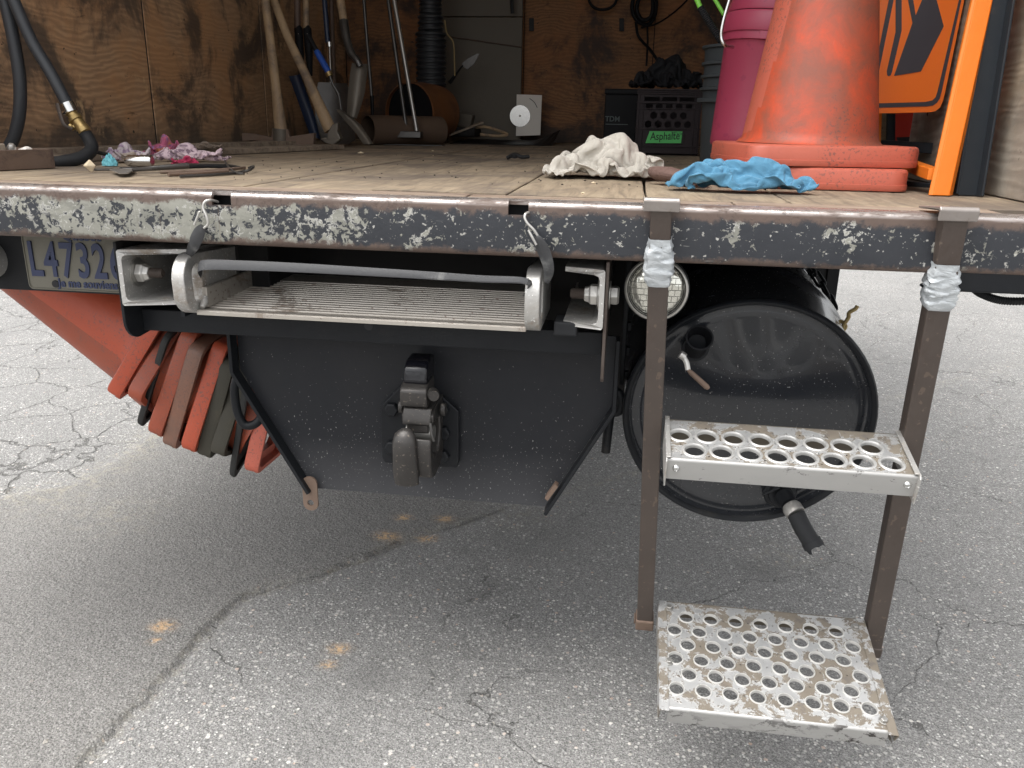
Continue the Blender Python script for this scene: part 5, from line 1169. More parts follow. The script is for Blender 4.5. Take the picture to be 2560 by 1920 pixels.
26,11,-13,13,15,17,-19,2,4,4,0,2,-3,-14,-8,-5,-6,-9,10,14,11,8,-6,7,8,4,4,-14,13,16,14,-4,-16,-14,15,-1,4,0,7,-12,-5,-5,-11,-9,-21,-14,23,-7,5,7,18,7,-16,-2,4,23,-7,-10,5,-11,-17,-15,-10,12,17,6,5,5,6,-10,17,-2,14,-8,-9,18,21,-1,-18,-6,16,-19,6,6,-18,-16,-11,-5,-10,13,-15,-22,15,2,5,6,13,-12,6,1,4,6,7,-10,1,-18,-1,-16,-8,-4,9,15,-9,14,14,-5,3,13,4,-23,
12,15,9,-16,1,7,-13,8,-10,-6,-4,-4,3,-18,-22,-15,-11,0,22,4,4,1,17,-17,10,-19,25,3,-21,20,-19,0,-6,-9,-5,-2,-11,6,11,14,8,6,0,11,-21,5,14,10,3,-4,1,-6,-1,6,-6,-4,-11,6,-1,-17,-16,-14,-11,-10,24,5,-17,18,-15,11,-21,11,12,13,-25,7,2,0,-8,-5,-6,-18,3,9,13,12,11,4,-2,-14,-9,19,2,19,10,-13,5,-11,-14,-2,-3,-5,18,5,-6,-17,-16,-7,-13,-10,24,-11,-7,-20,12,-9,18,4,3,-17,
10,13,0,-11,7,-13,-21,-3,8,-5,16,20,14,-1,0,-15,-9,-3,16,21,-10,18,-6,-7,-16,1,-6,-3,1,15,-2,-17,-13,-6,-13,-9,0,10,-15,-29,-15,-2,26,-12,22,7,8,13,-20,12,-5,-21,-1,2,-4,8,8,16,-10,8,-16,0,14,-18,20,-5,23,9,-13,3,-16,-5,5,-8,6,-2,10,-16,-9,-10,-16,-3,8,19,-28,-20,-19,-2,7,5,10,8,28,1,-12,10,-7,-20,11,-3,-17,21,-3,18,-5,-24,-3,17,-14,18,-17,9,-1,15,7,14,-3,-3,-10,-1,
-3,7,-14,-19,0,2,-20,9,18,2,-14,-17,-21,-3,8,4,10,4,21,6,-4,-6,-9,0,-18,18,-20,6,13,2,-18,11,-2,-10,14,-5,8,7,-6,-16,11,13,26,-13,10,-3,-10,-17,-17,-10,15,-16,4,-21,12,8,-11,-17,-22,-8,10,8,8,3,21,4,-5,-6,-6,-6,-12,-7,-8,-10,9,-2,12,-13,3,15,14,6,-15,-15,-1,-1,3,19,6,20,-16,-7,13,-7,-22,-10,3,1,-10,-4,17,-13,6,-30,-15,10,6,-19,28,9,19,-5,2,-4,-6,-9,-10,-10,-3,-7,
-15,6,-3,11,12,8,0,-15,21,-10,-8,-3,5,-3,-4,12,26,0,-21,1,8,-11,-7,-4,-2,-8,0,-15,18,-25,-18,-19,2,8,27,23,3,8,0,-7,-20,8,-11,-8,-13,-1,-10,7,-1,-1,0,4,2,1,20,-14,1,2,5,-4,-13,-3,27,14,5,-16,11,-17,-1,-2,-5,-21,15,-10,-17,5,-18,-23,-17,21,26,25,12,3,-2,-20,-19,0,-6,-11,15,-3,-10,2,-3,8,8,5,-6,1,-20,25,-11,14,6,-3,-14,-19,12,27,16,1,-16,10,-7,-15,-9,-18,14,-21,
-1,-12,-14,-23,-18,21,21,23,15,-3,-5,-5,-21,-20,-9,2,2,18,8,-4,-17,17,2,14,-1,-4,-19,-7,22,6,-12,10,-20,2,6,2,15,18,1,-8,2,-14,-15,-3,15,31,-13,-19,-1,59,-15,28,-1,51,53,-29,-22,4,-44,-16,-55,-2,-11,34,48,28,41,-16,-13,33,-57,-56,-31,-9,51,49,-45,38,-4,37,-32,52,-12,8,12,11,35,50,-44,-44,56,-41,38,-5,-9,-22,57,-28,-7,69,27,20,-4,-66,-14,-40,-18,35,18,28,42,43,4,-41,39,-53,-55,21,-34,-46,
-13,19,46,-51,14,36,6,30,26,34,-51,11,56,25,48,-50,-1,15,-56,-14,-3,60,43,-23,-58,59,13,13,10,-31,-52,-33,65,-5,67,12,28,49,7,-28,-40,-50,32,-10,-20,-51,-5,26,-48,20,-52,2,22,10,43,28,12,58,-19,60,17,-16,-35,60,-44,15,-26,56,-29,-28,24,-13,18,67,-44,-17,-62,4,71,38,58,39,20,-18,-40,-36,-41,5,-31,6,-24,-48,19,29,33,-54,9,-40,37,26,15,-28,48,23,48,-13,28,17,7,65,-13,-62,61,-49,39,-63,-2,62,6,12,
42,-83,-36,15,14,82,75,26,-5,-53,-52,-38,0,-36,24,-41,9,48,-19,47,18,-54,-14,15,-44,-24,-1,36,-14,46,53,7,48,-42,-5,37,-39,62,8,-17,-12,-64,50,49,26,12,-16,-24,-44,23,-43,89,73,-1,-28,-55,-29,-46,25,18,-71,27,49,45,-28,52,8,-29,-16,-30,-1,-7,-42,-18,35,-35,54,22,15,-14,14,-38,77,33,49,-1,-32,-48,-31,59,21,22,-73,-28,63,-7,-61,46,70,-29,-27,-21,-46,-37,4,71,-77,4,43,47,55,-43,20,-43,-13,-34,29,46,-21,-34,
37,-27,43,-19,-50,-7,23,-51,79,76,53,10,-46,-39,-38,-42,9,24,10,-75,81,-49,16,26,-17,25,-49,-29,20,27,8,-61,-19,-2,52,32,-14,-28,21,11,-63,-7,20,57,36,-33,-4,42,-56,-34,29,-35,5,-66,60,83,66,38,-23,-60,-24,-22,-46,-26,41,-63,52,-54,-7,59,67,-61,-42,56,49,38,-16,-22,-42,-59,-23,32,54,-33,-44,58,5,2,-62,28,48,40,19,-21,-20,-30,-39,-69,-31,20,-31,70,64,30,62,-35,-28,-34,-27,-13,-62,14,-62,12,54,-18,66,-50,25,51,
56,48,21,-45,-84,-39,-76,61,-33,-33,-6,53,-50,1,85,-37,85,54,14,-36,-17,-56,-78,-17,-21,50,-59,17,57,71,42,33,-60,43,-16,-15,-50,-51,6,24,-48,-19,40,50,16,47,70,47,18,-35,-75,-86,-58,34,-59,-41,55,-47,-15,30,69,11,50,62,20,-25,-90,-46,-81,32,-9,60,-52,37,-18,52,53,39,-38,46,52,-5,-49,-25,0,0,-6,-7,32,20,26,8,4,60,26,7,-57,-80,-52,-73,15,-63,16,29,-26,38,33,52,38,25,-13,-63,-91,-53,33,-36,5,44,7,-61,
6,84,-8,96,2,58,30,6,-46,-26,28,24,12,6,-3,-42,51,9,-7,-25,10,21,26,-71,-71,-38,-33,-26,26,-27,41,-43,11,36,40,-18,-25,-61,-29,44,-36,18,10,53,-3,-70,11,25,51,72,70,5,-19,-27,39,54,21,-38,33,27,16,-16,-41,56,-3,-17,-36,1,50,-25,-61,-77,10,-39,-18,31,-8,5,-24,10,-29,-39,-19,42,-30,37,-53,-38,26,-12,0,-11,52,-4,-41,84,68,-46,-17,6,37,47,86,32,13,44,22,-10,-71,-7,60,-6,-35,-14,46,3,-39,-67,-55,21,
-28,31,-2,-10,-35,-53,-59,-41,8,51,13,-46,-30,-34,63,-52,40,-9,-3,-71,38,5,48,-39,40,66,59,13,37,55,51,34,26,-20,-40,-48,61,-30,22,-33,48,11,-30,-57,-60,13,-3,7,-13,-17,-59,-75,-18,-39,-45,48,-23,33,-45,-27,-23,27,6,-76,20,-7,-52,80,-49,36,78,12,50,21,57,21,22,20,60,-43,33,-66,64,-19,-14,27,49,10,-37,-56,-61,-39,21,-8,-10,-16,-55,-82,-10,-49,-42,-9,35,29,-1,-57,-36,58,15,-65,-59,8,29,70,-20,51,13,47,15,38,
9,-9,28,41,59,-5,-6,30,-33,56,-35,42,9,45,-48,-64,-59,-17,-54,-28,-16,21,-39,-64,-60,0,27,31,35,-6,-25,-55,3,3,16,17,-69,45,-6,75,23,4,-61,51,35,28,-9,53,18,64,63,-19,27,21,-37,16,8,45,29,5,-68,-53,-49,-37,-31,-15,-51,-46,5,-48,-31,49,45,20,-20,39,-16,-69,-33,59,40,-59,26,-50,51,59,43,-61,-29,1,38,24,54,55,57,57,57,1,-45,-16,58,25,-1,32,-3,-11,-25,-44,-49,-40,-13,-57,-53,-23,-44,-10,0,65,26,-19,
25,-6,-63,-21,-17,61,46,-29,-42,50,77,54,-22,-22,-13,-8,-10,52,65,58,54,47,35,12,-28,-82,15,22,74,-50,-8,10,0,-43,-18,15,-56,-59,5,-50,-47,41,-22,58,-2,-8,-15,-33,-8,-75,20,0,46,26,-33,76,79,-25,-71,-20,39,29,25,41,46,48,43,36,27,-35,-37,37,-43,75,37,-20,-22,-59,22,5,2,-26,-55,4,-54,-59,36,1,1,-25,-22,-24,-12,-22,-1,31,12,-39,68,-29,55,59,46,-73,-19,-58,31,24,28,35,41,51,46,32,13,-14,-29,43,20,74,
-28,-7,26,-41,-58,11,33,-14,-21,-36,-69,-28,-23,-24,7,-6,-20,-26,-16,-26,39,-13,-4,-34,14,46,11,65,-12,3,-88,-33,6,18,27,32,50,58,46,28,-25,-13,34,32,60,45,38,-4,-9,-57,9,-7,-13,-44,-7,-58,37,-16,-36,-39,-56,-30,37,-44,-24,42,-39,-49,-22,61,-66,6,42,50,31,-78,-1,-45,51,40,16,-21,-35,46,47,43,21,47,33,30,26,-15,46,-10,16,-24,-58,-3,5,-43,-12,-53,45,-24,-35,-30,-3,-20,6,-14,-26,-41,-35,35,48,18,-72,-8,63,-14,
61,-81,52,-37,62,-33,7,-38,36,-2,43,33,41,13,36,36,31,56,-45,34,-21,-1,23,-46,-46,-5,-57,-27,13,-15,-30,-34,-47,-19,30,-21,-12,15,-39,70,-33,45,-69,54,-23,-7,73,-43,23,-4,-25,12,-33,23,-9,53,40,27,-39,40,58,56,56,29,-7,-48,1,-19,38,14,-43,-48,-52,36,-58,-28,-34,-23,16,-44,-62,13,54,-7,-63,58,18,28,-3,-18,44,-21,52,-31,-74,-2,-16,-1,61,-53,53,39,24,-16,-19,53,66,66,47,9,-16,-62,-12,11,9,45,-18,-33,-60,7,
35,-33,-30,-25,-38,-57,-29,29,33,-69,31,-30,-29,-14,41,54,65,-7,-20,12,-52,-53,5,-45,28,50,-31,8,14,10,46,63,59,22,19,-5,-17,-27,-53,13,27,20,-15,14,-1,-7,-37,28,-22,-27,-45,-39,-36,35,-25,-67,16,43,53,-51,64,52,5,65,21,-39,-22,-90,-5,-36,27,33,21,-21,25,-34,58,60,11,2,16,-13,2,-49,-17,-28,30,40,-30,13,-3,13,-27,28,23,-5,-52,-10,-35,6,-61,-35,45,-16,37,-49,25,12,75,65,44,-34,-55,-91,-16,-7,-54,33,14,11,
52,10,-17,33,-5,15,27,-24,-19,-48,-1,-30,30,13,68,-37,-38,17,61,-3,-17,56,-20,-22,-13,-19,-45,-52,-30,41,-25,39,-74,62,70,67,32,-21,-53,-85,17,-76,-18,-38,16,60,11,9,-21,36,-14,15,28,-36,-11,-55,9,-34,58,56,-4,-2,7,13,0,-35,48,42,41,-21,-15,-24,-43,-45,-75,3,-32,59,-60,72,53,30,46,-5,-65,-80,14,-40,-63,14,-12,51,47,-55,-29,30,0,44,-11,-35,-17,-35,-1,28,9,51,-10,-10,17,6,27,-53,24,47,39,65,-12,-25,-53,-76,
0,-68,-19,26,39,-35,82,70,-15,-37,-32,-79,31,-49,-24,12,-1,59,38,-43,-61,58,-34,0,-2,-25,19,35,29,13,-29,-12,-17,-15,55,-39,43,-53,13,40,-6,63,63,-24,-55,-17,-55,-54,5,-26,47,40,21,37,-17,-67,-30,20,-34,-12,20,20,3,43,2,-44,12,-52,40,-43,-5,56,33,37,32,13,-32,-20,-33,-66,45,-40,-6,33,-2,-19,47,-37,65,-21,-25,22,-58,17,30,-61,26,80,38,-16,-58,-57,-9,-2,12,25,27,9,10,41,18,-51,-8,-43,-8,36,0,-6,46,19,
-16,23,-19,-6,-55,-32,37,-26,13,-43,-5,-1,17,50,-41,47,4,-34,19,-54,0,-12,-41,44,42,-25,-21,-31,31,-3,15,21,19,16,13,12,5,5,-37,-23,-55,-1,-19,20,20,28,-2,1,36,-30,-25,10,-44,42,-15,-57,23,-29,35,7,9,-30,23,24,-63,28]),
 'blue': (44, 30, [-0.2095, -0.0944, 0.0028], [0.2188, 0.153, 0.0915], [
103,-17,-12,8,-7,0,2,13,13,11,14,8,2,13,12,9,12,16,15,12,15,15,15,15,18,2,7,15,11,14,15,12,13,7,11,13,11,11,-4,-7,4,12,8,14,3,-7,-18,-15,-2,7,14,6,9,12,12,6,20,14,11,7,5,12,7,15,16,17,15,17,18,7,10,11,11,15,18,16,-5,11,5,13,12,10,10,8,-2,12,4,19,-15,12,-10,-10,-4,6,12,7,2,5,15,14,18,6,11,16,7,8,2,16,13,15,16,16,18,16,8,13,14,12,20,11,
11,9,10,-1,13,14,13,-11,11,-3,17,21,2,-5,-12,15,5,-4,-2,13,12,8,13,18,6,12,10,11,16,6,-1,15,14,10,12,19,17,11,17,17,17,15,6,6,7,14,5,10,13,13,1,15,9,-5,18,15,-17,-5,5,17,-14,14,2,13,15,15,11,7,15,-1,11,17,11,14,4,-3,14,12,16,19,20,11,13,17,15,12,15,14,2,8,10,8,9,13,12,2,13,3,9,17,-11,14,-11,19,-2,14,11,6,15,2,10,13,-1,12,12,1,18,18,3,10,
6,15,15,17,21,19,18,12,15,12,4,12,11,2,14,7,9,6,6,16,14,10,12,9,1,-13,13,14,13,10,-3,16,7,7,13,12,10,4,12,8,-6,12,9,10,15,16,15,18,21,25,15,9,18,8,14,13,-6,16,13,-1,15,4,13,14,17,5,1,13,-16,5,-8,11,19,12,11,10,4,14,13,1,12,14,10,13,7,1,10,11,9,13,15,19,23,18,22,21,7,0,14,11,2,12,6,18,7,12,11,12,7,11,-4,10,-10,3,-6,21,14,9,8,8,
15,13,12,5,12,5,15,12,11,15,8,-3,16,13,13,18,21,24,17,20,-5,18,9,10,18,10,7,-3,13,13,14,11,15,-10,5,-3,-13,3,5,11,13,11,11,12,15,13,9,13,9,11,14,11,11,14,-1,17,3,15,16,18,18,22,14,15,8,11,11,13,11,11,3,15,7,2,14,15,8,11,-13,-1,-18,9,8,11,14,14,13,13,12,10,13,12,12,14,15,14,-3,11,14,9,12,15,9,16,19,11,17,10,15,13,10,14,9,13,13,-2,9,10,14,14,
15,11,1,-13,9,-3,6,11,15,14,16,13,8,12,13,13,15,14,14,11,8,11,8,3,15,13,8,15,16,13,17,16,16,5,15,15,1,10,16,13,9,7,5,14,16,8,4,5,-11,16,-1,8,14,16,16,15,8,8,15,15,9,9,14,5,10,14,3,15,14,8,14,15,15,11,13,16,17,16,12,8,-1,9,12,10,12,13,12,8,16,15,14,2,-7,16,16,1,18,12,14,16,15,10,-1,16,6,11,11,14,11,3,8,14,13,15,15,9,10,12,14,16,
18,18,5,10,-2,14,9,14,15,15,13,7,3,16,15,15,4,16,6,16,13,14,20,15,8,6,-4,14,15,13,9,12,13,5,3,15,14,14,5,11,23,0,15,14,18,18,1,10,11,1,9,13,18,15,15,1,9,17,14,14,3,13,15,15,10,20,19,1,13,-5,9,13,15,13,10,10,12,13,9,-4,13,13,-1,19,13,15,16,9,16,19,-1,13,1,6,13,10,18,10,15,15,15,4,16,8,3,15,15,14,15,18,8,10,-4,17,9,5,14,14,8,13,
4,7,11,12,-4,14,10,7,21,19,4,13,16,17,9,5,-2,11,13,10,16,22,11,13,7,5,13,3,6,15,11,15,16,10,12,5,7,0,13,14,14,12,13,11,8,3,7,9,8,-2,15,1,19,20,12,13,9,15,4,7,11,13,12,14,16,10,19,-1,14,14,0,4,11,5,13,15,14,10,8,2,9,12,6,13,14,12,9,4,15,10,-7,9,9,13,-6,12,17,18,20,16,14,-2,16,12,6,13,12,13,12,14,15,1,7,12,8,12,0,14,6,14,
9,8,7,11,12,11,10,11,7,5,3,16,3,11,6,15,11,-3,8,7,16,18,16,17,8,5,9,16,13,10,13,10,7,11,15,8,4,9,7,13,4,14,10,15,-5,9,9,13,12,20,11,-10,7,7,10,13,17,-2,19,4,15,7,7,-4,15,13,17,17,12,14,0,12,15,11,14,9,12,2,7,9,5,11,10,14,4,13,13,-3,11,13,2,13,15,10,14,-15,6,11,10,19,7,3,13,19,7,11,-4,9,11,11,13,17,16,8,14,6,15,14,4,6,
9,1,7,12,9,14,0,12,2,11,0,15,12,1,11,6,12,16,0,-3,14,6,15,14,5,14,7,8,8,14,0,14,3,13,11,16,15,9,14,11,13,8,7,13,-6,8,3,14,-1,10,8,7,9,-6,14,7,8,12,12,4,12,0,16,5,2,13,7,15,11,13,1,16,2,13,8,9,8,12,5,8,14,13,14,13,9,6,13,9,-9,8,11,4,-6,6,8,15,22,-16,6,14,9,8,8,7,4,11,9,13,-2,7,10,15,8,4,14,6,12,15,1,11,
14,-2,14,10,13,12,7,12,6,13,12,-5,6,10,13,-12,2,10,10,14,9,-1,-16,17,15,10,10,0,9,7,-5,11,12,3,11,1,8,14,5,13,14,2,19,5,15,-5,12,16,1,15,12,6,14,14,-3,0,13,13,12,6,2,5,3,10,0,-11,11,-1,20,12,10,11,8,-10,-2,8,8,17,-8,14,11,8,11,10,12,16,-7,13,14,9,3,11,13,11,-6,19,16,3,6,17,13,8,11,10,8,-4,8,12,-1,-4,-5,17,21,19,5,-11,2,10,11,4,
8,-10,17,12,11,10,-4,15,14,-1,18,7,13,-9,19,10,15,15,-10,14,11,9,13,14,15,3,11,-1,7,13,12,0,6,5,0,12,10,3,12,-2,-4,1,12,-1,10,19,11,11,13,8,-11,14,13,-2,9,16,-1,11,17,1,14,10,7,14,14,12,13,6,7,11,12,6,12,7,-5,-10,13,-14,13,-11,16,10,-2,-2,4,5,-3,12,18,20,18,9,-5,9,13,1,-6,13,14,5,12,11,10,10,11,-7,20,10,17,14,16,13,6,10,5,10,-1,2,9,2,
99,-10,21,-18,-21,-12,-20,-21,-7,-2,9,13,-31,14,5,17,7,4,-5,-21,16,-15,5,15,2,29,3,-1,-21,-2,-5,-4,-9,-4,-3,2,6,23,29,24,6,-19,-1,8,23,-21,12,-7,-13,-4,-21,-14,-10,3,11,-33,-3,-16,3,18,27,-19,-9,14,-13,11,1,7,6,0,5,25,-2,-8,7,-1,-5,-1,-6,3,12,22,22,-10,24,-22,-34,20,19,-9,-13,-21,13,-30,12,-21,-20,-19,-3,19,-18,11,-4,-10,23,6,-26,-2,20,4,4,10,8,-11,12,-19,17,25,7,-7,
0,-1,-2,-6,5,8,8,18,18,-34,-22,-6,28,-18,-13,-15,-8,-25,-15,-7,-3,2,-5,4,-4,-4,-7,3,-9,17,-26,0,4,21,17,7,-13,19,-13,-11,10,15,34,-11,9,11,-8,2,7,6,-4,12,-20,-25,3,-13,10,-28,-20,3,-12,-3,-15,4,-1,0,-7,-10,0,0,-8,-12,4,-6,-11,2,4,13,-4,7,8,22,-19,10,14,3,20,-13,20,-9,17,-24,19,5,7,-29,19,-27,10,-11,26,-21,-20,3,-27,8,-14,-14,13,-24,16,1,-24,5,6,-23,1,14,-17,1,
-2,6,2,5,6,17,-16,-2,17,25,-20,15,25,-11,-3,3,-3,18,-16,-2,12,-24,-6,6,-39,19,20,-9,-21,-4,-22,6,-19,-21,-1,8,2,-15,-4,6,11,-20,7,-4,-2,0,11,9,-12,-7,23,0,8,27,-14,18,26,-1,-5,0,-5,7,-8,1,0,-17,-17,18,-26,5,31,3,7,-2,-8,-17,-22,3,1,-7,9,-4,-5,0,12,-24,7,-16,18,-5,-4,-4,6,0,11,5,15,-14,26,9,30,15,-8,1,-3,-9,4,5,-15,-10,-20,12,22,-28,13,0,6,1,2,3,
3,3,2,-5,-7,7,-3,-2,-17,-3,-16,18,2,11,-4,-4,-3,0,13,5,3,5,2,30,-7,14,11,24,-16,6,0,-17,2,-10,-12,-12,-4,-30,-4,21,7,14,10,7,4,2,-1,3,-10,4,-15,9,-11,-6,-19,1,25,4,2,-4,-18,10,-23,16,24,8,5,0,21,13,8,18,-10,-18,-1,2,13,-15,-5,-26,-4,-17,1,12,19,17,14,12,5,-4,2,-2,0,-3,-12,-9,-21,15,-12,-13,-7,0,21,-3,-4,-22,17,22,-14,9,14,19,24,12,10,2,-4,-8,-1,-3,
2,3,-18,-12,35,-19,-7,9,19,19,20,17,2,-2,-1,-3,0,-4,-11,-13,-21,-16,23,-22,4,-9,-22,-2,-3,16,-1,9,10,26,12,14,11,19,12,2,-5,-4,-2,-3,0,4,-15,-23,30,-16,-6,5,16,24,23,18,1,-6,-5,-5,-16,-17,-5,-24,-17,-2,12,-4,-7,-20,-7,6,13,6,15,9,-1,3,19,22,8,17,-13,12,9,3,-2,-19,10,6,-12,-20,22,-8,-3,9,6,30,27,11,-2,-19,-24,3,-20,-9,-8,-4,-15,-5,-5,-4,-7,-5,2,-4,18,14,13,7,
2,-1,-6,15,27,-7,17,7,1,3,2,-6,-15,-1,0,-1,20,-4,8,-4,19,26,6,-8,24,-20,-31,-10,5,-7,-7,-6,-10,-4,-6,-3,-9,-9,-21,24,8,23,13,-2,-10,-19,26,13,15,9,17,9,0,4,2,-21,-1,2,-1,-3,15,7,-5,6,23,1,-3,22,16,-29,-22,-10,0,5,-5,-11,-1,-10,-18,-14,-17,18,-25,4,31,24,-11,-21,-9,-2,27,4,27,27,10,-18,3,28,1,-3,-12,-24,4,20,24,-1,1,7,10,3,5,20,-8,-12,-16,-3,1,3,-9,-5,
-21,-24,8,-8,-24,10,-17,14,6,15,-25,-12,3,-4,20,22,24,19,-7,16,3,-11,31,9,-22,-3,-4,-9,22,0,2,4,7,-2,13,8,-6,-23,7,1,2,-1,-8,-12,-21,-23,-20,19,-22,-14,10,8,11,-15,-23,13,-15,-2,26,19,15,7,9,1,-10,20,4,31,1,3,-5,-7,4,18,-9,6,11,0,3,-17,8,-7,17,4,-1,-8,-16,-24,-4,-16,-21,-15,-5,9,-15,15,-15,-10,-1,4,8,-8,-3,12,20,1,11,-3,19,-7,13,28,27,-6,24,-23,25,0,5,4,
-22,6,3,14,2,-9,-19,-9,-1,10,-18,2,-23,-16,-16,13,-8,14,-14,-20,0,6,3,-1,11,-3,-13,7,-7,17,-5,18,21,-16,8,21,28,25,-8,14,22,0,1,-10,-11,7,7,10,-7,-5,-25,-19,2,-12,2,-19,12,-25,3,-5,8,-3,-2,-5,-3,3,-10,11,12,-3,-9,-5,3,-1,-7,16,14,17,0,-5,29,26,23,2,14,9,2,-24,3,-5,15,7,-4,-29,-20,-13,-22,7,-20,-7,28,-22,12,-10,16,-4,-8,0,2,-21,10,11,7,-19,12,-3,1,2,-18,19,
16,-21,25,17,-13,19,29,11,16,12,-25,-4,12,-5,14,-20,-15,4,-32,-21,-4,-17,5,-13,27,-10,-29,29,17,4,-10,-4,-23,6,-9,1,6,17,8,-3,0,-14,-13,9,4,16,-12,9,26,-18,16,19,38,-25,-14,9,10,-16,7,-21,-2,-25,0,-25,-18,-2,-16,1,16,2,-29,1,30,14,-11,-18,5,-18,14,10,8,10,8,-4,-16,-18,2,14,1,12,1,9,-19,1,4,-6,-5,10,-4,-18,3,3,-8,-19,-21,-14,-19,3,-10,-11,-3,-2,12,-22,1,-21,2,19,25,-7,
-7,-11,11,-18,16,14,23,-14,-22,0,9,-10,23,16,2,-6,-3,3,4,-6,28,-19,18,-10,-12,-6,-2,-22,-15,-15,-4,-10,-1,-19,11,-21,1,3,-18,-3,-10,20,13,12,-3,-11,-15,10,16,-2,23,-28,-1,9,-9,5,-9,-4,-3,10,18,18,-22,16,-16,13,10,14,-13,-8,-18,-12,-11,-10,-4,-14,-26,-5,-20,8,13,-5,-19,2,-5,-10,35,13,2,-17,-21,21,15,-18,15,-8,5,-7,2,6,-8,-1,-6,4,10,-19,17,-14,30,11,8,-21,4,2,-21,-14,-20,11,-9,-15,
-26,-5,-19,-15,-1,-1,19,-1,1,-21,12,-6,13,-24,-1,23,13,4,15,-2,-9,2,4,-10,2,-2,-5,14,-13,-11,-8,21,15,17,-2,-25,28,-35,2,-20,-20,-21,-18,-2,-21,3,9,-19,-12,5,19,8,-7,-18,12,-7,9,-12,-2,25,11,-8,23,-22,13,-6,-2,6,-11,14,-1,-21,-7,16,-7,4,-17,1,19,1,-16,18,-26,-16,-22,-20,-10,-21,12,4,-14,7,-24,2,1,-15,25,9,-7,8,10,-10,2,0,-13,24,7,7,-1,3,2,-3,-23,18,-20,9,-4,10,9,-21,
51,-47,2,57,12,73,75,-2,5,28,-6,-73,33,-35,-27,-36,-44,-4,-2,-27,-21,18,47,5,-5,29,79,40,-4,33,-23,-44,-34,-52,30,-20,-33,-5,46,-37,-66,-10,82,-71,-50,61,19,-29,60,70,2,57,35,-10,-28,38,7,-14,-33,-45,-48,-20,-62,-18,20,7,-44,-2,-5,82,70,-5,62,-32,11,-32,-69,41,-59,-23,-10,21,6,-40,-11,-21,30,6,10,67,-66,39,76,3,46,17,-12,-13,-7,47,-21,65,33,-23,-68,-71,3,-28,-33,-40,27,-28,-4,32,70,17,24,-3,-1,-79,
56,-62,46,67,-6,5,-29,-30,-38,-3,23,-36,15,61,-67,2,69,-27,45,-10,-6,54,-35,23,90,-39,37,68,-41,-61,3,-31,-43,-37,-23,3,23,-53,6,14,17,3,6,81,-70,7,65,50,-6,1,-64,-28,-56,82,-61,62,-13,31,70,-12,-7,16,56,-51,-5,8,43,62,33,-63,29,-9,75,-19,-67,-73,-36,38,-15,3,5,-51,48,-31,-12,64,3,24,-61,58,-32,-4,-5,-2,43,7,-50,64,-79,35,62,17,59,-21,44,-28,28,49,-13,38,11,-1,21,-14,-15,-57,10,53,-66,-57,
-69,15,21,46,-43,15,-25,82,-25,-14,80,-68,-3,71,-1,-71,57,-38,43,13,-38,36,-57,-73,-34,27,50,72,-29,52,37,19,50,36,-2,-8,-44,47,-15,-58,-70,30,-68,-60,18,17,-4,11,23,-4,-53,93,4,-44,-4,46,-23,7,43,-81,13,64,17,-10,8,-61,-69,-7,-18,76,4,91,36,48,39,42,40,4,-24,-66,23,14,-42,24,-64,40,-68,-57,-43,40,27,17,11,-88,30,4,77,-77,35,78,1,-33,-73,6,-68,32,46,39,-52,-40,-67,46,5,9,79,30,72,62,64,60,
5,-11,-41,-64,-31,62,25,29,-20,-12,-57,-70,-12,-37,47,14,-54,21,-68,15,91,-34,97,48,2,-34,-74,-62,19,-19,-20,0,8,-34,-65,63,28,-5,78,54,70,49,45,36,-1,-28,-54,-29,-46,52,0,45,29,-39,-63,31,-42,-15,-12,18,13,-11,-42,24,-44,82,84,88,-46,-29,-84,-41,-67,-38,-20,-6,59,-38,-39,-3,-27,63,66,62,36,41,30,35,-35,-51,-39,-30,40,-33,6,11,30,-14,40,63,-43,-30,11,19,15,-51,0,-21,18,62,71,-29,15,-35,-51,-94,-66,-44,-13,-31,
31,54,-60,-32,-5,81,68,54,21,48,13,26,-66,-45,-24,33,-13,31,21,28,9,26,-5,-43,10,32,17,20,26,-18,20,-9,2,-17,11,26,-69,12,-27,-60,-69,-65,-62,-19,4,71,-61,-27,20,39,78,64,43,15,11,20,-63,-62,31,32,35,31,27,8,22,37,-69,22,19,14,26,9,-23,55,-17,-11,19,7,-12,-29,-72,-25,-26,-53,-53,-52,-41,6,-18,-12,-2,-51,46,28,22,72,-5,34,27,2,-19,-34,62,36,31,38,33,-3,27,-72,59,18,20,-2,-21,-68,67,55,14,-8,
-18,-15,-69,-40,18,16,-35,-22,-49,-69,-59,-60,-58,-16,-8,21,-44,12,67,10,28,30,10,6,-16,72,69,46,-7,12,52,27,-14,-73,63,-14,-17,-10,-38,30,-5,77,6,-31,-26,2,-20,-42,-44,79,13,-30,-36,-91,-76,-54,-62,-31,-1,33,46,-41,12,23,37,5,24,50,34,53,87,50,7,-24,42,-35,35,-43,-3,-60,-15,2,-28,0,56,35,-4,19,-26,-39,-18,-31,33,16,-10,0,-41,-77,-75,-26,-9,-31,7,7,4,6,-10,-38,25,14,70,4,78,50,75,74,4,-5,-43,18,
-28,-21,-4,-34,-39,-24,-33,70,-36,42,47,-10,-30,-34,-25,-19,33,0,16,-15,-46,6,-21,-41,-3,-83,-44,75,-1,25,-52,3,1,61,17,67,60,49,58,18,-2,-15,-11,-5,-9,-35,-36,-6,-13,-66,-17,78,-19,2,35,15,-39,-32,15,-28,-9,5,-1,-2,24,-62,-3,-7,-26,-24,-71,77,-49,49,24,-7,-20,60,64,57,59,-32,40,-1,-19,-21,-5,25,-18,-28,21,-42,-49,38,-58,7,16,-9,17,14,15,-66,-7,5,-26,17,-14,13,4,-38,-30,-10,-11,-36,-6,-5,-8,14,61,26,
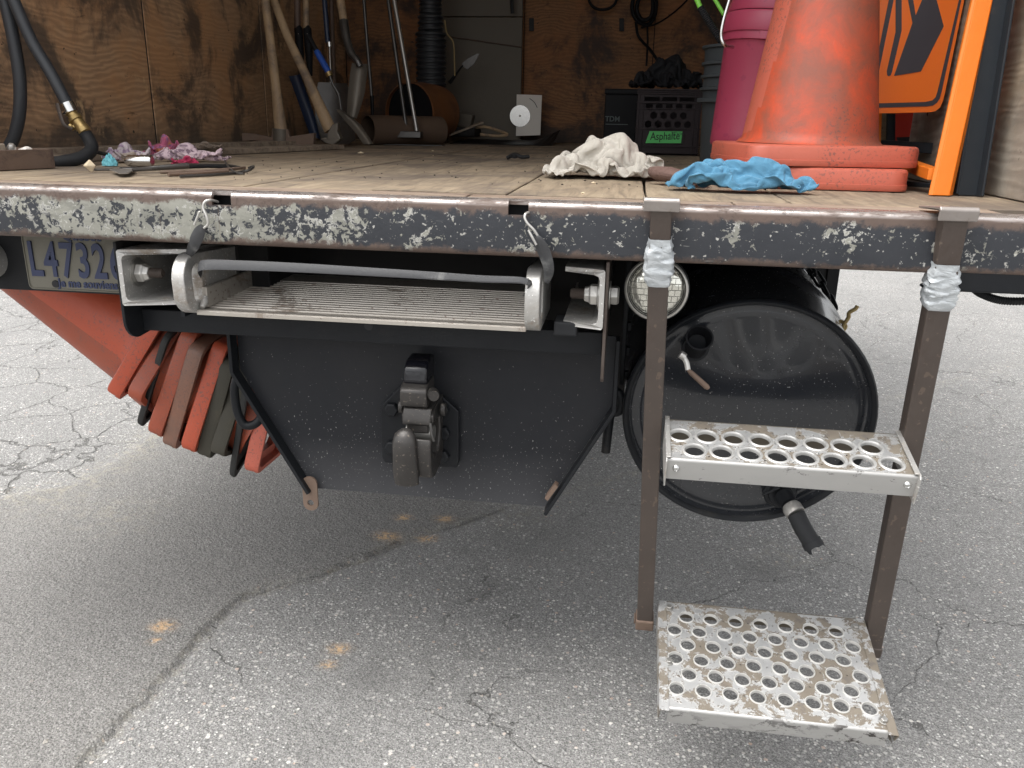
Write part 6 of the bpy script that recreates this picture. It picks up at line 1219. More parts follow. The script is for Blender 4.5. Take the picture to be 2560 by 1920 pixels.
-5,69,68,1,55,-59,29,27,-52,-56,56,-27,55,-4,-67,4,15,-53,-50,-29,17,19,57,-25,55,-63,-56,-2,-26,6,-5,8,13,-27,-36,-25,-8,11,67,-18,3,18,53,-19,68,69,61,29,-53,26,-34,6,-56,41,-62,48,17,-24,1,74,4,-52,-61,-68,-6,51,-28,10,50,-16,-75,-51,13,-46,-7,2,10,55,-67,63,-3,14,14,39,53,-32,35,-17,57,61,68,20,-35,-14,-35,25,-6,-30,-21,-1,37,-43,63,34,53,-24,-63,-63,-53,-6,51,1,-3,-22,-6,-72,-11,1,39,-18,
-18,38,-8,16,65,13,3,38,87,-44,16,-14,-24,84,37,-10,-4,-36,26,-51,7,-33,-5,-15,37,22,12,21,57,25,-66,-25,-17,-43,-51,-3,-7,34,-19,-48,18,41,46,-12,-62,31,53,19,9,19,45,36,41,25,-1,-56,-50,-2,32,-11,22,-27,13,-27,-44,0,-35,-3,34,30,-6,32,30,32,70,-17,-58,-11,-56,-57,-23,-13,7,30,38,41,34,-36,-57,40,-11,52,13,59,53,-12,-62,20,79,2,-64,-50,-46,-6,13,-5,3,1,-55,-28,47,13,-45,23,29,-25,60,33,52,50,
-12,-66,6,-27,-11,-13,-28,32,34,30,-13,-59,15,-34,-10,42,64,38,42,-21,-47,53,7,38,43,-56,-50,31,-20,8,-53,-47,-17,36,-3,-44,48,-3,-43,-16,20,75,22,79,3,-65,-40,4,64,24,-33,18,31,-3,-66,-81,-27,16,25,45,33,37,6,-20,-72,40,64,91,22,-71,42,-20,-36,-30,-55,34,12,1,-3,-16,-26,-49,-28,48,-35,47,38,61,18,-56,56,-21,-11,-25,85,20,-2,-68,-72,2,-28,-52,27,32,46,15,11,-2,53,-58,82,36,26,33,-57,-23,-13,-46,-38,51,
11,73,1,17,-41,-56,-62,-8,-4,58,-41,84,-6,5,-20,-19,0,18,77,64,-53,-57,-58,-43,-9,71,32,-56,-25,-7,6,24,-80,40,83,-44,47,1,-61,-40,-14,-7,-6,72,-25,46,82,37,-18,-60,-53,-41,21,51,-70,-2,68,-52,-23,51,26,-63,67,37,26,-39,-50,-81,62,20,8,10,-16,-17,-61,34,49,-8,-2,69,10,-61,-43,52,19,6,-55,-40,-10,52,62,81,-38,56,-59,-72,7,17,21,-65,9,-54,64,-67,40,-36,27,80,-7,-16,-14,-51,-16,20,2,26,65,-51,-29,-40]),
 'pink': (36, 31, [-0.1519, -0.0951, 0.0043], [0.1079, 0.0888, 0.0831], [
0,4,16,22,18,13,-11,17,25,2,14,22,25,16,13,20,21,23,16,15,15,13,13,13,6,22,13,5,4,25,0,20,12,6,10,8,13,-11,19,9,14,12,7,23,13,27,14,7,22,20,19,18,25,13,21,19,17,12,5,0,20,9,3,11,19,1,20,18,26,13,9,9,10,-20,12,5,15,19,21,15,24,25,3,22,10,18,16,18,29,20,21,18,14,12,-3,16,-2,16,22,-4,3,23,6,18,24,11,22,4,2,-1,8,7,12,12,21,13,22,17,21,20,
12,6,24,8,28,20,21,18,18,13,11,-12,17,4,13,20,0,20,-6,15,14,18,21,15,-5,15,-13,16,11,21,22,13,19,19,22,17,0,19,17,21,13,23,22,11,16,15,0,14,3,17,20,-2,17,15,-3,16,21,-17,21,19,16,-10,16,9,4,20,22,16,18,20,8,21,9,19,21,20,9,21,9,17,15,2,6,12,12,18,7,4,13,16,16,15,4,5,23,1,-8,16,-8,20,14,12,20,18,21,21,1,17,19,15,11,17,20,20,9,19,12,11,-16,11,
16,18,9,-7,22,18,20,-3,9,24,15,22,14,-11,8,16,18,18,9,22,20,3,25,15,14,16,18,3,16,20,19,20,-2,15,7,-3,19,8,17,-7,13,22,18,19,8,15,17,21,15,-23,16,16,17,4,17,13,20,18,22,18,18,1,15,17,16,6,17,15,9,15,9,8,5,17,2,16,14,8,20,8,22,4,26,13,7,-17,2,21,19,11,9,10,22,23,23,20,8,9,11,11,17,16,-2,12,14,15,5,17,10,2,18,11,18,8,9,18,18,21,5,-2,
13,-18,1,17,19,11,16,7,13,24,24,20,18,15,7,0,9,16,4,11,13,1,17,16,19,0,14,8,16,12,17,11,14,17,27,-7,-11,14,-14,19,20,16,-4,22,5,25,26,21,18,-4,19,18,2,-4,3,17,15,16,0,17,10,18,18,-11,17,17,19,20,14,16,8,14,-8,22,-6,19,11,-1,21,4,15,26,26,23,9,16,13,16,7,9,-10,10,11,8,9,10,15,17,5,15,7,20,20,18,18,18,16,-12,-2,18,14,0,-5,16,19,12,7,29,27,14,
21,18,18,3,5,13,14,11,10,10,7,5,0,8,16,11,13,11,18,16,23,10,21,9,11,-2,2,0,12,11,15,16,22,25,11,29,21,20,17,14,11,2,4,11,16,14,11,11,6,-4,10,16,16,5,16,5,18,21,20,22,21,-1,-17,5,5,13,18,15,24,2,27,30,23,17,18,3,13,15,-9,18,14,9,12,13,17,15,8,-8,3,21,10,18,17,12,21,17,17,-20,6,4,-2,15,15,20,-9,22,31,28,20,17,17,9,-2,15,8,-2,15,14,14,9,
15,17,17,9,3,-1,15,6,20,22,17,17,9,-18,11,-1,3,12,17,-9,20,24,24,24,19,16,16,9,-12,6,7,9,15,12,13,17,16,16,4,20,14,8,4,10,13,13,20,9,12,-16,11,-8,13,11,16,-15,21,27,26,20,3,16,13,17,4,-7,16,3,8,12,15,18,16,11,20,5,19,14,7,10,8,16,8,-5,8,-5,1,3,3,16,9,-14,24,25,24,18,-1,8,16,15,11,5,13,9,3,12,15,9,10,13,20,2,17,14,23,4,14,13,14,-3,
5,13,-1,-17,23,10,-19,11,25,21,20,16,10,-2,7,12,16,15,8,14,11,8,-10,18,17,13,3,20,4,19,22,17,6,18,18,0,12,-5,-2,11,3,12,-19,17,22,20,18,10,17,11,7,4,11,4,16,17,13,3,-2,15,3,14,21,-8,20,19,16,16,23,10,19,-6,2,20,1,3,-2,-7,-13,21,17,19,17,13,3,1,9,14,16,20,1,16,15,11,9,-10,14,8,12,8,11,19,12,20,16,18,20,-11,-24,11,10,-2,8,-8,16,10,19,18,9,-2,
4,10,12,15,12,20,18,10,8,9,7,1,14,7,23,16,8,7,17,2,22,19,14,5,-29,4,5,7,11,16,11,19,18,-3,8,15,18,17,13,13,2,13,13,13,16,-8,6,4,12,19,22,10,14,15,13,11,6,21,17,2,-28,-1,1,11,23,21,27,18,6,20,16,17,18,13,13,-7,18,1,18,5,1,11,10,4,17,4,14,19,15,9,17,2,18,14,16,16,-23,-8,3,20,22,34,31,19,26,21,11,7,10,4,11,15,-8,19,12,-8,14,13,14,13,
-2,21,15,8,11,14,15,7,13,17,7,15,-21,-5,5,18,35,37,21,33,27,14,-1,16,6,2,18,1,14,6,1,6,12,11,15,9,16,2,18,16,20,1,15,16,19,15,11,-1,-18,4,11,21,34,32,31,26,12,12,9,17,-1,13,6,9,13,-3,15,16,1,13,9,17,11,14,14,19,9,18,11,18,14,19,-3,20,11,1,17,11,31,32,18,26,9,12,2,14,18,-4,16,19,-3,13,18,5,15,12,9,4,8,11,20,23,14,21,18,9,20,21,6,17,
26,3,-7,21,22,19,18,22,-2,16,11,16,5,15,11,3,14,15,14,11,7,9,4,13,19,17,7,25,23,19,8,17,14,7,22,26,35,3,17,14,24,21,17,20,0,-43,-35,-26,-4,-15,-16,-12,5,6,13,16,18,18,17,19,-28,8,21,-22,-1,-2,-28,0,28,29,-6,4,15,10,11,15,17,24,27,9,-33,-20,-35,-34,-7,10,-11,-14,0,23,7,4,-2,17,24,30,-8,-24,11,18,0,-34,-5,8,1,31,-6,-3,22,1,20,15,18,12,3,-17,-8,-15,-35,-10,
-17,-13,22,-8,7,-22,7,10,14,16,25,5,32,-26,0,39,-27,-14,-4,7,-7,32,7,-2,10,-19,7,14,25,-13,4,-17,-6,13,-9,-9,-18,-22,-5,32,-4,-2,-4,9,9,12,19,24,-14,30,-23,7,21,-9,-5,5,-18,13,16,22,31,-23,7,-19,-10,-6,-1,25,-7,-14,0,19,-26,-1,-15,7,31,0,-9,13,6,12,13,29,-26,10,9,15,18,-12,-9,-5,-13,20,11,10,23,-14,-12,-4,-20,-9,-7,22,-13,-3,11,-3,-24,5,-1,-18,31,-10,27,10,-10,22,29,-21,
22,8,-3,31,-22,7,10,-3,-34,33,-14,29,19,-19,-7,-2,-22,0,-4,-8,3,0,-26,0,-2,11,-22,12,5,-9,28,-5,16,16,6,22,18,-12,22,-5,16,11,8,-30,-26,25,9,9,22,-21,-1,-21,-3,-15,4,-2,1,-20,-1,2,-2,-16,-8,20,-1,5,-8,5,25,-6,21,23,-5,21,-22,30,22,-8,18,-15,-28,-23,35,-11,7,5,-21,-16,-6,-1,2,-18,4,-11,7,-1,-7,-24,8,-6,0,24,-20,20,6,6,19,20,-24,8,21,-14,24,26,-7,-26,18,-39,3,-16,
20,9,-21,-11,-6,-6,-27,18,-5,1,8,-5,-23,-22,13,1,-2,6,-7,14,13,7,16,12,-8,7,-14,16,-18,29,-20,-5,23,-17,-37,5,21,9,-18,-10,-16,-12,-22,23,-25,7,-10,9,-3,-18,-29,23,17,7,-8,14,0,16,7,11,8,9,-16,-2,3,-13,-12,26,-23,-15,1,-26,29,-7,-3,-16,-13,-18,-20,3,-31,-1,-3,6,8,-25,4,4,-17,26,25,10,7,5,15,3,8,2,-2,-6,-6,2,-13,-13,17,-16,-16,-23,33,-7,-6,-19,-23,-31,3,-28,-26,10,-8,2,
-24,14,-19,-3,17,19,15,17,16,15,14,10,5,-7,1,-1,-4,-6,-4,-13,-5,-13,-15,-10,37,-12,-12,-31,-32,-14,-10,-24,-31,-8,13,-32,-1,0,0,17,16,-15,7,11,18,16,23,-4,28,19,16,-2,-9,-21,-14,5,-6,-18,-6,-10,29,-13,-36,-25,-25,-21,-19,-16,-12,-7,-28,-1,4,3,1,6,5,11,9,-6,5,10,-5,14,20,24,-6,7,14,13,-24,-1,-20,11,-13,-9,2,-10,-20,-26,-25,-20,-15,-18,-8,-26,-8,1,2,6,0,3,6,10,4,4,-1,16,-2,6,
6,6,10,23,11,-4,0,-15,-11,-11,-16,16,-16,-18,4,-29,-1,-23,-22,-9,-19,-9,-6,-5,9,5,3,1,5,10,3,-12,14,4,12,7,6,6,0,-5,15,29,-1,-26,0,-9,-17,-6,-26,-16,23,-1,-5,-25,-19,-11,-12,-10,-4,-6,6,8,7,0,4,-9,1,8,2,13,11,-1,1,-6,22,-3,5,6,29,-22,-22,-18,16,-4,-17,23,-18,-9,8,5,-28,2,-12,-3,-6,-6,-1,4,17,4,-5,-2,-6,12,7,5,-4,-3,1,12,2,19,1,-14,26,-2,-18,-20,-29,6,
28,-11,13,-30,24,-21,3,0,-10,-6,-6,-2,2,0,5,14,-1,-11,-4,0,14,3,5,-6,7,6,-4,18,7,-7,0,-16,-7,5,-28,-25,21,-23,2,1,-6,-2,9,1,-10,-4,-5,-2,0,7,1,-3,5,-5,-3,-7,-7,11,11,6,3,-9,11,2,17,-1,5,-20,-4,-14,-11,-23,25,-10,-2,-17,7,-2,7,0,-9,-7,1,-3,7,3,-1,-3,3,-8,-10,-4,-4,15,5,0,-21,14,4,9,0,-2,21,-19,0,-10,-9,-24,15,2,-18,-2,5,6,5,-11,0,-3,2,2,
-7,-13,20,7,-9,-7,-14,-6,3,12,-1,-16,-5,14,-7,14,9,-1,-13,14,-17,3,-1,-24,20,3,-1,-16,10,-8,8,3,1,3,-12,-20,-3,6,-1,-9,-20,-9,14,-22,19,15,-2,-19,8,19,-6,-8,15,18,-15,3,-3,3,-12,-7,-30,8,23,11,-11,17,4,11,4,-25,-13,6,7,5,-10,-14,-9,-20,-24,-17,9,13,18,-7,-1,7,8,5,13,9,-3,0,-15,3,6,-7,31,1,-9,13,19,11,8,-26,29,7,-10,-9,0,15,-10,-14,-7,-30,-14,-14,-21,18,12,18,
-15,9,7,-9,12,19,3,-13,3,-10,14,-2,22,-18,3,20,12,18,-15,-32,11,4,19,23,-11,-23,14,-2,-24,-4,-21,-22,-2,-1,5,8,15,4,-6,9,0,8,17,-9,-9,1,-4,-4,9,-7,6,14,8,20,-40,12,8,-15,25,-14,10,-26,-8,26,-1,-24,-28,-3,-1,3,5,-4,8,20,-3,7,1,4,4,2,-4,2,-2,-5,15,7,8,14,0,-28,-3,24,-31,-11,21,-15,20,-2,-8,8,-1,-26,-9,6,1,-3,8,-3,2,12,10,-5,12,-2,8,-1,2,0,-2,-15,
29,10,4,-34,-13,-7,35,-10,-27,19,-28,-16,3,23,-15,-1,25,-7,-3,12,-5,3,5,0,-4,-1,11,11,12,1,-6,12,-2,5,-31,9,-6,20,-29,-20,26,-26,24,-8,-24,1,-23,-14,25,-12,25,-19,-2,-3,1,13,21,15,-19,18,12,-18,26,11,-14,13,8,-10,18,-28,8,-2,103,68,36,26,31,47,46,17,-12,-25,-60,26,1,-10,-33,-22,-61,-32,-31,-23,-12,-9,-15,-6,40,23,27,9,80,0,-10,-33,-31,49,83,68,-10,50,22,64,53,31,-1,-7,5,0,-22,-44,
3,2,-8,-47,36,-59,-8,-12,-17,-13,3,-17,28,70,-94,45,14,31,-29,20,24,-33,82,71,-16,14,36,67,40,-4,2,38,-35,13,-24,14,-50,14,-16,61,1,-26,-9,-1,-10,-17,1,-47,39,-24,24,-25,-39,29,77,18,36,-34,32,73,-76,51,66,59,-8,48,-21,44,-15,-54,24,23,-32,-43,15,48,-18,58,23,0,-5,-19,-30,-29,11,-14,50,-15,-76,26,75,32,-54,76,34,22,41,-20,53,14,59,1,-2,3,-9,-6,16,19,-30,14,-42,45,33,50,-11,43,17,-8,-60,1,
37,-19,-7,-57,-2,30,65,-52,28,40,62,47,24,-51,44,62,-56,-6,8,9,-9,12,61,-24,-26,22,3,-10,21,50,33,18,-7,26,5,-9,23,-7,-59,-2,29,33,27,-63,-21,49,37,51,-48,21,70,-34,18,-61,20,-41,18,26,39,-34,-16,31,-13,24,-24,36,33,31,-9,22,13,30,3,-26,-17,61,10,9,-3,-44,-47,21,75,43,-18,52,67,19,-44,-17,-65,-1,35,50,1,-47,-38,-2,20,48,28,-11,-45,39,23,-2,26,16,-1,-16,4,21,26,7,4,11,-61,56,-2,61,
50,-11,27,36,46,-72,-44,41,30,-40,27,-35,-19,29,-38,-3,31,32,20,-16,-51,14,23,31,-28,-12,42,14,27,-12,-6,22,6,-23,14,79,-45,39,62,1,36,-59,19,-48,-18,23,30,7,20,17,-49,-46,-11,14,67,-35,-3,16,-45,-1,60,-64,1,51,5,-12,39,-27,4,33,-28,96,19,45,57,-42,6,56,-1,-43,14,28,29,20,-6,-17,-13,-32,-43,1,59,-37,29,-40,10,-1,5,-53,30,-68,49,-52,44,19,-27,37,-9,62,-13,58,62,-9,-24,31,55,-20,23,28,40,24,
5,-25,-28,-30,-46,5,-11,5,-5,-10,-52,-30,52,4,-16,-54,-24,37,-42,7,46,27,-62,39,12,30,75,-16,42,5,25,37,32,21,52,31,-21,7,-23,-37,-46,-32,25,2,-14,-25,-38,-50,-50,-15,60,-38,-54,2,10,25,-41,39,31,-59,-6,54,64,39,-10,39,37,38,33,22,53,10,19,7,-15,-51,-48,-14,-28,-34,-9,-8,-6,-54,0,-31,-18,-48,-36,41,18,-57,6,55,14,-65,1,81,15,63,40,42,35,42,-32,45,83,17,15,1,-13,-39,-47,-49,-47,43,2,-7,-46,-40,
-31,17,-52,-42,-33,-63,-2,71,5,-26,-16,12,-5,88,60,59,49,35,27,-35,18,71,66,-16,1,24,1,-62,-39,-9,-39,-9,-39,28,-39,33,-14,-25,-54,-25,-66,-11,-62,8,43,60,-17,-40,-3,53,90,51,77,-8,4,25,61,57,33,22,-28,-12,21,-52,-60,-2,-48,-54,12,-19,-5,45,7,-3,-21,-64,-58,-29,-56,31,23,28,-29,48,1,52,58,83,79,26,-29,65,38,37,66,25,-22,-17,-22,-52,-48,-45,-51,-45,-17,19,14,-3,0,-5,26,-2,-49,-70,-32,-30,-27,30,-9,74,
45,5,56,76,72,71,-2,68,42,5,27,22,-60,-24,4,-26,-52,-48,-8,-48,-42,-34,-4,2,-2,32,8,32,-1,-56,-38,-63,-52,17,-18,69,-40,60,65,40,63,47,83,76,29,18,13,-21,-60,-50,-26,0,-38,-48,40,-41,-41,-33,-34,53,-33,-34,-5,38,22,-33,22,-72,-48,-58,-3,42,70,-7,66,47,39,84,60,82,10,34,3,-24,-50,-58,-55,-33,-18,-19,59,-8,-32,-30,-40,7,12,-9,-68,-14,41,17,-1,-30,-72,-8,-37,44,-72,64,66,43,76,72,59,65,17,-6,20,-52,
-23,-54,-53,-54,47,-57,10,7,31,-38,-56,-46,8,13,-2,-51,-11,17,13,-29,-9,-60,16,44,106,-30,50,65,69,68,60,13,35,-3,7,-48,-68,-56,-15,-17,-7,4,59,4,-18,-29,-42,-18,-21,-40,65,-51,-41,15,-45,3,-37,36,-8,34,-69,58,59,52,55,56,29,51,7,-1,-42,-47,-69,-53,-40,-10,19,4,32,15,-2,-11,-42,-19,-14,39,17,4,-36,-47,-2,-67,17,-2,-34,70,30,61,36,58,60,25,58,8,-30,-25,-44,-43,-31,-24,18,11,-60,-40,4,15,5,36,14,-48,
-37,11,22,56,-4,-23,-51,-52,-55,-3,21,67,-16,64,63,59,25,67,-14,-25,-47,12,35,-4,-23,-37,-23,-38,-14,20,-22,-45,-35,17,21,32,-5,-65,55,-4,-2,3,-30,-60,-31,41,-16,45,11,42,66,35,75,2,-42,-35,-7,28,-22,21,-35,-18,-26,-35,-7,17,-33,-9,-27,-29,12,28,50,0,-48,61,-48,-16,-1,-54,42,-42,63,52,-26,60,65,64,-9,4,-39,16,0,-42,18,-4,-40,-9,-17,18,-37,-17,19,-52,-25,41,14,-47,24,51,-45,48,7,-62,-33,37,21,-49,57,73,
-7,60,56,54,-39,12,-60,28,30,-40,-22,2,-33,-27,56,-43,-35,31,-20,15,-47,-2,40,4,-50,36,52,-50,65,-26,-48,-14,52,-35,67,9,-31,60,45,22,3,-29,-15,-9,23,-23,21,-2,-1,-36,3,-11,-25,-25,-9,50,15,-17,-40,60,-59,56,-16,-24,58,12,-7,-50,-1,23,9,55,-4,46,-4,19,13,-40,-17,-11,33,-34,5,0,24,-35,-2,52,-41,-13,30,-25,7,22,-26,4,-4,6,41,-11,-17,14,54,9,-31,18,0,-17]),
}
def cloth(name, key, mat, label, c, sx, sy, sz, rot=0, bumps=(), group=None, cat='rag', floor=FL, flip=1, sub=2, extra=()):
    "a crumpled sheet: settled cloth shape stored as a grid of points"
    nx, ny, lo, hi, z = CLOTH[key]; b = np.array(z, dtype=np.int32).reshape(3, ny, nx)
    b[:, 1:, 0] = np.cumsum(b[:, :, 0], axis=1)[:, 1:]; b = np.cumsum(b, axis=2); P = b.transpose(1, 2, 0).reshape(-1, 3)/511.0
    lo = np.array(lo); hi = np.array(hi); mid = (lo+hi)/2; P = lo+P*(hi-lo); X = (P[:,0]-mid[0])/(hi[0]-mid[0])*flip; Y = (P[:,1]-mid[1])/(hi[1]-mid[1]); Zz = (P[:,2]-lo[2])/(hi[2]-lo[2])
    g = np.full(X.shape, 1.0 if not bumps else .62)
    for bx, by, bh, bw in bumps: g = g+bh*np.exp(-((X-bx)**2+((Y-by)*.6)**2)/bw**2)
    Zz = Zz*g; ca, sa = math.cos(rot), math.sin(rot); x = X*sx; y = Y*sy
    vs = [(c[0]+a*ca-b_*sa, c[1]+a*sa+b_*ca, floor+.002+z_*sz) for a, b_, z_ in zip(x, y, Zz)]
    fs = [(j*nx+i, j*nx+i+1, j*nx+i+nx+1, j*nx+i+nx) for j in range(ny-1) for i in range(nx-1)]
    mb = MB().add(vs, fs)
    for k2, ex, ey, ez, dx, dy, dz, er in extra:
        nx2, ny2, lo2, hi2, z2 = CLOTH[k2]; b = np.array(z2, dtype=np.int32).reshape(3, ny2, nx2); b[:, 1:, 0] = np.cumsum(b[:, :, 0], axis=1)[:, 1:]; b = np.cumsum(b, axis=2); P = b.transpose(1, 2, 0).reshape(-1, 3)/511.0*2-1
        ce, se = math.cos(er), math.sin(er)
        mb.add([(c[0]+dx+(p[0]*ce-p[1]*se)*ex, c[1]+dy+(p[0]*se+p[1]*ce)*ey, floor+dz+(p[2]+1)*.5*ez) for p in P], [(j*nx2+i, j*nx2+i+1, j*nx2+i+nx2+1, j*nx2+i+nx2) for j in range(ny2-1) for i in range(nx2-1)])
    o = mb.build(name, mat, None, smooth=180, label=label, cat=cat, group=group, loc=(c[0],c[1],floor), sub=sub)
    q = o.modifiers.new('thick', 'SOLIDIFY'); q.thickness = .0022; return o
c = at(1505,438,Z=FL)
cloth('white_rag', 'white', M['rag_white'], 'crumpled dirty white rag in the middle of the deck edge', (at(1512,440,Z=FL).x,2.42), .178, .120, .122, rot=.03)
c = at(1842,474,Z=FL)
cloth('blue_rag', 'blue', M['rag_blue'], 'twisted blue rag in front of the upright traffic cones', (c.x,2.06), .176, .066, .082, rot=-.02)
br = root('bench_brush', 'reddish brown brush between the white rag and the blue rag', 'brush', (.08,2.10,FL))
c = at(1683,462,Z=FL)
mb = MB().tube([(c.x-.058,c.y+.05,FL+.030),(c.x-.04,c.y+.035,FL+.026),(c.x-.01,c.y+.015,FL+.024),(c.x+.03,c.y,FL+.018),(c.x+.055,c.y-.01,FL+.011)], [(.012,.012),(.026,.018),(.038,.020),(.032,.016),(.014,.008)], 20, flat=(0,1,0))
mb.build('brush_head', M['bristle'], br, smooth=60)
mb = MB(); rs = random.Random(9)
for i in range(300):
    t = rs.random(); a = Vector((c.x-.045+t*.10, c.y+.035-t*.055+rs.uniform(-.035,.03), FL+.030-t*.02+rs.uniform(-.008,.004))); q = Vector((.030+rs.uniform(-.008,.01), -.016+rs.uniform(-.012,.012), -.010+rs.uniform(-.006,.006)))
    mb.tube([a, a+q*.6+Vector((0,0,.003)), a+q*1.1], [.0009,.0008,.0004], 3)
mb.build('bristles', M['bristle'], br, kind='stuff')
gp = 'rags heaped at the left of the deck'
for nm, mt, lab, u, v, rx, ry, h, bm, fl, ro, dy in (
  ('rag','rag_lilac','pale lilac patterned rag at the left end of the rag heap',318,406,.074,.058,.062,[],1,.3,.02),
  ('rag','rag_print','pink and orange printed rag tucked on top of the rag heap',392,396,.062,.05,.082,[],-1,.9,.05),
  ('rag','rag_pink','long pink leopard-patterned rag trailing to the right of the heap',476,404,.116,.055,.060,[],1,.12,.02),
  ('rag','rag_red','dark red rag scrap peeking from under the pink leopard rag',468,414,.04,.025,.030,[],-1,.5,-.01)):
    c = at(u, v, Z=FL); cloth(nm, 'pink', M[mt], lab, (c.x,c.y+dy), rx, ry, h, ro, bm, gp, flip=fl)
c = at(275,414,Z=FL); heap('wool_scrap', M['teal_wool'], 'tuft of teal wool at the left of the rag heap', (c.x,c.y,FL), .022, .018, .034, [(0,0,.6,.7)], 4, nt=50, nr=22, cat='wool')
c = at(565,386,Z=FL); cloth('work_glove', 'pink', M['glove'], 'flattened brown work glove on the board behind the pink rag', (c.x-.02,c.y-.10), .06, .05, .030, .4, cat='glove', floor=FL+.021)
c = at(340,418,Z=FL)
thing(MB().lathe([(0,0),(.012,.001),(.0165,.010),(.0165,.075),(.014,.08),(0,.08)], (c.x-.03,c.y,FL+.018), (1,.08,0), 24), 'metal_tube', M['chrome'], 'short shiny metal tube in front of the lilac rag', 'tube', smooth=40)
# --- loose hand tools
gt = 'hand tools lying in front of the rags'
def rod(label, P, r, mat, name='steel_rod', cat='rod', flat=None):
    mb = MB().tube(spline([Vector(p) for p in P], 5), r, 8, flat=flat); thing(mb, name, M[mat], label, cat, gt, smooth=50)
G = lambda u, v, z=.004: at(u, v, Z=FL+z)
rod('long thin dark rod reaching furthest left in the pile of hand tools', [G(237,424),G(330,423,.008),G(440,412,.016),G(560,412,.012),G(600,418)], .0032, 'dark_steel')
rod('dark rod running parallel under the longest one', [G(300,422,.006),G(420,420,.010),G(520,416,.012),G(585,420,.006)], .0045, 'black_metal')
rod('rusty brown rod lying in front of the tool pile', [G(400,431),G(500,428,.006),G(585,422,.008),G(612,419)], .0042, 'raw_rust')
rod('second rusty rod nearest the deck edge, with a blunt left end', [G(421,437),G(500,433),G(570,428)], .0048, 'raw_rust')
rod('grey strap end with a folded loop at the right of the tool pile', [G(450,441),G(540,437),G(600,431),G(626,424,.010),G(634,416,.014),G(622,420,.01)], .0038, 'dark_steel', 'strap_end', 'strap')
rod('dark curved wire hanging off the tip of the pink rag', [G(562,402,.02),G(572,418,.01),G(590,432),G(610,434)], .0032, 'dark_steel', 'bent_wire', 'wire')
tw = root('margin_trowel', 'narrow steel trowel with its blade pointing left in the tool pile', 'trowel', G(330,430)); tw['group'] = gt
P = [G(274,428),G(285,431.5),G(298,438),G(322,437),G(338,427),G(330,422)]
mb = MB().prism([(p.x,p.y) for p in P], (0,0,FL+.006), (1,0,0), (0,1,0), .003); mb.build('trowel_blade', M['bare_steel'], tw, bev=.001)
MB().tube([G(334,425,.010),G(380,421,.018),G(470,414,.022)], [.005,.006,.008], 10).build('trowel_handle', M['dark_steel'], tw, smooth=50)
rock_mb = MB(); rs = random.Random(2); rock(rock_mb, (*G(226,424)[:2], FL+.014), .019, rs, .75); thing(rock_mb, 'stone_chip', M['stone_chip'], 'pale yellow stone chip left of the hand tools', 'stone', bev=.002)
c = G(1299,400); mb = MB().tube(spline([c+Vector((-.05,0,.006)),c+Vector((-.02,.0,.02)),c+Vector((.01,-.01,.012)),c+Vector((.035,0,.014))],5), [(.016,.008)]*16, 8, flat=(0,1,0)); mb.lathe([(0,0),(.015,0),(.015,.012),(0,.012)], c+Vector((-.02,-.01,.01)), (0,-.3,1), 10)
thing(mb, 'plastic_clip', M['rubber'], 'small dark plastic clip alone in the middle of the deck', 'clip', smooth=30)
mb = MB(); rs = random.Random(21)
for i in range(150):
    u = rs.uniform(560, 1900); v = rs.uniform(365, 470)+ (u-1280)*.02
    p = at(u, v, Z=FL); rock(mb, (p.x,p.y,FL+.002), rs.choice((.0018,.0025,.0035)), rs, .5)
mb.build('floor_crumbs', M['under_metal'], None, kind='stuff', label='dark crumbs of dirt scattered over the deck boards')
mb = MB()
for u, v, r in ((902,385,.012),(1082,379,.007),(606,377,.010),(1083,391,.004),(1484,461,.006),(1457,487,.004)):
    p = at(u, v, Z=FL); rock(mb, (p.x,p.y,FL+.004), r, rs, .5)
mb.build('pale_crumbs', M['stone_chip'], None, kind='stuff', label='pale crumbs scattered over the deck boards')
# --- digging tools leaning in the left corner
gd = 'long tools leaning in the left corner of the truck body'
def troot(name, label, cat, u, Y): return root(name, label, cat, at(u,360,Y=Y), gd)
Y1 = 4.25
t = troot('mattock', 'mattock with pale worn handle standing on its wide rusty head, leftmost long tool', 'mattock', 700, Y1)
MB().tube([A(660,-60,Y1+.1),A(664,8,Y1+.09),A(676,100,Y1+.06),A(690,220,Y1+.02),A(703,335,Y1)], [(.022,.018),(.022,.018),(.023,.018),(.025,.02),(.036,.026)], 16, flat=(1,0,0)).build('handle', M['wood_handle'], t, smooth=60)
mb = pxplate(MB(), [(611,332),(640,334),(684,343),(686,322),(724,323),(729,341),(791,332),(788,367),(742,362),(690,357),(640,350),(612,352)], Y1, .03, .0); mb.build('mattock_head', M['raw_rust'], t, bev=.006)
MB().tube([A(702,322,Y1-.012),A(702,352,Y1-.012)], [(.042,.038),(.040,.036)], 16, flat=(1,0,0)).build('head_eye', M['spade'], t, smooth=40)
Y2 = 4.30
t = troot('axe', 'long worn wooden-handled axe leaning right, its battered head on the floor', 'axe', 835, Y2)
MB().tube([A(664,-50,Y2+.15),A(684,0,Y2+.12),A(716,85,Y2+.08),A(765,190,Y2+.04),A(826,326,Y2)], [(.020,.016),(.021,.016),(.022,.017),(.024,.018),(.034,.024)], 16, flat=(1,0,0)).build('handle', M['wood_handle'], t, smooth=60)
mb = pxplate(MB(), [(838,311),(853,307),(852,330),(860,347),(843,362),(822,357),(809,347),(816,343),(826,345),(827,331)], Y2-.03, .05, 0); mb.build('axe_head', M['spade'], t, bev=.006)
Y3 = 4.6
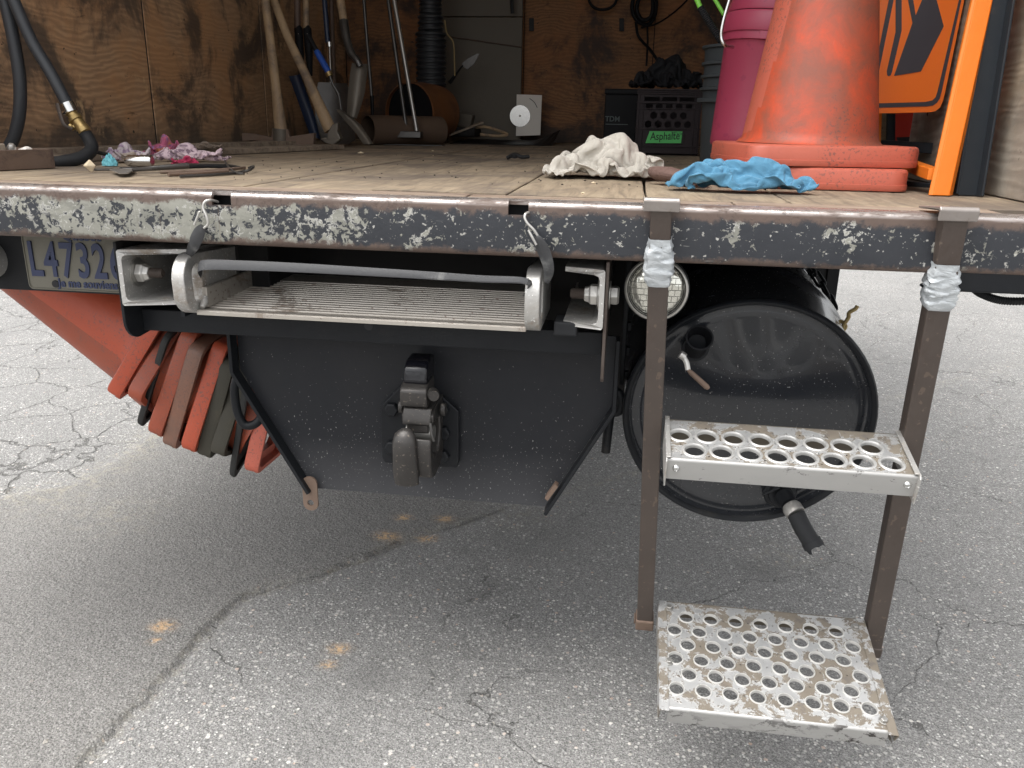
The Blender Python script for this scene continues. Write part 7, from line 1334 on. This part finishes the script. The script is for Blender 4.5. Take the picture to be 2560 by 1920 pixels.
for nm, lab, u0, hm, bl in (('shovel','dark-handled shovel with a black riveted socket and a narrow navy blade',744,'wood_dark',[(722,190,750,184,Y3),(742,245,770,240,Y3-.02),(763,305,790,300,Y3-.05),(776,340,802,352,Y3-.07)]),
                        ('shovel','pale-handled shovel with a black riveted socket and a wide grey blade',766,'wood_handle',[(795,205,866,208,Y3+.05),(790,240,880,240,Y3+.03),(788,300,886,300,Y3),(794,345,888,350,Y3-.03),(812,358,868,362,Y3-.04)])):
    t = troot(nm, lab, 'shovel', u0, Y3)
    MB().tube([A(u0-2,-60,Y3+.1),A(u0,74,Y3+.06)], .0175, 14).build('handle', M[hm], t, smooth=60)
    MB().tube([A(u0,70,Y3+.06),A(u0+2,72,Y3+.06),A(u0+6,130,Y3+.04),A(u0+10,190,Y3+.04)], [.021,.023,.022,.012], 16).build('socket', M['dark_plastic'], t, smooth=50)
    for v in (85,111): MB().lathe([(0,.004),(.003,.003),(.004,0)], A(u0+2,v,Y3+.036), (0,-1,0), 10).build('rivet', M['chrome'], t, smooth=60)
    blade(bl, .03).build('blade', M['navy_pole' if u0 < 750 else 'dark_steel'], t, smooth=50)
t = troot('scraper_pole', 'dark blue scraper pole with a silver collar and thin steel shank', 'scraper', 820, 4.7)
MB().tube([A(806,-60,4.75),A(820,108,4.7)], .014, 14).build('pole', M['navy_pole'], t, smooth=60)
MB().tube([A(823,105,4.7),A(824,117,4.7)], .017, 16).build('collar', M['chrome'], t, smooth=30)
MB().tube([A(824,116,4.7),A(826,170,4.7),A(828,340,4.7)], .006, 10).build('shank', M['bare_steel'], t, smooth=60)
Y5 = 4.35
t = troot('edging_spade', 'small spade with a bright blue grip and a bent steel neck', 'spade', 860, Y5)
MB().tube([A(770,88,Y5+.05),A(793,130,Y5+.03)], .013, 12).build('upper_shaft', M['dark_plastic'], t, smooth=60)
MB().tube([A(790,126,Y5+.03),A(794,132,Y5+.03),A(822,182,Y5)], [.012,.0165,.0165], 16).build('grip', M['blue_grip'], t, smooth=50)
MB().tube([A(820,180,Y5),A(825,190,Y5)], .0185, 16).build('collar', M['brass'], t, smooth=30)
MB().tube(spline([A(824,188,Y5),A(832,210,Y5),A(847,238,Y5),A(853,275,Y5),A(860,300,Y5)], 6), .0065, 10).build('neck', M['dark_steel'], t, smooth=60)
blade([(840,273,853,275,Y5-.03),(850,287,878,292,Y5-.03),(870,310,902,312,Y5-.04),(892,336,921,340,Y5-.06),(908,360,934,361,Y5-.08)], .025).build('blade', M['spade'], t, smooth=50)
Y6 = 4.5
t = troot('trench_shovel', 'trench shovel with a shiny bent socket and a long grey squared blade', 'shovel', 895, Y6)
MB().tube([A(836,-60,Y6+.1),A(851,0,Y6+.08),A(860,56,Y6+.06)], .0215, 16).build('handle', M['wood_handle'], t, smooth=60)
MB().tube(spline([A(859,52,Y6+.06),A(865,90,Y6+.03),A(876,128,Y6),A(892,150,Y6-.02),A(900,166,Y6-.02)], 5), [.0235]*6+[.021]*6+[.017]*9, 16).build('socket', M['dark_steel'], t, smooth=60)
blade([(880,157,920,159,Y6-.03),(875,185,917,186,Y6-.03),(870,230,912,231,Y6-.04),(868,262,902,266,Y6-.05),(867,289,891,297,Y6-.06)], .035).build('blade', M['spade'], t, smooth=50)
Y7 = 4.95
t = troot('asphalt_lute', 'floor scraper with twin silver handle tubes and a wide thin blade flat on the deck', 'scraper', 1040, Y7)
MB().tube([A(975,-60,Y7+.12),A(1042,328,Y7)], .0125, 14).build('handle_tube', M['bare_steel'], t, smooth=60)
MB().tube([A(962,-60,Y7+.14),A(1016,322,Y7+.02)], .0115, 14).build('handle_tube', M['dark_steel'], t, smooth=60)
pa, pb_ = at(984,350,Z=FL+.02), at(1052,349,Z=FL+.02)
MB().obox((A(1017,336,Y7)), (.09,0,0), (0,.03,0), (0,.004,.018)).build('clamp_plate', M['dark_steel'], t, bev=.003)
MB().prism([(A(968,350,Y7).x,Y7-.07),(A(1108,350,Y7).x,Y7-.04),(A(1108,350,Y7).x,Y7+.05),(A(968,350,Y7).x,Y7+.05)], (0,0,FL), (1,0,0), (0,1,0), .004).build('scraper_blade', M['dark_steel'], t, bev=.001)
t = troot('steel_bar', 'thin dark steel bar standing behind the trench shovel', 'bar', 925, 5.0)
MB().tube([A(905,-60,5.1),A(914,60,5.08),A(930,250,5.02)], .010, 10).build('shaft', M['dark_steel'], t, smooth=60)
MB().tube([A(930,240,5.02),A(933,350,5.0)], [.013,.006], 10).build('bar_tip', M['black_metal'], t, smooth=60)
t = troot('wood_handle_tool', 'bare wooden handle in the dark between the pale-handled shovel and the trench shovel', 'handle', 838, 5.1)
MB().tube([A(826,-60,5.2),A(840,340,5.1)], .014, 12).build('handle', M['wood_dark'], t, smooth=60)
# pipe and drum drop
rp = .083
c = A(918,301,4.85); c.z = FL+rp; ax = Vector((.66,.75,0)).normalized()
thing(MB().lathe([(rp-.004,.02),(rp-.004,0),(rp,0),(rp+.001,.25),(rp,.52),(rp-.004,.52),(rp-.004,.03)], c, ax, 40), 'steel_pipe', M['drum_rust'], 'short brown steel pipe lying behind the shovel blades', 'pipe', smooth=40)
c = A(1022,262,5.35); rD = .185; c.z = FL+rD; ax = Vector((.34,.94,0)).normalized()
dd = root('rusty_keg', 'orange-rust steel keg lying with its open dark end toward the truck rear', 'keg', (c.x,c.y,FL))
MB().lathe([(rD-.006,.30),(rD-.006,0),(rD,0),(rD+.003,.01),(rD,.02),(rD+.004,.12),(rD,.24),(rD-.01,.33),(rD-.05,.36),(0,.365)], c, ax, 56).build('keg_shell', M['drum_orange'], dd, smooth=35)
MB().lathe([(0,.03),(rD-.008,.028),(rD-.008,.033),(0,.035)], c, ax, 48).build('keg_mouth_shade', M['dark_plastic'], dd)  # black disc across the open end, stands in for the shade inside
# coil of ribbed hose
Yc = 5.7; cc_ = A(1078,200,Yc); pr = []
z0 = cc_.z; 
for i in range(13):
    zz = i*.034; rr = .102 if i < 10 else .085
    pr += [(rr-.012,zz),(rr,zz+.008),(rr,zz+.018),(rr-.012,zz+.026)]
for i in range(12):
    zz = 13*.034+i*.024; pr += [(.066,zz),(.075,zz+.006),(.075,zz+.013),(.066,zz+.018)]
zb_ = FL+.36
st_ = root('ribbed_hose', 'stack of black ribbed suction hose standing behind the rusty keg', 'hose', (cc_.x,Yc,FL))
MB().lathe([(0,0)]+pr+[(0,pr[-1][1])], (cc_.x,Yc,zb_), (0,0,1), 36).build('ribbed_wall', M['hose_black'], st_, smooth=35)
MB().lathe([(0,0),(.10,0),(.10,.36),(0,.36)], (cc_.x,Yc,FL), (0,0,1), 24).build('hose_foot', M['hose_black'], st_, smooth=35)
thing(MB().tube(spline([A(1112,50,5.6),A(1117,82,5.6),A(1133,106,5.6),A(1136,150,5.6),A(1137,190,5.6)], 6), .004, 6), 'cord', M['rope'], 'thin pale cord hanging beside the ribbed hose', 'cord', smooth=60)
t = root('pointing_trowel', 'small leaf-shaped trowel sticking up in front of the grey-green door', 'trowel', A(1125,206,5.8))
mb = pxplate(MB(), [(1199,135),(1192,134),(1168,147),(1155,158),(1156,164),(1168,174),(1186,160)], 5.8, .004); mb.build('trowel_blade', M['dark_steel'], t, bev=.001)
MB().tube([A(1158,163,5.8),A(1150,172,5.8),A(1124,207,5.82)], [.005,.006,.014], 8).build('trowel_neck', M['black_metal'], t, smooth=50)
# grey-green door leaf at the back
gd_ = root('back_door', 'tall stained grey-green door panel standing against the dark end wall', 'door', A(1212,350,6.2))
MB().box(A(1085,200,6.2).x, A(1304,200,6.2).x, 6.18, 6.21, FL, ZD+.84).build('lower_leaf', M['grey_door'], gd_, bev=.003)
MB().box(A(1085,200,6.2).x, A(1304,200,6.2).x, 6.185, 6.215, ZD+.846, ZD+1.9).build('upper_leaf', M['grey_door'], gd_, bev=.003)
mb = MB(); a = A(1125,92,6.17); b = A(1304,118,6.17); mb.tube([a,b], .004, 6); mb.build('panel_crease', M['wood_dark'], gd_)
thing(MB().tube([A(1278,-30,6.1),A(1281,34,6.1)], [(.012,.005)]*2, 8, flat=(1,0,0)), 'black_strap', M['black_metal'], 'short black strap hanging over the top right of the grey-green panel', 'strap')
# clutter at its foot
thing(MB().obox(A(1162,300,5.85), (.055,0,-.01), (0,.05,0), (.01,0,.045)), 'small_box', M['grey_door'], 'small worn box at the foot of the grey-green panel', 'box', bev=.004)
thing(MB().bar(A(1122,338,5.6), A(1206,306,5.7), .07, .012), 'scrap_board', M['old_board'], 'scrap board propped at the foot of the grey-green panel', 'board', bev=.003)
thing(MB().obox(A(1160,330,5.75), (.10,0,.0), (0,.12,0), (0,0,.03)), 'dark_sack', M['under_metal'], 'low dark sack behind the propped scrap board', 'sack', bev=.02)
thing(MB().tube(spline([A(1188,318,5.7),A(1215,318,5.7),A(1250,328,5.68),A(1268,337,5.66),A(1240,340,5.64),A(1200,336,5.62)], 6), .010, 8), 'rope_coil', M['wood_handle'], 'loop of brown rope in front of the grey-green panel', 'rope', smooth=60)
rows = []; mb = MB(); vs = []; fs = []
for i in range(17):
    t_ = i/16; u = 1125+t_*255; vv = 353-.0*t_; lift = .10*max(0, t_-.72)**1.3*4
    a = at(u, 351, Z=FL); a = Vector((a.x*5.45/a.y, 5.45, FL)); vs += [a, Vector((a.x,6.05,FL+.02+lift)), Vector((a.x,6.05,FL+.014+lift)), Vector((a.x,5.45,FL+.004))]
for i in range(16):
    for q in range(4): fs.append((i*4+q, i*4+(q+1)%4, (i+1)*4+(q+1)%4, (i+1)*4+q))
fs += [(0,1,2,3),(67,66,65,64)]
thing(mb.add(vs, fs), 'rubber_mat', M['dark_plastic'], 'black rubber mat curling up at its right end in front of the end wall', 'mat')
wb = root('saw_blade_card', 'white card holding a round saw blade, leaning on the end wall', 'saw blade', A(1328,340,6.12))
mb = pxplate(MB(), [(1292,236),(1355,238),(1351,338),(1290,340)], 6.12, .006); mb.build('card', M['white_board'], wb, bev=.001)
c = A(1300,290,6.113); MB().lathe([(.008,0),(.073,0),(.073,.002),(.008,.002)], (c.x,6.1135,c.z), (0,-1,0), 48).build('blade_disc', M['chrome'], wb)
mb = MB().tube(spline([A(1324,246,6.1125),A(1336,256,6.1125),A(1343,269,6.1125)], 5), .0022, 6); mb.build('printed_arc', M['ink'], wb)
# end wall hardware and cables
for u, v in ((1329,62),(1554,62)):
    o = pxplate(MB(), [(u-6,v-16),(u+6,v-16),(u+6,v+16),(u-6,v+16)], 6.295, .012); thing(o, 'wall_hook', M['black_metal'], 'left dark steel bracket screwed to the end wall' if u < 1400 else 'right dark steel bracket screwed to the end wall', 'bracket', 'brackets on the end wall', bev=.002)
def cable(label, P, r, mat='dark_plastic', name='cable'):
    thing(MB().tube(spline([A(*p) for p in P], 6), r, 8), name, M[mat], label, 'cable', 'cables hanging on the end wall', smooth=60)
cable('round loop of black cable at the top of the end wall, left of the coil', [(1470,-30,6.2),(1474,5,6.2),(1492,22,6.2),(1520,22,6.2),(1540,4,6.2),(1542,-30,6.2)], .010)
cable('tight coil of black cable hanging high on the end wall', [(1588,-20,6.2),(1580,20,6.2),(1592,50,6.2),(1618,62,6.2),(1636,40,6.2),(1640,0,6.18),(1628,-20,6.17),(1600,-5,6.16),(1592,25,6.16),(1606,50,6.16),(1628,40,6.16),(1632,0,6.16),(1620,-30,6.16)], .014)
cable('single black cable sagging from the coil up to the right', [(1603,69,6.15),(1640,60,6.1),(1680,35,6.0),(1718,0,5.9),(1735,-30,5.9)], .006)
cable('straight black cord dropping from the coil toward the bag', [(1618,60,6.15),(1619,110,6.12),(1616,165,6.1)], .007)
cable('dark hooked stick hanging below the coil of cable', [(1590,55,6.15),(1594,85,6.12),(1606,104,6.1),(1626,125,6.0),(1648,158,5.9)], .010)
# battery box
Yb = 5.0
bb = root('black_battery', 'black battery box with pale letters, left of the milk crate', 'battery', A(1552,350,Yb))
xa, xb = A(1510,300,Yb).x, A(1592,300,Yb).x; zt = A(1550,222,Yb).z
MB().box(xa, xb, Yb, Yb+.20, FL, zt-.03).build('battery_case', M['dark_plastic'], bb, bev=.006)
MB().box(xa-.004, xb+.004, Yb-.004, Yb+.204, zt-.03, zt).build('battery_lid', M['dark_plastic'], bb, bev=.006)
pz_ = A(1515,303,Yb)
text('TDM', .040, 1.0, .0006, M['light_print'], 'printed_letters', bb, (xa+.006,Yb-.0008,pz_.z), TU, TV, TN, bold=.0008)
MB().box(xa+.01, xb-.05, Yb-.0012, Yb-.0002, pz_.z-.018, pz_.z-.014).build('printed_line', M['light_print'], bb)
# milk crate
Yk = 4.35
ck = root('milk_crate', 'dark brown plastic milk crate with a green tape label', 'crate', A(1670,385,Yk))
x0, x1 = A(1591,300,Yk).x, A(1751,300,Yk).x; z1 = A(1600,221,Yk).z; z0 = FL; cw = x1-x0; chh = z1-z0
H = []; r = .0185
for row in range(3):
    n = 5 if row % 2 == 0 else 4
    for i in range(n):
        cx_ = .5*cw+(i-(n-1)/2)*.0485; cz_ = .60*chh-(row-1)*.042
        H.append([(cx_+r*math.cos(math.radians(30+60*k)), cz_+r*math.sin(math.radians(30+60*k))) for k in range(6)][::1])
for i in range(3): H.append([(.03+i*(cw-.06)/3+.006, .815*chh),(.03+(i+1)*(cw-.06)/3-.006, .815*chh),(.03+(i+1)*(cw-.06)/3-.006,.875*chh),(.03+i*(cw-.06)/3+.006,.875*chh)])
mb = MB().prism([(0,0),(cw,0),(cw,chh),(0,chh)], (x0,Yk,z0), (1,0,0), (0,0,1), -.006, holes=H); mb.build('crate_wall', M['crate'], ck, bev=.001)
MB().box(x0,x0+.006,Yk+.006,Yk+.32,z0,z1).build('crate_wall', M['crate'], ck); MB().box(x1-.006,x1,Yk+.006,Yk+.32,z0,z1).build('crate_wall', M['crate'], ck)
MB().box(x0,x1,Yk+.32,Yk+.326,z0,z1).build('crate_wall', M['crate'], ck); MB().box(x0,x1,Yk,Yk+.32,z0,z0+.006).build('crate_floor', M['crate'], ck)
mb = MB()
for f, e in ((.985,.010),(.955,.007),(.925,.007),(.79,.008),(.70,.006),(.40,.006),(.13,.008),(.03,.010)): mb.box(x0-.004, x1+.004, Yk-e, Yk-.0004, z0+chh*f-.003, z0+chh*f+.003)
for f in (.03,.10,.90,.97): mb.box(x0+cw*f-.002, x0+cw*f+.002, Yk-.0065, Yk-.0004, z0, z1)
mb.build('crate_rib', M['crate'], ck, bev=.001)
MB().box(x0+cw*.17, x0+cw*.77, Yk-.003, Yk-.0005, z0+chh*.165, z0+chh*.375).build('label_plate', M['crate'], ck, bev=.001)
Pt = [(x0+cw*.165,z0+chh*.175),(x0+cw*.725,z0+chh*.185),(x0+cw*.735,z0+chh*.365),(x0+cw*.22,z0+chh*.36)]
MB().prism([(a,b) for a,b in Pt], (0,Yk-.0045,0), (1,0,0), (0,0,1), .0008).build('green_tape', M['green_tape'], ck)
text('Asphalte', .052, .80, .0004, M['ink'], 'tape_lettering', ck, (x0+cw*.235,Yk-.0062,z0+chh*.225), (1,0,.04), (0,0,1), TN, bold=.0004)
text('~30°sciers', .024, .85, .0003, M['ink'], 'tape_lettering', ck, (x0+cw*.52,Yk-.0062,z0+chh*.30), (1,0,.04), (0,0,1), TN)
cloth('black_bag', 'white', M['bag_black'], 'slumped black bag on top of the milk crate', ((x0+x1)/2-.02,Yk+.16), .19, .15, .17, cat='bag', floor=z1)
# dark pail
Yp = 3.05; c = A(1856,300,Yp); zt = A(1800,116,Yp).z; hp_ = zt-FL
dp = root('dark_pail', 'tall dark grey plastic pail behind the magenta bucket', 'pail', (c.x,Yp,FL))
pr = [(0,0),(.128,0),(.132,.01),(.142,hp_*.62)]
for f in (.64,.74,.84): pr += [(.143,hp_*f),(.153,hp_*f+.004),(.153,hp_*f+.012),(.144,hp_*f+.014)]
pr += [(.146,hp_-.012),(.155,hp_-.008),(.155,hp_),(.147,hp_),(.125,.02),(0,.02)]
MB().lathe(pr, (c.x,Yp,FL), (0,0,1), 48).build('pail_wall', M['grey_pail'], dp, smooth=35)
MB().lathe([(.150,0),(.159,.001),(.159,.014),(.148,.014)], (c.x,Yp,FL+hp_*.55), (0,0,1), 48).build('pail_band', M['grey_pail'], dp, smooth=35)
# lime-handled tool standing in the pail
lt_ = root('lime_handled_tool', 'lime green handled tool with a black spring sleeve standing in the dark pail', 'tool', A(1800,116,3.0))
MB().tube([A(1722,-50,3.02),A(1752,22,3.0)], .0085, 12).build('handle', M['green_paint'], lt_, smooth=60)
P = [A(1750,18,3.0).lerp(A(1806,108,2.98), i/44) for i in range(45)]
MB().tube(P, [(.0125 if i % 2 else .0100) for i in range(45)], 12).build('spring_sleeve', M['rubber'], lt_, smooth=20)
MB().tube([A(1752,-60,3.05),A(1806,30,3.02),A(1830,70,3.0)], .0065, 12).build('handle', M['green_paint'], lt_, smooth=60)
# magenta pail
p0 = A(1882,372,2.78); p1 = A(1948,62,2.80); ax = (p1-p0).normalized(); Lp = (p1-p0).length
mp = root('magenta_bucket', 'magenta plastic bucket with a lid, leaning against the big orange cone', 'bucket', p0)
MB().lathe([(0,.004),(.118,.0),(.132,-.003),(.136,.004),(.137,.03),(.150,Lp-.075),(.153,Lp-.07),(.160,Lp-.068),(.161,Lp-.05),(.158,Lp-.03),(.155,Lp-.02)], p0, ax, 64).build('bucket_wall', M['magenta'], mp, smooth=35)
MB().lathe([(.156,Lp-.046),(.166,Lp-.046),(.168,Lp-.04),(.168,Lp+.002),(.163,Lp+.010),(.158,Lp+.012),(.155,Lp+.004),(0,Lp+.004)], p0, ax, 64).build('lid', M['magenta'], mp, smooth=35)
# pull tab slots of the lid
ar = ax.orthogonal().normalized(); bt = ax.cross(ar)
fr = (Vector((0,-1,0))-ax*ax.dot(Vector((0,-1,0)))).normalized(); sr_ = fr.cross(ax)
for a in (-40,-10,20):
    q = fr*math.cos(math.radians(a))+sr_*math.sin(math.radians(a)); c = p0+ax*(Lp-.058)+q*.1615
    MB().obox(c, sr_*math.cos(math.radians(a))*.016-fr*math.sin(math.radians(a))*.016, q*.003, ax*.012).build('lid_tab', M['magenta'], mp, bev=.002)
# second bucket nested upside on it
MB().lathe([(.152,Lp+.014),(.158,Lp+.014),(.160,Lp+.02),(.150,Lp+.07),(.146,Lp+.08),(.152,Lp+.085),(.150,Lp+.20),(0,Lp+.2)], p0, ax, 64).build('lid_collar', M['magenta'], mp, smooth=35)
MB().tube(spline([A(1835,-60,2.60),A(1826,-10,2.6),A(1809,50,2.6),A(1803,90,2.6),A(1812,113,2.6),A(1832,118,2.63)], 8), .0055, 12).build('bail', M['chrome'], mp, smooth=60)
# --- signs and their stand
Ys = 2.55
sg = root('road_sign', 'orange road work sign with a black arrow and lane lines, behind the big cone', 'road sign', A(2270,282,Ys), 'orange road signs leaning at the right')
out = [(2140,-140),(2439,-140),(2410,0),(2362,232),(2357,252),(2350,268),(2338,278),(2322,281),(2140,285)]
MB(); mb = pxplate(MB(), out, Ys, .003); mb.build('sign_face', M['sign_orange'], sg, bev=.0008)
bo = [(2432,-140),(2402,0),(2353,228),(2348,246),(2341,257),(2331,264),(2316,266),(2140,271),(2140,260),(2312,255),(2330,251),(2338,243),(2343,228),(2396,0),(2425,-140)]
pxplate(MB(), bo, Ys, .0012, -.0032).build('sign_border', M['sign_black'], sg)
ar_ = [(2263,-30),(2280,58),(2234,190),(2301,179),(2358,66),(2340,0),(2318,-40),(2304,0),(2288,39),(2277,-30)]
pxplate(MB(), ar_, Ys, .0012, -.0032).build('arrow_mark', M['sign_black'], sg)
pxplate(MB(), [(2229,-40),(2241,-40),(2233,0),(2196,180),(2193,188),(2189,191),(2186,188),(2185,180),(2221,0)], Ys, .0012, -.0032).build('lane_line', M['sign_black'], sg)
pxplate(MB(), [(2238,-40),(2253,-40),(2253,76),(2229,180),(2226,188),(2221,191),(2217,188),(2216,178),(2238,80)], Ys, .0012, -.0032).build('lane_line', M['sign_black'], sg)
sg2 = root('road_sign', 'red-orange sign panel seen low behind the arrow sign', 'road sign', A(2300,364,2.85), 'orange road signs leaning at the right')
pxplate(MB(), [(2240,120),(2420,120),(2400,365),(2300,366),(2245,362),(2238,352)], 2.85, .003).build('sign_face', M['sign_red'], sg2, bev=.0008)
pxplate(MB(), [(2240,343),(2392,338),(2390,352),(2244,357)], 2.85, .0012, -.0032).build('sign_border', M['ink'], sg2)
sg3 = root('road_sign', 'dark maroon sign edge showing between the arrow sign and the orange stand leg', 'road sign', A(2420,100,2.75), 'orange road signs leaning at the right')
pxplate(MB(), [(2385,-120),(2470,-120),(2432,40),(2396,90)], 2.75, .003).build('sign_face', generic('maroon', (.06,.012,.03), (.04,.01,.025), .5), sg3)
es = root('sign_stand', 'orange angle-iron sign stand with chipped paint at the right of the cones', 'stand', at(2350,490,Z=FL))
pb0 = at(2322,488,Z=FL); Yl = pb0.y
def angle_leg(a0, a1, b0, b1, Ya, Yt, fl, nm, mat):
    "front flange given by its left and right pixel edges, side flange behind its left edge"
    A0, A1 = A(*a0,Ya), A(*a1,Ya); B0, B1 = A(*b0,Yt), A(*b1,Yt); A0.z = A1.z = FL
    mb = MB(); off = Vector((0,.004,0)); vs = [A0,A1,B1,B0]+[v+off for v in (A0,A1,B1,B0)]
    mb.add(vs, [(0,1,2,3),(7,6,5,4),(0,4,5,1),(1,5,6,2),(2,6,7,3),(3,7,4,0)])
    off = Vector((.004,0,0)); d_ = Vector((-.012,.03,0)) if fl < 0 else Vector((.0,.03,0))
    for P, Q in (((A0,B0)) , ((A1,B1))):
        o_ = Vector((0,.0041,0)); w_ = Vector((0,.03,0)); vs = [P+o_,P+o_+w_,Q+o_+w_,Q+o_]; vs = vs+[v+off*(1 if P is A0 else -1) for v in vs]
        mb.add(vs, [(0,1,2,3),(7,6,5,4),(0,4,5,1),(1,5,6,2),(2,6,7,3),(3,7,4,0)])
    return mb.build(nm, mat, es, bev=.0015)
angle_leg((2333,488),(2373,490),(2452,-60),(2494,-60), Yl, Yl+.06, 1, 'leg', M['frame_orange'])
mb = MB(); a = A(2322,487,Yl+.004); b = A(2444,-60,Yl+.064); a.z = FL; a2_ = A(2333,488,Yl); a2_.z = FL; b2_ = A(2452,-60,Yl+.06); q_ = Vector((0,.005,0))
mb.add([a,a2_+Vector((0,.001,0)),b2_+Vector((0,.001,0)),b,a+q_,a2_+q_,b2_+q_,b+q_], [(0,1,2,3),(7,6,5,4),(0,4,5,1),(1,5,6,2),(2,6,7,3),(3,7,4,0)]); mb.build('leg_flange', M['frame_orange'], es, bev=.001)
a = A(2373,490,Yl-.001); a.z = FL; b = A(2494,-60,Yl+.059); a3 = A(2381,490,Yl+.02); a3.z = FL; b3 = A(2500,-60,Yl+.08); q_ = Vector((0,.004,0))
MB().add([a,a3,b3,b,a+q_,a3+q_,b3+q_,b+q_], [(0,1,2,3),(7,6,5,4),(0,4,5,1),(1,5,6,2),(2,6,7,3),(3,7,4,0)]).build('leg_flange', M['frame_orange'], es, bev=.001)
MB().bar(A(2337,436,Yl+.02), A(2270,412,Yl+.34), .03, .026).build('crossbar', M['frame_orange'], es, bev=.001)
MB().bar(A(2186,372,2.7), A(2204,-60,2.8), .03, .02, (0,1,0)).build('leg', M['frame_orange'], es, bev=.001)
MB().bar(A(2228,380,2.9), A(2238,-20,2.95), .03, .02, (0,1,0)).build('back_leg', M['post_black'], es, bev=.001)
MB().bar(A(2190,362,2.72), A(2352,372,2.62), .02, .03).build('lower_rail', M['post_black'], es, bev=.002)
MB().bar(A(2196,460,2.50), A(2345,474,2.40), .02, .03).build('lower_rail', M['post_black'], es, bev=.002)
print('part 2 built')
